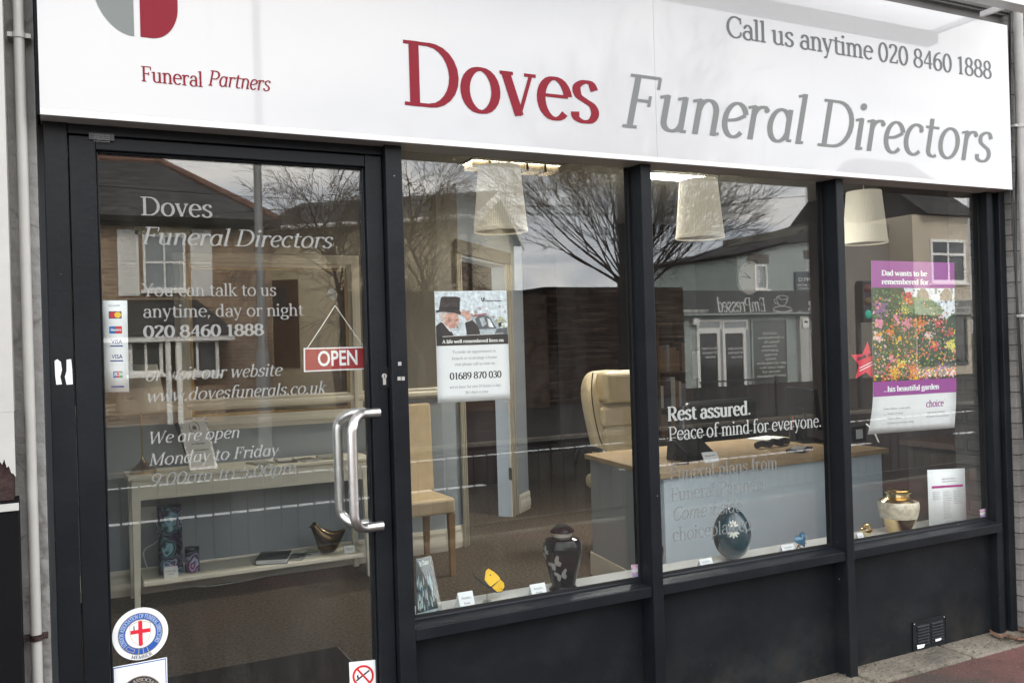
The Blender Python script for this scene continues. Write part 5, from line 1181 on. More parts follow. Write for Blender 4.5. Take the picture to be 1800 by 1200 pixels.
# door mat
q = [G(262, 1200, .012), G(590, 1133, .012), G(650, 1195, .012)]
structure(MB().box(.15, 1.17, .34, 1.41, .0005, .012).build('mat_well_edge', mat('alu_edge', (.3, .3, .29), .4, metal=.8)))
tag(MB().box(.165, 1.155, .355, 1.395, .0125, .02).build('door_mat', MATM), 'black rubber doormat on the carpet inside the door', 'mat')
# --- cream dining chair against the wall
ch = thing('dining_chair', (2.08, 2.6, 0), 'cream leather dining chair with oak legs', 'chair')
sx0, sx1 = 1.78, 2.20; sy0, sy1 = 2.36, 2.78; zs = .49
MB().box(sx0, sx1, sy0, sy1, zs-.10, zs).build('seat', LEATHER, ch, bevel=.022, seg=4)
mb = MB(); zb_ = W(745, 708, 2.5).z
mb.hexa([(sx0, sy0+.02, zs-.02), (sx0+.07, sy0+.02, zs-.02), (sx0+.07, sy1-.01, zs-.02), (sx0, sy1-.01, zs-.02), (sx0-.10, sy0+.02, 1.02), (sx0-.04, sy0+.02, 1.02), (sx0-.04, sy1-.01, 1.02), (sx0-.10, sy1-.01, 1.02)])
cb0, cb1 = W(764, 862, 2.79), W(757, 708, 2.88)
q0 = [Vector((1.80, 2.785, zs-.02)), Vector((cb0.x, 2.785, zs-.02)), Vector((cb0.x, 2.85, zs-.02)), Vector((1.80, 2.85, zs-.02)), Vector((1.82, 2.88, cb1.z)), Vector((cb1.x, 2.88, cb1.z)), Vector((cb1.x, 2.93, cb1.z)), Vector((1.82, 2.93, cb1.z))]
mb = MB().hexa(q0); mb.build('backrest', LEATHER, ch, bevel=.018, seg=4)
for (x, y, dx, dy) in ((sx1-.025, sy0+.025, 0, 0), (sx0+.025, sy0+.025, 0, 0), (sx1-.05, sy1-.03, .02, .06), (sx0+.025, sy1-.03, 0, .06)):
    a, b = .022, .015
    MB().hexa([(x-b+dx, y-b+dy, 0), (x+b+dx, y-b+dy, 0), (x+b+dx, y+b+dy, 0), (x-b+dx, y+b+dy, 0), (x-a, y-a, zs-.1), (x+a, y-a, zs-.1), (x+a, y+a, zs-.1), (x-a, y+a, zs-.1)]).build('leg', OAKLEG, ch, bevel=.003)
# --- reception desk
DZ = .745; dx0, dx1, dy0, dy1 = 2.80, 4.42, 1.0, 1.93
dk = thing('reception_desk', ((dx0+dx1)/2, (dy0+dy1)/2, 0), 'pale blue panelled reception desk with an oak top', 'desk')
mb = MB(); tp = [(dx0-.03, dy0-.02), (dx1+.03, dy0-.02), (dx1+.03, dy1+.02), (dx0+.10, dy1+.02)]
mb.prism([(x, y, DZ-.03) for x, y in tp], (0, 0, .03)); mb.build('desk_top', OAK, dk, bevel=.003)
MB().box(dx0+.012, dx1, dy0+.012, dy0+.032, .0, DZ-.031).build('front_panel', DESKP, dk, bevel=.002)
q = [Vector((dx0, dy0+.034, 0)), Vector((dx0+.022, dy0+.034, 0)), Vector((dx0+.15, dy1, 0)), Vector((dx0+.128, dy1, 0))]
MB().hexa(q+[p+Vector((0, 0, DZ-.031)) for p in q]).build('side_panel', DESKS, dk)
q = [Vector((dx0-.014, dy0+.05, 0.001)), Vector((dx0-.002, dy0+.05, .001)), Vector((dx0+.122, dy1+.004, .001)), Vector((dx0+.11, dy1+.004, .001))]
MB().hexa(q+[p+Vector((0, 0, .14)) for p in q]).build('skirting', TRIM, dk, bevel=.003)
MB().box(dx1-.02, dx1-.0005, dy0+.034, dy1, 0, DZ-.031).build('side_panel', DESKS, dk)
structure(MB().box(4.43, 5.89, 1.3, 1.8, .001, .02).build('mat_runner', mat('burgundy_mat', (.11, .015, .03), .9)))
# things on the desk
def on_desk(u, v): return G(u, v, DZ+.0006)
c = on_desk(1228, 808)
tb = thing('desk_phone', c, 'black desk telephone on the oak desk top', 'telephone')
T_ = Matrix.Translation(c+Vector((0, .06, 0))) @ Matrix.Rotation(.15, 4, 'Z')
MB().prism([T_ @ Vector(q) for q in ((-.12, -.08, 0), (-.12, .09, 0), (-.12, .075, .11), (-.12, .05, .115), (-.12, -.08, .025))], T_.to_3x3() @ Vector((.24, 0, 0))).build('phone_body', BLACKPL, tb, bevel=.006)
MB().box(-.115, -.065, -.07, .085, 0, .03, 0, T_ @ Matrix.Translation(Vector((0, 0, .058))) @ Matrix.Rotation(.55, 4, 'X')).build('handset', BLACKPL, tb, bevel=.01, seg=3)
pts = [c+Vector(q) for q in ((-.12, .02, .02), (-.17, -.0, .05), (-.21, -.03, .012), (-.23, -.08, .004), (-.15, -.10, .004))]
MB().tube(smooth(pts), .004, 8).build('phone_cord', BLACKPL, tb)
c = on_desk(1253, 812); mb = MB().flat([c+Vector(q) for q in ((-.055, 0, 0), (.055, 0, 0), (.05, .03, .055), (-.055, .03, .055))])
line_text(mb, 'Please ring', c+Vector((-.04, 0, .033)), c+Vector((.03, 0, .033)), .007, c.y+.0165, mi=1)
tag(mb.build('desk_card', [PAPER, GREYINK], solid=.001), 'white card propped on the desk before the telephone', 'card')
c = on_desk(1347, 772); tag(MB().box(-.11, .11, -.08, .08, 0, .012, 0, Matrix.Translation(c) @ Matrix.Rotation(.2, 4, 'Z')).build('paper_pad', PAPER, bevel=.002), 'pad of white paper lying on the desk', 'paper')
c = on_desk(1352, 787); mb = MB().tube(smooth([c+Vector(q) for q in ((-.10, .0, .022), (-.05, .01, .03), (.0, .0, .022), (.05, .02, .034), (.10, .01, .022), (.16, .05, .03), (.22, .07, .02))]), [.02]*37, 10)
tag(mb.build('headset', BLACKPL), 'black bundle of headset and cable on the desk', 'headset')
c = on_desk(1405, 792); tag(MB().box(-.10, .10, -.05, .05, 0, .016, 0, Matrix.Translation(c) @ Matrix.Rotation(.5, 4, 'Z')).box(-.08, .09, -.035, .04, .0165, .02, 1, Matrix.Translation(c) @ Matrix.Rotation(.7, 4, 'Z')).build('notebook', [BLACKPL, LB[1]], bevel=.002), 'black notebook with loose papers beside the monitor', 'notebook')
c = on_desk(1418, 775); mo = thing('computer_monitor', c, 'black computer monitor on the reception desk', 'monitor')
T_ = Matrix.Translation(c) @ Matrix.Rotation(R(68), 4, 'Z')
zm0, zm1 = .09, W(1425, 680, c.y).z-DZ
MB().box(-.22, .22, -.025, .012, zm0, zm1, 0, T_ @ Matrix.Rotation(-.1, 4, 'X')).build('screen', BLACKPL, mo, bevel=.006)
MB().box(-.05, .05, .012, .04, .02, .22, 0, T_).box(-.03, .03, .005, .03, .0125, .03, 0, T_).build('neck', BLACKPL, mo, bevel=.004); MB().box(-.12, .12, -.08, .08, 0, .012, 0, T_).build('foot', BLACKPL, mo, bevel=.004)
pts = [c+Vector(q) for q in ((.05, -.02, .18), (.12, -.05, .06), (.22, -.08, .012), (.34, -.02, .01), (.45, .1, .01))]
tag(MB().tube(smooth(pts), .005, 8).build('monitor_cable', BLACKPL), 'black cable drooping from the monitor across the desk', 'cable')
c = on_desk(1396, 775); pt = thing('pen_pot', c, 'small pot of coloured pens by the monitor', 'pen pot')
MB().lathe([(.001, 0), (.03, 0), (.032, .09), (.028, .09), (.027, .01)], c, 20).build('pot', BLACKPL, pt)
for i, m_ in enumerate((flatm('pen_teal', (.01, .22, .2)), flatm('pen_orange', (.6, .18, .06)), BLACKPL)):
    MB().tube([c+Vector((.008*(i-1), 0, .02)), c+Vector((.02*(i-1), .006*i, .15+.01*i))], .004, 8).build('pen', m_, pt)
c = on_desk(1500, 775); tag(MB().box(-.06, .06, -.05, .05, 0, .10, 0, Matrix.Translation(c)).box(-.03, .03, -.0525, -.0505, .02, .08, 1, Matrix.Translation(c)).build('card_terminal', [BLACKPL, PAPER], bevel=.004), 'black and white box at the end of the desk', 'box')
p0, p1 = W(1512, 785, 1.35), W(1545, 760, 1.35)
tag(MB().tube([Vector((p0.x, 1.2, DZ+.004)), Vector((p1.x-.05, 1.35, DZ+.06)), Vector((p1.x, 1.45, DZ+.09))], .005, 8).build('white_cord', PAPER), 'white cord rising from the desk top', 'cord')
# --- cream executive chair behind the desk
ec = thing('office_chair', (3.30, 2.42, 0), 'high backed ivory leather office chair behind the desk', 'chair')
yc = 2.40
def CX(u, v): return W(u, v, yc)
front = [(1046, 655), (1060, 650), (1085, 648), (1104, 649), (1115, 664), (1122, 700), (1128, 740), (1132, 790), (1134, 815), (1062, 812), (1050, 780), (1038, 735), (1030, 690), (1033, 665)]
mb = MB()
secs = []                                   # backrest as a padded slab following the outline
outl = [((1024, 1122), 812, .0), ((1026, 1128), 790, .01)]
rows = [(830, 1052, 1140, .00), (800, 1046, 1140, .02), (770, 1040, 1137, .035), (735, 1034, 1133, .05), (700, 1030, 1128, .07), (675, 1032, 1122, .09), (658, 1040, 1115, .105), (650, 1052, 1105, .115)]
n = 24; vs, fs = [], []
for (v, ul, ur, dy) in rows:
    a, b = W(ul, v, yc), W(ur, v, yc); cx_, hw = (a.x+b.x)/2, (b.x-a.x)/2; th = .07 if v > 660 else .045
    for k in range(n):
        t = 2*math.pi*k/n; ct_, s_t = math.cos(t), math.sin(t)
        vs.append(Vector((cx_+hw*math.copysign(abs(ct_)**.45, ct_), yc+dy+th*math.copysign(abs(s_t)**.6, s_t)-.035*(abs(ct_)**3), (a.z+b.z)/2)))
for i in range(len(rows)-1):
    for k in range(n): fs.append((i*n+k, i*n+(k+1) % n, (i+1)*n+(k+1) % n, (i+1)*n+k))
fs += [list(range(n))[::-1], [(len(rows)-1)*n+k for k in range(n)]]
mb.add(vs, fs, 0, True); mb.build('backrest', LEATHER2, ec, subsurf=1)
a, b = W(1058, 655, yc-.05), W(1116, 706, yc-.05)
mb = MB().box(a.x, b.x+.03, yc-.085, yc+.05, b.z, a.z+.01); mb.build('headrest', LEATHER2, ec, bevel=.04, seg=5)
for (v0, v1, ua, ub) in ((715, 745, 1056, 1122), (750, 790, 1060, 1126)):
    a, b = W(ua, v0, yc-.05), W(ub, v1, yc-.05); MB().box(a.x, b.x, yc-.075, yc-.02, b.z, a.z).build('back_cushion', LEATHER2, ec, bevel=.028, seg=5)
pts = [W(u, v, yc-.10+.0005*(v-650)) for u, v in ((1042, 655), (1040, 690), (1046, 735), (1056, 775), (1068, 805))]
MB().tube(smooth(pts), .004, 8).build('piping', BLACKPL, ec)
a = W(1052, 800, 2.2)
MB().box(a.x, a.x+.50, 2.0, 2.40, .45, .55).build('seat', LEATHER2, ec, bevel=.04, seg=4)
for sx_ in (-.04, .53):
    MB().tube(smooth([Vector((a.x+sx_, 2.42, .62)), Vector((a.x+sx_, 2.36, .72)), Vector((a.x+sx_, 2.2, .735)), Vector((a.x+sx_, 2.05, .70)), Vector((a.x+sx_, 2.05, .50))]), .018, 10).build('arm', BLACKPL, ec)
MB().tube([(a.x+.25, 2.2, .45), (a.x+.25, 2.2, .10)], .03, 14).build('column', BLACKPL, ec)
for k in range(5):
    t = R(72*k+15); MB().tube([(a.x+.25, 2.2, .10), (a.x+.25+.28*math.cos(t), 2.2+.28*math.sin(t), .06)], [.03, .018], 10).ball((a.x+.25+.28*math.cos(t), 2.2+.28*math.sin(t), .028), .028, .02, .028, 12).build('star_leg', BLACKPL, ec)
# black chair behind the monitor, back of the room
bc = thing('office_chair', (4.6, 2.3, 0), 'low black office chair behind the reception desk', 'chair')
a, b = W(1200, 706, 2.4), W(1330, 760, 2.4)
MB().box(a.x, b.x, 2.36, 2.46, .60, a.z).build('backrest', BLACKPL, bc, bevel=.05, seg=4)
MB().box(a.x, b.x, 1.98, 2.34, .42, .50).build('seat', BLACKPL, bc, bevel=.03, seg=3); MB().tube([((a.x+b.x)/2, 2.2, .42), ((a.x+b.x)/2, 2.2, .03)], [.03, .12], 14).build('column', BLACKPL, bc)
# shelf and framed print on the wall behind
YB = 4.6
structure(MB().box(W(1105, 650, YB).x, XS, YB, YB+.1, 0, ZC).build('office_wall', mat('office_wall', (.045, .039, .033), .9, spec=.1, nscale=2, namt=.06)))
a, b = W(1193, 618, YB), W(1229, 664, YB)
fp = thing('framed_print', ((a.x+b.x)/2, YB, b.z), 'small pale framed print on the office wall', 'picture')
mb = MB(); frame_ring(mb, a.x, b.x, b.z, a.z, .02, YB-.001, YB-.02); mb.build('frame', mat('pale_frame', (.42, .42, .40), .5), fp)
mb = MB().box(a.x+.018, b.x-.018, YB-.008, YB-.001, b.z+.018, a.z-.018, 0)
cxp, czp = (a.x+b.x)/2, (a.z+b.z)/2
mb.tube([(cxp, YB-.01, czp-.06), (cxp+.01, YB-.01, czp), (cxp-.01, YB-.01, czp+.04)], .005, 6, 1)
for k in range(5): mb.ball((cxp-.01+.03*math.cos(k*1.26), YB-.01, czp+.05+.03*math.sin(k*1.26)), .018, .002, .018, 8, 1)
mb.build('print', [mat('print_paper', (.36, .38, .37), .6), flatm('print_grey', (.12, .13, .13))], fp)
a, b = W(1160, 615, YB), W(1186, 700, YB)
bsx0, bsx1 = W(1128, 650, YB).x, W(1187, 650, YB).x
bs = thing('bookcase', (bsx0, YB, 0), 'dark bookcase full of files on the office wall', 'bookcase')
mb = MB().box(bsx0, bsx0+.02, YB-.28, YB-.001, 0, 1.6).box(bsx1-.02, bsx1, YB-.28, YB-.001, 0, 1.6)
for z in (.05, .4, .75, 1.1, 1.45): mb.box(bsx0+.0205, bsx1-.0205, YB-.28, YB-.001, z, z+.02)
mb.build('carcass', mat('dark_wood', (.05, .032, .022), .5, nscale=5, namt=.3), bs)
rnd = random.Random(17); fm = [flatm('file_%s' % q, tuple(v*.5 for v in c)) for q, c in (('white', (.5, .5, .48)), ('grey', (.25, .25, .26)), ('brown', (.22, .13, .07)), ('black', (.03, .03, .03)))]
for z in (.42, .77, 1.12):
    x = bsx0+.03
    while x < bsx1-.07:
        w = rnd.uniform(.03, .06); MB().box(x, x+w-.003, YB-.26, YB-.05, z+.0005, z+rnd.uniform(.2, .30)).build('file', rnd.choice(fm), bs); x += w
a = W(1240, 665, YB); 
for i in range(3):
    x = a.x+.02+.17*i; tag(MB().box(x, x+.13, YB-.02, YB-.001, .78, 1.02).box(x+.012, x+.118, YB-.022, YB-.0205, .80, 1.0, 1).build('notice', [fm[3], fm[0] if i != 1 else fm[1]]), ['dark edged notice pinned on the office wall below the print', 'grey notice pinned on the office wall between two others', 'white notice pinned on the office wall near the clock'][i], 'notice')
# wall clock
yck = 3.78; p = W(1318, 488, 0); rat = p.x/D
ck = XR(1318, 488, XS-.02); rC = .175
clk = thing('wall_clock', (XS, ck.y, ck.z), 'round wall clock with a pale face on the end wall', 'clock')
Ty = Matrix.Rotation(R(-90), 3, 'Y')
def YL(prof, dx=0): lv = MB().lathe(prof, (0, 0, 0), 48); return [Ty @ q + Vector((XS-.001+dx, ck.y, ck.z)) for q in lv.v], lv.f
v_, f_ = YL([(.001, 0), (rC, 0), (rC, .03), (rC*.93, .034), (rC*.9, .02)]); MB().add(v_, f_, 0, True).build('rim', mat('clock_rim', (.12, .11, .10), .3, metal=.6), clk)
v_, f_ = YL([(rC*.9, .019), (.001, .0195)]); MB().add(v_, f_).build('dial', mat('clock_face', (.42, .37, .35), .5), clk)
mb = MB(); xk = XS-.0215
def KP(a, r): return Vector((xk, ck.y-r*math.sin(a), ck.z+r*math.cos(a)))     # faces -x; clockwise seen from the room
def khand(a, L_, w, dx=0):
    d = Vector((0, -math.sin(a), math.cos(a))); s_ = Vector((0, math.cos(a), math.sin(a)))*w; c = Vector((xk-dx, ck.y, ck.z)); mb.flat([c-d*L_*.15-s_, c-d*L_*.15+s_, c+d*L_+s_*.4, c+d*L_-s_*.4])
khand(R(-52), rC*.5, .007, .001); khand(R(-80), rC*.72, .005, .002)
for i in range(12):
    a = R(30*i); d = Vector((0, -math.sin(a), math.cos(a))); s_ = Vector((0, math.cos(a), math.sin(a)))*.003; c = Vector((xk, ck.y, ck.z)); mb.flat([c+d*rC*.74-s_, c+d*rC*.74+s_, c+d*rC*.84+s_, c+d*rC*.84-s_])
mb.build('hands', BLACKINK, clk)
# low dark sideboard along the end wall
yA, yB2 = XR(1650, 775, XS-.4).y, XR(1562, 775, XS-.4).y
sb = thing('sideboard', (XS-.2, 1.6, 0), 'low dark wooden sideboard against the end wall', 'sideboard')
ztop = XR(1600, 772, XS-.4).z
MB().box(XS-.45, XS-.002, .62, 1.75, ztop-.04, ztop).build('table_top', mat('walnut', (.06, .036, .026), .4, nscale=6, namt=.3), sb, bevel=.003)
MB().box(XS-.42, XS-.002, .95, 1.70, 0, ztop-.041).build('carcass', mat('dark_oak_panel', (.042, .034, .028), .6, nscale=6, namt=.3), sb)
# --- pendants and ceiling lamps
YPN = 2.0
pts3 = [((838+923)/2, 409), ((1184+1277)/2, 416), (1521, 430)]
zlow = 2.113
for i, (u, v) in enumerate(pts3):
    c = W(u, v, YPN); c.z = zlow; rbt = .162; rtp = .125; hgt = .40
    pn = thing('pendant_light', c, ['pleated cream pendant shade in front of the louvred ceiling lamp', 'pleated cream pendant shade hanging beside the bright ceiling panel', 'pleated cream pendant shade next to the far window post'][i], 'pendant lamp', 'pleated pendant shades')
    prof = [(rbt, 0), (rbt, .018), (rbt*.985, .02)]+[(rbt*.985+(rtp-rbt*.985)*(k/8), .02+(hgt-.03)*k/8) for k in range(9)]
    mb = MB(); mb.lathe(prof[2:], c, 180, 0, pleat=.006); mb.lathe([(rbt*1.01, -.002), (rbt*1.01, .018), (rbt*.98, .018), (rbt*.98, -.002), (rbt*1.01, -.002)], c, 60); mb.build('lamp_shade', SHADE, pn)
    MB().lathe([(rbt*.97, .006), (.001, .006)], c, 40).build('diffuser', mat('opal_diffuser', (.6, .58, .5), .6), pn)
    MB().tube([c+Vector((0, 0, hgt-.05)), Vector((c.x, c.y, ZC-.02))], .004, 8).build('cord', CARD, pn)
    MB().lathe([(.045, 0), (.045, -.012), (.02, -.025), (.001, -.025)], (c.x, c.y, ZC-.0006), 24).build('ceiling_rose', CARD, pn)
def ceiling_panel(x, y, w, h, lab, lit):
    t = thing('ceiling_light', (x, y, ZC), lab, 'ceiling lamp')
    mb = MB(); 
    for (a0, a1, b0, b1) in ((x-w/2, x+w/2, y-h/2, y-h/2+.02), (x-w/2, x+w/2, y+h/2-.02, y+h/2), (x-w/2, x-w/2+.02, y-h/2+.021, y+h/2-.021), (x+w/2-.02, x+w/2, y-h/2+.021, y+h/2-.021)): mb.box(a0, a1, b0, b1, ZC-.012, ZC-.001)
    mb.build('frame', CEIL, t)
    MB().box(x-w/2+.021, x+w/2-.021, y-h/2+.021, y+h/2-.021, ZC-.006, ZC-.002).build('diffuser', LAMPLIT if lit else LOUVRE, t)
    if not lit:
        mb = MB()
        for i in range(1, 5): mb.box(x-w/2+w*i/5-.008, x-w/2+w*i/5+.008, y-h/2+.022, y+h/2-.022, ZC-.055, ZC-.007)
        for j in range(1, 5): mb.box(x-w/2+.022, x+w/2-.022, y-h/2+h*j/5-.003, y-h/2+h*j/5+.003, ZC-.054, ZC-.0075)
        mb.build('louvre_grille', mat('louvre_metal', (.03, .022, .011), .5), t)
ceiling_panel(2.65, 2.33, .66, .22, 'yellowish louvred ceiling lamp over the chair', False)
ceiling_panel(3.96, 2.36, .62, .24, 'bright white ceiling panel over the desk', True)

# ================================================================== THE STREET ACROSS (seen in the glass)
structure(MB().box(-300, 300, -400, -3.301, -.5, -.16).build('ground', EARTH))
KY = -3.30
mb = MB()
for i in range(-30, 40): mb.box(i*.915, i*.915+.905, KY-.13, KY-.001, -.2, -.008)
structure(mb.build('near_kerb', CONC, bevel=.012))
structure(MB().box(-60, 70, -9.2, KY-.1305, -.2, -.12).build('road', ASPHALT))
mb = MB()
for i in range(-8, 12): mb.box(i*6.0, i*6.0+4.2, -6.32, -6.20, -.12, -.116)
mb.box(-60, 70, -8.72, -8.62, -.12, -.116); structure(mb.build('road_marking', LINE))
mb = MB()
for i in range(-50, 60): mb.box(i*.915, i*.915+.905, -9.33, -9.201, -.2, .0)
structure(mb.build('far_kerb', CONC, bevel=.012))
structure(MB().box(-60, 70, -18.4, -9.331, -.2, -.01).build('far_pavement', PAVE))
structure(MB().box(-60, 70, -60, -18.401, -.2, -.012).build('yard', EARTH))
RAILM = mat('dark_rail_paint', (.03, .032, .034), .5, nscale=10, namt=.2)
def railing(y, x0, x1, zt_, zb_, pitch, label, name='guard_railing', panel=2.0):
    t = thing(name, (x0, y, 0), label, 'railing', 'street guard railings'); x = x0
    mbr = MB(); mbb = MB()
    while x < x1-.01:
        xe = min(x1, x+panel)
        mbr.box(x, xe-.06, y-.02, y+.02, zt_-.03, zt_).box(x, xe-.06, y-.015, y+.015, zb_, zb_+.025)
        n = int((xe-x-.1)/pitch)
        for i in range(1, n+1): mbb.tube([(x+i*pitch, y, zb_+.026), (x+i*pitch, y, zt_-.031)], .006, 6, cap=False)
        MB().box(xe-.055, xe-.005, y-.025, y+.025, -.1, zt_+.03).build('post', RAILM, t); x = xe
    mbr.build('rail', RAILM, t); mbb.build('bars', RAILM, t).name = 'baluster_grille'
railing(-3.02, -1.9, 9.5, .715, .14, .105, 'dark steel guard railing along the near kerb behind the viewer')
ra, rb2 = M(1262, 669, 9.6), M(1352, 664, 9.6)
railing(-9.6, ra.x-.4, rb2.x+.2, ra.z, .05, .12, 'dark guard railing at the far kerb in front of the cafe')
# ---- generic pieces
STOCK = brickmat('stock_brick', (.34, .225, .13), (.22, .13, .075), (.34, .30, .24), bump=.4, bw=.25, bh=.085, ms=.012)
DKBRICK = brickmat('dark_brick', (.085, .055, .040), (.05, .032, .024), (.085, .072, .06), bump=.4)
SLATE = brickmat('slate', (.055, .053, .052), (.042, .041, .042), (.022, .022, .022), bw=.30, bh=.16, ms=.006, bump=.6)
SLATE2 = brickmat('slate_light', (.085, .085, .085), (.07, .07, .072), (.03, .03, .03), bw=.30, bh=.2, ms=.006, bump=.6)
CREAMR = mat('cream_render', (.58, .50, .34), .85, nscale=1.2, namt=.12)
WHITER = mat('white_render', (.50, .50, .46), .85, nscale=1.2, namt=.1)
CREAM2 = mat('beige_render', (.50, .43, .33), .85, nscale=1.2, namt=.1)
WHITEP = mat('white_joinery', (.82, .80, .75), .5)
DGLASS = mat('house_window_glass', (.05, .058, .06), .06, nscale=2, namt=.4)
CURT = mat('blind', (.26, .29, .29), .5, coat=1)
GREEN = mat('cafe_grey_green', (.085, .095, .09), .6, nscale=4, namt=.08)
GREENW = mat('cafe_wall', (.33, .37, .35), .75, nscale=2, namt=.08)
def win(parent, x0, x1, z0, z1, yf, nx=2, nz=2, pm=None, sill=True, name='window', bar=.05, m_=None):
    """frame standing proud of the wall face yf (street side is +y), pane set back in it"""
    mb = MB(); w = bar; m_ = m_ or WHITEP
    mb.box(x0, x0+w, yf+.001, yf+.05, z0, z1).box(x1-w, x1, yf+.001, yf+.05, z0, z1).box(x0+w, x1-w, yf+.001, yf+.05, z1-w, z1).box(x0+w, x1-w, yf+.001, yf+.05, z0, z0+w)
    for i in range(1, nx): x = x0+(x1-x0)*i/nx; mb.box(x-w*.35, x+w*.35, yf+.001, yf+.042, z0+w, z1-w)
    for j in range(1, nz): z = z0+(z1-z0)*j/nz; mb.box(x0+w, x1-w, yf+.001, yf+.046, z-w*.5, z+w*.5)
    f = mb.build(name, m_, parent); MB().box(x0+w*.5, x1-w*.5, yf+.0005, yf+.018, z0+w*.5, z1-w*.5).build('pane', pm or DGLASS, f)
    if sill: MB().box(x0-.06, x1+.06, yf+.001, yf+.12, z0-.07, z0-.001).build('sill', m_, f)
    return f
# ---- brick house
dB = 18.0; yB = -dB
e0, e1_ = M(170, 378, dB), M(484, 391, dB); xL, xR_ = M(60, 400, dB).x-4.0, M(474, 450, dB).x; ze = (e0.z+e1_.z)/2
bh = thing('brick_house', ((xL+xR_)/2, yB, 0), 'yellow brick house with a hipped slate roof and white shutters', 'house')
MB().box(xL, xR_, yB-8, yB, -.2, ze).build('wall', STOCK, bh)
xe = M(486, 390, dB).x; xl2 = xL-.3; rz = M(280, 273, dB+3).z; rx = M(283, 273, dB+3.9).x
o = .28
A_ = [Vector((xl2, yB+o, ze-.02)), Vector((xe, yB+o, ze-.02)), Vector((xe, yB-8-o, ze-.02)), Vector((xl2, yB-8-o, ze-.02)), Vector((xl2+3.0, yB-4, rz)), Vector((rx, yB-4, rz))]
rf = MB().add(A_, [(0, 1, 5, 4), (1, 2, 5), (2, 3, 4, 5), (3, 0, 4), (3, 2, 1, 0)]).build('roof', SLATE, bh)
mb = MB()
for a, b in ((A_[1], A_[5]), (A_[0], A_[4]), (A_[4], A_[5])): mb.tube([a+Vector((0, 0, .03)), b+Vector((0, 0, .03))], .09, 8)
mb.build('ridge_tile', mat('terracotta', (.13, .06, .04), .8, nscale=6, namt=.3), rf)
MB().box(xl2, xe+.02, yB+o+.001, yB+o+.11, ze-.14, ze-.02).box(xl2, xe, yB+.002, yB+o, ze-.20, ze-.0205).build('gutter', BLACKPAINT, rf)
a, b = M(250, 412, dB), M(327, 520, dB)
MB().box(a.x-.15, b.x+.15, yB+.001, yB+.03, a.z+.0, a.z+.22).build('window_lintel', CREAMR, bh)
win(bh, a.x, b.x, b.z+.12, a.z, yB, 2, 2, CURT)
for u0, u1 in ((205, 246), (333, 374)):
    a2, b2 = M(u0, 403, dB), M(u1, 520, dB); mb = MB().box(a2.x, b2.x, yB+.001, yB+.03, b2.z, a2.z)
    n = 26
    for i in range(n):
        if i == n//2: continue
        z = b2.z+.06+(a2.z-b2.z-.12)*i/n; mb.hexa([(a2.x+.06, yB+.031, z), (b2.x-.06, yB+.031, z), (b2.x-.06, yB+.032, z), (a2.x+.06, yB+.032, z), (a2.x+.06, yB+.05, z-.002), (b2.x-.06, yB+.05, z-.002), (b2.x-.06, yB+.0325, z+.03), (a2.x+.06, yB+.0325, z+.03)])
    mb.build('shutter', mat('shutter_paint', (.74, .72, .66), .6), bh)
# lean-to and bay on the ground floor
zb0 = M(300, 586, dB-1).z; xa, xb = M(150, 590, dB-1).x, M(402, 590, dB-1).x; zt2 = M(300, 527, dB).z
mb = MB().add([Vector(q) for q in ((xa, yB+1.15, zb0), (xb+.15, yB+1.15, zb0), (xb-.5, yB+.002, zt2), (xa, yB+.002, zt2), (xa, yB+1.15, zb0-.05), (xb+.15, yB+1.15, zb0-.05), (xb+.15, yB+.002, zb0-.05), (xa, yB+.002, zb0-.05))], [(0, 1, 2, 3), (1, 6, 2), (4, 5, 1, 0), (5, 6, 1), (7, 6, 5, 4), (0, 3, 7, 4), (3, 2, 6, 7)])
mb.build('porch_roof', SLATE, bh)
MB().box(xa, xb+.1, yB+1.02, yB+1.12, zb0-.16, zb0-.0505).build('porch_fascia', WHITEP, bh)
MB().box(xa, xb-.1, yB+.002, yB+.9, -.1, .75).build('bay_wall', STOCK, bh)
for u0, u1, v0, v1 in ((226, 288, 597, 656), (308, 386, 596, 656)):
    a, b = M(u0, v0, dB-1), M(u1, v1, dB-1); win(bh, a.x, b.x, b.z, a.z, yB+.9, 2, 1, None, True, bar=.07)
for u in (298, 317): p = M(u, 680, dB-1.1); MB().box(p.x-.05, p.x+.05, yB+.97, yB+1.07, -.05, zb0-.16).build('porch_post', WHITEP, bh)
# small window at the side part
# ---- lamp post
lp = M(457, 500, 9.9); t = thing('street_lamp', (lp.x, -9.9, 0), 'tall grey street lamp in front of the brick house', 'street lamp')
LPM = mat('lamp_post_grey', (.17, .17, .165), .5, metal=.3, nscale=5, namt=.15)
zt3 = 6.9
MB().tube([(lp.x, -9.9, -.1), (lp.x, -9.9, 1.4), (lp.x, -9.9, 1.45), (lp.x, -9.9, zt3)], [.095, .095, .06, .05], 16).build('column', LPM, t)
MB().tube([(lp.x, -9.9, zt3), (lp.x, -9.6, zt3+.12), (lp.x, -9.2, zt3+.15)], .04, 10).ball((lp.x, -8.95, zt3+.16), .16, .36, .09, 20).build('lantern', LPM, t)
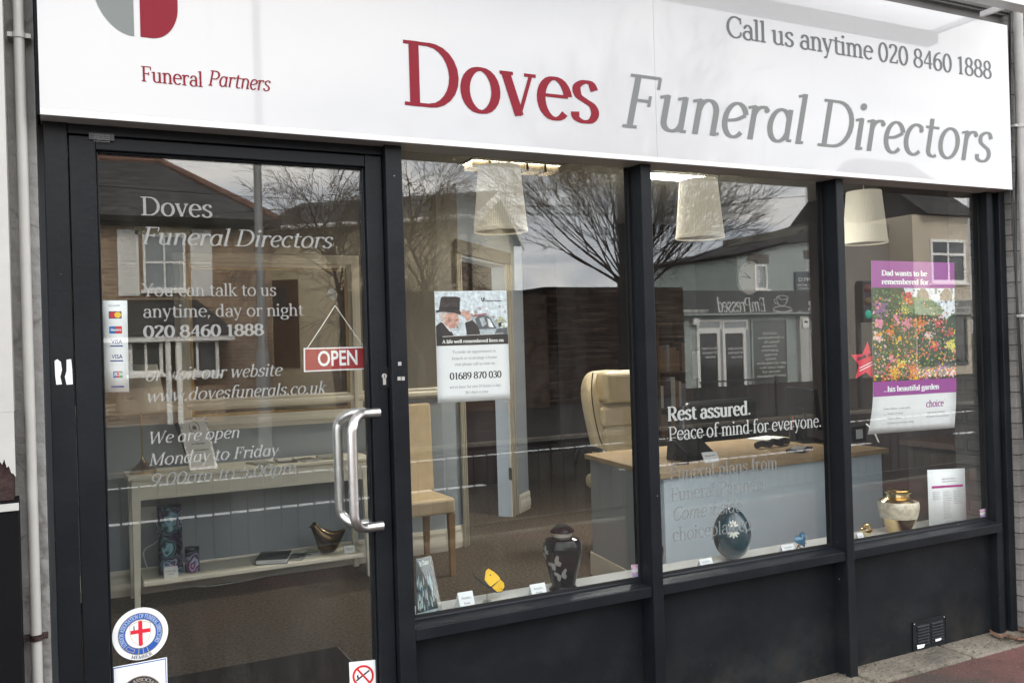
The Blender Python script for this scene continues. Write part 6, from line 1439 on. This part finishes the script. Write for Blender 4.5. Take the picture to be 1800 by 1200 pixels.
# ---- cream house beyond, turned a little
A, B = M(462, 403, 20.2), M(818, 386, 16.9); ez = (A.z+B.z)/2; A.z = B.z = ez
ux = (B-A).normalized(); ub = Vector((ux.y, -ux.x, 0)); 
if ub.y > 0: ub = -ub
ch2 = thing('rendered_house', (A+B)/2*1.0-Vector((0, 0, ez)), 'cream rendered house with a slate roof behind the birch', 'house')
dp = 5.6
q = [A, B, B+ub*dp, A+ub*dp]; g = lambda p, z: Vector((p.x, p.y, z))
rzz = M(706, 359, 21.0).z
mb = MB().hexa([g(p, -.2) for p in q]+[g(p, ez) for p in q])
mb.add([g(q[1], ez), g(q[2], ez), g((q[1]+q[2])/2, rzz)], [(0, 1, 2)]).add([g(q[0], ez), g(q[3], ez), g((q[0]+q[3])/2, rzz)], [(0, 1, 2)])
mb.build('wall', CREAMR, ch2)
ov = .25
R0, R1 = g((q[0]+q[3])/2-ux*ov, rzz+.06), g((q[1]+q[2])/2+ux*ov, rzz+.06)
E0, E1, E2, E3 = g(q[0]-ux*ov-ub*ov, ez-.1), g(q[1]+ux*ov-ub*ov, ez-.1), g(q[2]+ux*ov+ub*ov, ez-.1), g(q[3]-ux*ov+ub*ov, ez-.1); dn = Vector((0, 0, .09))
rf2 = MB().hexa([E0, E1, R1, R0, E0+dn, E1+dn, R1+dn, R0+dn]).hexa([R0, R1, E2, E3, R0+dn, R1+dn, E2+dn, E3+dn]).build('roof', SLATE2, ch2)
mb = MB()
for a, b in ((E1, R1), (R1, E2)):
    o_ = ux*.03; mb.hexa([a+ux*.002-dn*1.6, a+o_-dn*1.6, b+o_-dn*1.6, b+ux*.002-dn*1.6, a+ux*.002+dn, a+o_+dn, b+o_+dn, b+ux*.002+dn])
mb.build('bargeboard', WHITEP, rf2)
mb = MB().tube([E0-ub*.05+dn, E1-ub*.05+dn], .06, 8); mb.build('gutter', WHITEP, rf2)
pr = B+ux*.06+ub*.1; MB().tube([g(pr, ez-.2), g(pr, 0)], .05, 8).ball(g(pr, ez-.25), .12, .12, .16, 10).build('drainpipe', BLACKPAINT, ch2)
cm_ = A.lerp(B, .30)+ub*2.2
MB().box(cm_.x-.18, cm_.x+.18, cm_.y-.02, cm_.y+.03, ez+.55, ez+.75).build('roof_light', CURT, rf2)
mb = MB()
for s0, s1, z0, z1 in ((.04, .17, 1.0, 3.2),):
    a, b = A.lerp(B, s0), A.lerp(B, s1)
    f = MB().hexa([g(a-ub*.002, z0), g(b-ub*.002, z0), g(b-ub*.03, z0), g(a-ub*.03, z0), g(a-ub*.002, z1), g(b-ub*.002, z1), g(b-ub*.03, z1), g(a-ub*.03, z1)]).build('door', mat('brown_door', (.10, .06, .04), .5), ch2)
a, b = A.lerp(B, .05), A.lerp(B, .115)
MB().hexa([g(a-ub*.031, 2.2), g(b-ub*.031, 2.2), g(b-ub*.05, 2.2), g(a-ub*.05, 2.2), g(a-ub*.031, 3.0), g(b-ub*.031, 3.0), g(b-ub*.05, 3.0), g(a-ub*.05, 3.0)]).build('window', DGLASS, ch2)
# ---- dark garden wall and shed
dW = 15.0
pA, pB, pC = M(846, 516, dW), M(960, 508, dW), M(958, 500, dW+.2); pD = M(1200, 489, dW+.2)
t = thing('garden_wall', (pB.x, -dW, 0), 'dark brick garden wall between the cream house and the bare tree', 'wall')
MB().box(M(600, 520, dW).x, pB.x, -dW-.22, -dW, -.2, pA.z).build('wall', DKBRICK, t); MB().box(M(600, 520, dW).x, pB.x, -dW-.26, -dW+.04, pA.z+.0005, pA.z+.06).build('coping', BLACKPAINT, t)
t = thing('shed', (pD.x, -dW, 0), 'dark timber shed behind the bare tree', 'shed')
zS = (pC.z+pD.z)/2
mb = MB(); nP = int(zS/.14)
for i in range(nP): mb.hexa([(pC.x, -dW-3, i*.14-.1), (pD.x, -dW-3, i*.14-.1), (pD.x, -dW-.2, i*.14-.1), (pC.x, -dW-.2, i*.14-.1), (pC.x, -dW-3, i*.14+.04), (pD.x, -dW-3, i*.14+.04), (pD.x, -dW-.225, i*.14+.04), (pC.x, -dW-.225, i*.14+.04)])
TIMB = mat('dark_timber', (.022, .015, .011), .95, spec=.05, nscale=5, namt=.4)
overlay(TIMB, (.13, .088, .062), 2.2, .48, .70, .9, 9, stretch=(.5, 1, 9)); mb.build('plank_wall', TIMB, t)
MB().hexa([(pC.x, -dW-3, nP*.14-.3), (pD.x, -dW-3, nP*.14-.3), (pD.x, -dW-.22, nP*.14-.12), (pC.x, -dW-.22, nP*.14-.12), (pC.x, -dW-3, nP*.14-.27), (pD.x, -dW-3, nP*.14-.27), (pD.x, -dW-.22, nP*.14-.095), (pC.x, -dW-.22, nP*.14-.095)]).build('roof', mat('felt', (.03, .03, .03), .9, nscale=4, namt=.3), t)
# ---- bare trees
BARK = mat('bark', (.022, .018, .015), .95, spec=.1, nscale=8, namt=.4, bump=.5)
BARK2 = mat('birch_twig', (.07, .05, .038), .9, nscale=8, namt=.4)
def limb(mb, p, d, L_, r, depth, rnd, spread, up, droop=0.0, kids=(3, 4), minr=.0045):
    n = 5; pts, rad = [p], [r]; q = p.copy(); d = d.normalized()
    for i in range(n):
        d = (d+Vector((rnd.uniform(-1, 1), rnd.uniform(-1, 1), rnd.uniform(-.6, .6)))*.13+Vector((0, 0, up-droop*(i/n)))).normalized()
        q = q+d*L_/n; pts.append(q.copy()); rad.append(max(minr, r*(1-.62*(i+1)/n)))
    mb.tube(pts, rad, 6 if r > .03 else 4 if r > .012 else 3, cap=False)
    if depth <= 0: return
    for k in range(rnd.randint(*kids)):
        s_ = rnd.uniform(.25, 1.0); i = min(n-1, int(s_*n)); base = pts[i].lerp(pts[i+1], s_*n-i if s_ < 1 else 1)
        dd = (pts[i+1]-pts[i]).normalized(); ax = Vector((rnd.uniform(-1, 1), rnd.uniform(-1, 1), rnd.uniform(-1, 1))).normalized()
        nd = (dd+(ax-dd*ax.dot(dd)).normalized()*spread*rnd.uniform(.6, 1.2)).normalized()
        limb(mb, base, nd, L_*rnd.uniform(.5, .78), max(minr, rad[i]*rnd.uniform(.5, .7)), depth-1, rnd, spread, up, droop, kids, minr)
dT = 12.6; base = M(1112, 690, dT); base.z = 0; fork = M(1112, 486, dT).z
tr = thing('bare_tree', base, 'wide bare tree with upswept branches in front of the dark shed', 'tree')
rnd = random.Random(42)
MB().tube([base+Vector((0, 0, -.1)), base+Vector((.02, 0, fork*.5)), base+Vector((0, 0, fork))], [.36, .27, .25], 14).build('trunk', BARK, tr)
mb = MB()
for k in range(30):
    az = 2*math.pi*k/30+rnd.uniform(-.15, .15); el = R(rnd.choice((28, 36, 44, 54, 64, 76)))+rnd.uniform(-.1, .1)
    d = Vector((math.cos(az)*math.cos(el), math.sin(az)*math.cos(el)*.8, math.sin(el)))
    limb(mb, base+Vector((0, 0, fork-.15+rnd.uniform(-.45, .12)))+d*.12, d, rnd.uniform(1.5, 2.1)*(1.0+.3*math.sin(el)), rnd.uniform(.02, .036), 4, rnd, .54, .03, 0, (3, 5), .0036)
mb.build('crown', BARK, tr)
for (u, hv, lab, sd_, kk, dd_) in ((735, 312, 'drooping bare birch in front of the cream house', 5, 9, 13.4), (600, 350, 'small twiggy bare tree beside the brick house', 8, 6, 14.2)):
    base = M(u, 690, dd_); base.z = 0; tz = M(u, hv, dd_).z
    tr = thing('birch_tree', base, lab, 'tree'); rnd = random.Random(sd_)
    P = [base+Vector((rnd.uniform(-.06, .06)*i, rnd.uniform(-.06, .06)*i, tz*.86*i/7-(.1 if i == 0 else 0))) for i in range(8)]
    MB().tube(P, [.10-.012*i for i in range(8)], 10).build('trunk', BARK2, tr); mb = MB()
    for k in range(kk*5):
        s_ = rnd.uniform(.28, 1); i = min(6, int(s_*7)); b_ = P[i].lerp(P[i+1], s_*7-i); az = rnd.uniform(0, 6.28); el = R(rnd.uniform(30, 65))
        limb(mb, b_, Vector((math.cos(az)*math.cos(el), math.sin(az)*math.cos(el), math.sin(el))), rnd.uniform(.9, 1.5), .02, 3, rnd, .6, .04, .34, (3, 5), .004)
    mb.build('crown', BARK2, tr)
# ---- grey green cafe with its fascia
dC = 18.0; yC = -dC
a, b = M(1190, 511, dC), M(1412, 553, dC); xc0, xc1 = a.x, b.x; zf1, zf0 = a.z, M(1190, 552, dC).z
xc2 = M(1475, 520, dC).x
cf = thing('cafe', ((xc0+xc1)/2, yC, 0), 'grey green cafe front with a cup on its fascia', 'shop')
MB().box(xc0, xc2, yC-6, yC-.10, -.2, zf0).build('wall', GREENW, cf)
ux0 = M(1298, 470, dC+.3).x
zr0, zr1 = M(1296, 449, dC).z, M(1392, 427, dC).z
MB().prism([(ux0, yC-.35, zf0+.001), (xc2+1.2, yC-.35, zf0+.001), (xc2+1.2, yC-.35, zr1+.3), (M(1392, 430, dC).x, yC-.35, zr1), (ux0, yC-.35, zr0)], (0, -5, 0)).build('upper_wall', GREENW, cf)
mb = MB().hexa([(ux0-.15, yC-5.4, zr0), (M(1392, 430, dC).x, yC-5.4, zr1+.002), (M(1392, 430, dC).x, yC-.2, zr1+.002), (ux0-.15, yC-.2, zr0), (ux0-.15, yC-5.4, zr0+.08), (M(1392, 430, dC).x, yC-5.4, zr1+.08), (M(1392, 430, dC).x, yC-.2, zr1+.08), (ux0-.15, yC-.2, zr0+.08)])
mb.build('parapet', BLACKPAINT, cf)
xr1 = M(1392, 427, dC).x; xr2 = xc2+1.4; zr2 = M(1446, 365, dC+2).z
mb = MB().hexa([(xr1+.01, yC-5.4, zr1+.02), (xr2, yC-5.4, zr1+.3), (xr2, yC-.15, zr1+.3), (xr1+.01, yC-.15, zr1+.02), (max(xr1+.9, M(1440, 370, dC+4).x), yC-4, zr2), (xr2+2, yC-4, zr2+.2), (xr2+1.2, yC-2.6, zr2+.2), (max(xr1+.9, M(1440, 370, dC+2.6).x), yC-2.6, zr2)])
mb.build('roof', SLATE, cf)
MB().box(xc0, xc1-.005, yC-.0995, yC+.12, zf0+.002, zf1).build('fascia', mat('fascia_grey', (.055, .062, .06), .5), cf)
MB().box(xc1+.005, xc2, yC-.0995, yC+.10, zf0+.002, zf1-.02).build('fascia', mat('fascia_grey2', (.05, .055, .055), .5), cf)
MB().box(xc0, xc2, yC-.0995, yC+.16, zf0-.05, zf0+.0005).build('fascia_trim', GREENW, cf)
LETW = mat('cafe_lettering', (.62, .63, .60), .6)
def far_text(s, ua, ub_, v, cap_px, parent, d, T=.14, t=.07, italic=False, mi=0, dy=.004):
    """lettering on a face across the street: it reads from +y, so from larger to smaller x"""
    p, q_ = M(ua, v, d), M(ub_, v, d); x0, x1 = max(p.x, q_.x), min(p.x, q_.x); cap = abs(M(ua, v-cap_px, d).z-p.z); z = (p.z+q_.z)/2
    mb = MB(); xs = (x0-x1)/(text_width(s, italic)*cap); y = -d+dy
    put_text(mb, s, lambda x, zz, o: Vector((x0-x, y+o*4, z+zz)), cap, T, t, italic, xs); mb.build('lettering', LETW, parent)
dF = dC-.12
far_text('EmPressed', 1347, 1262, 548, 25, cf, dF, .13, .06, True)
far_text('ing', 1449, 1421, 541, 17, cf, dC-.10, .15, .13)
far_text('T 020 3663 0929', 1245, 1200, 549, 5, cf, dF, .18, .14); far_text('52A', 1409, 1401, 550, 4, cf, dF, .18, .14)
mb = MB()
def cup(P, r=.012): mb.tube(smooth([M(u, v, dF-.006) for u, v in P], 4), r, 5, cap=False)
cup([(1365, 521), (1375, 519), (1385, 521), (1383, 524), (1374, 526), (1365, 521)]); cup([(1365, 522), (1366, 530), (1370, 536), (1374, 537), (1379, 536), (1383, 530), (1385, 522)])
cup([(1365, 524), (1361, 526), (1362, 532), (1368, 534)]); cup([(1361, 540), (1372, 538), (1388, 540), (1391, 544), (1376, 548), (1359, 544), (1361, 540)]); cup([(1358, 546), (1376, 550), (1393, 546)])
mb.build('cup_emblem', LETW, cf)
# doors and shop window
def fr(u0, u1, v0, v1, name, nx=1, nz=1, bar=.07, pm=None, sill=False, m_=None): a, b = M(u0, v0, dC), M(u1, v1, dC); return win(cf, a.x, b.x, b.z, a.z, yC-.1, nx, nz, pm, sill, name, bar, m_)
DKG = mat('dark_shop_glass', (.035, .04, .04), .08, nscale=2, namt=.3); GGL = mat('green_shop_glass', (.10, .115, .105), .08, nscale=1.5, namt=.2)
f1 = fr(1226, 1271, 580, 712, 'shop_door', 1, 1, .10, DKG); f2 = fr(1272, 1317, 580, 712, 'shop_door', 1, 1, .10, DKG)
fr(1226, 1271, 562, 579, 'fanlight', 1, 1, .06, CURT); fr(1272, 1317, 562, 579, 'fanlight', 1, 1, .06, CURT)
f3 = fr(1322, 1391, 560, 694, 'shop_window', 1, 1, .06, GGL, True, GREENW)
for i, (q, u0, u1) in enumerate((('AVAILABLE FOR', 1340, 1366), ('coffee breakfast', 1332, 1378), ('lunch', 1342, 1370), ('afternoon tea', 1340, 1366), ('parties', 1338, 1368), ('evenings', 1344, 1366), ('events', 1346, 1364), ('open all week from', 1330, 1384), ('nine until five', 1335, 1380), ('takeaway and', 1340, 1372), ('special occasions', 1331, 1383))):
    far_text(q, u1, u0, 588+i*7.4, 4, cf, dC+.1-.03, .16, .12)
for u0, u1 in ((1233, 1264), (1280, 1312)):
    for i in range(3): far_text(('coffee and cakes', 'made fresh daily', 'welcome')[i], u1-(6 if i == 2 else 0), u0+(6 if i == 2 else 0), 614+i*7.5, 4, cf, dC+.1-.03, .16, .12)
a, b = M(1404, 556, dC), M(1423, 712, dC); MB().box(a.x, b.x, yC-.099, yC+.05, -.1, a.z).build('pilaster', WHITER, cf)
p = M(1413, 567, dC); MB().box(p.x-.12, p.x+.12, yC+.051, yC+.10, p.z-.17, p.z+.12).box(p.x-.06, p.x+.06, yC+.1005, yC+.104, p.z-.02, p.z+.05, 1).build('alarm_box', [WHITEP, BLACKPAINT], cf)
p = M(1222, 565, dC); MB().box(p.x-.1, p.x+.1, yC-.099, yC+.05, p.z-.09, p.z+.09).build('wall_light', WHITEP, cf)
fr(1425, 1475, 580, 712, 'shop_window', 1, 2, .06, DKG)
a, b = M(1339, 463, dC), M(1362, 507, dC); win(cf, a.x, b.x, b.z, a.z, yC-.35, 1, 1, CURT); MB().box(a.x-.25, b.x+.1, yC-.349, yC-.32, a.z+.05, a.z+.32).build('window_lintel', mat('lintel_brown', (.13, .12, .10), .8), cf)
a, b = M(1432, 455, dC), M(1449, 470, dC); win(cf, a.x, b.x, b.z-.3, a.z, yC-.35, 1, 1, CURT); MB().box(a.x-.1, b.x+.1, yC-.349, yC-.32, a.z+.05, a.z+.3).build('window_lintel', MATS['lintel_brown'], cf)
a, b = M(1397, 477, dC+.3), M(1441, 511, dC+.3); bo = MB().box(a.x, b.x, yC-.349, yC-.28, b.z, a.z).build('name_board', mat('board_slate_blue', (.075, .095, .11), .5), cf)
far_text('Java', 1432, 1404, 494, 9, cf, dC+.278, .12, .06, True); far_text('coffee and tea', 1436, 1402, 502, 4, cf, dC+.278, .16, .12); far_text('hot food served', 1434, 1404, 508, 4, cf, dC+.278, .16, .12)
# ---- beige house at the end
dH = 17.0; yH = -dH
xh0, xh1 = M(1500, 450, dH).x, M(1703, 450, dH).x; zeh = M(1640, 379, dH).z
hs = thing('beige_house', ((xh0+xh1)/2, yH, 0), 'beige rendered house with a white casement window over a shop', 'house')
xs1 = M(1605, 450, dH).x
MB().box(xs1, xh1, yH-6, yH, -.2, zeh).build('wall', CREAM2, hs); MB().box(xh0, xs1-.002, yH-6, yH-.9, -.2, zeh-.2).build('side_wall', mat('beige_render_shaded', (.20, .185, .155), .85, nscale=1.5, namt=.1), hs)  # set-back wall lies in shadow; that shade is put into its render colour
MB().hexa([(M(1488, 400, dH+3).x, yH-6.2, zeh+.002), (xh1+.3, yH-6.2, zeh+.002), (xh1+.3, yH+.3, zeh+.002), (M(1488, 400, dH+3).x, yH+.3, zeh+.002), (M(1488, 400, dH+3).x, yH-3.3, zeh+2.3), (xh1+.3, yH-3.3, zeh+2.3), (xh1+.3, yH-2.7, zeh+2.3), (M(1488, 400, dH+3).x, yH-2.7, zeh+2.3)]).build('roof', SLATE, hs)
a, b = M(1634, 420, dH), M(1697, 497, dH); f = win(hs, a.x, b.x, b.z, a.z, yH, 2, 1, None, True, bar=.09); MB().box(a.x+.09, b.x-.09, yH+.02, yH+.06, a.z-.52, a.z-.44).build('transom', WHITEP, f)
a, b = M(1600, 528, dH), M(1720, 552, dH); MB().box(a.x, b.x, yH+.001, yH+.15, b.z, a.z).build('shop_fascia', mat('pale_fascia', (.36, .36, .33), .6), hs)
LETW2 = LETW; LETW = flatm('dark_lettering', (.05, .05, .05)); far_text('THE TREE NEST', 1705, 1624, 539, 9, hs, dH-.15, .2, .14); far_text('CAFE SERVICES', 1702, 1640, 549, 6, hs, dH-.15, .2, .14); LETW = LETW2
a, b = M(1612, 556, dH), M(1700, 640, dH); win(hs, a.x, b.x, .3, a.z, yH, 2, 1, DKG, False, 'shop_window', .08, mat('dark_joinery', (.06, .065, .065), .5))
# ---- traffic signal and a pedestrian post
p = M(1508, 560, 9.75); ts = thing('traffic_light', (p.x, -9.75, 0), 'black traffic light showing green at the far kerb', 'traffic light')
MB().tube([(p.x, -9.75, -.1), (p.x, -9.75, M(1508, 500, 9.75).z)], .055, 12).build('post', RAILM, ts)
zq = M(1508, 535, 9.75).z; MB().box(p.x-.13, p.x+.13, -9.69, -9.5, zq-.35, zq+.45).build('signal_head', BLACKPL, ts, bevel=.02)
for i, (c_, m_) in enumerate(((.30, mat('dark_red_lens', (.12, .01, .01), .3)), (.05, mat('dark_amber_lens', (.12, .06, .01), .3)), (-.20, mat('green_lens', (.0, .3, .2), .3, emit=(.05, 1, .55, .35))))):
    MB().ball((p.x, -9.5, zq+c_), .085, .03, .085, 16).build('lens', m_, ts)
# overhead wires
mb = MB(); poleA = M(760, 240, 11); 
for i, (a, b) in enumerate((((300, 300), (1100, 330)), ((560, 330), (1440, 250)), ((840, 335), (1160, 338)))):
    p, q_ = M(*a, 14.0), M(*b, 14.0); p = p+(p-q_)*.6; q_ = q_+(q_-p)*.4
    tag(MB().tube([p.lerp(q_, s_/12)-Vector((0, 0, .5*math.sin(math.pi*s_/12))) for s_ in range(13)], .007, 5, cap=False).build('overhead_wire', BLACKPAINT), 'thin dark overhead wire crossing the sky %s' % ('above the brick house', 'above the bare tree', 'between the cream house and the tree')[i], 'wire')
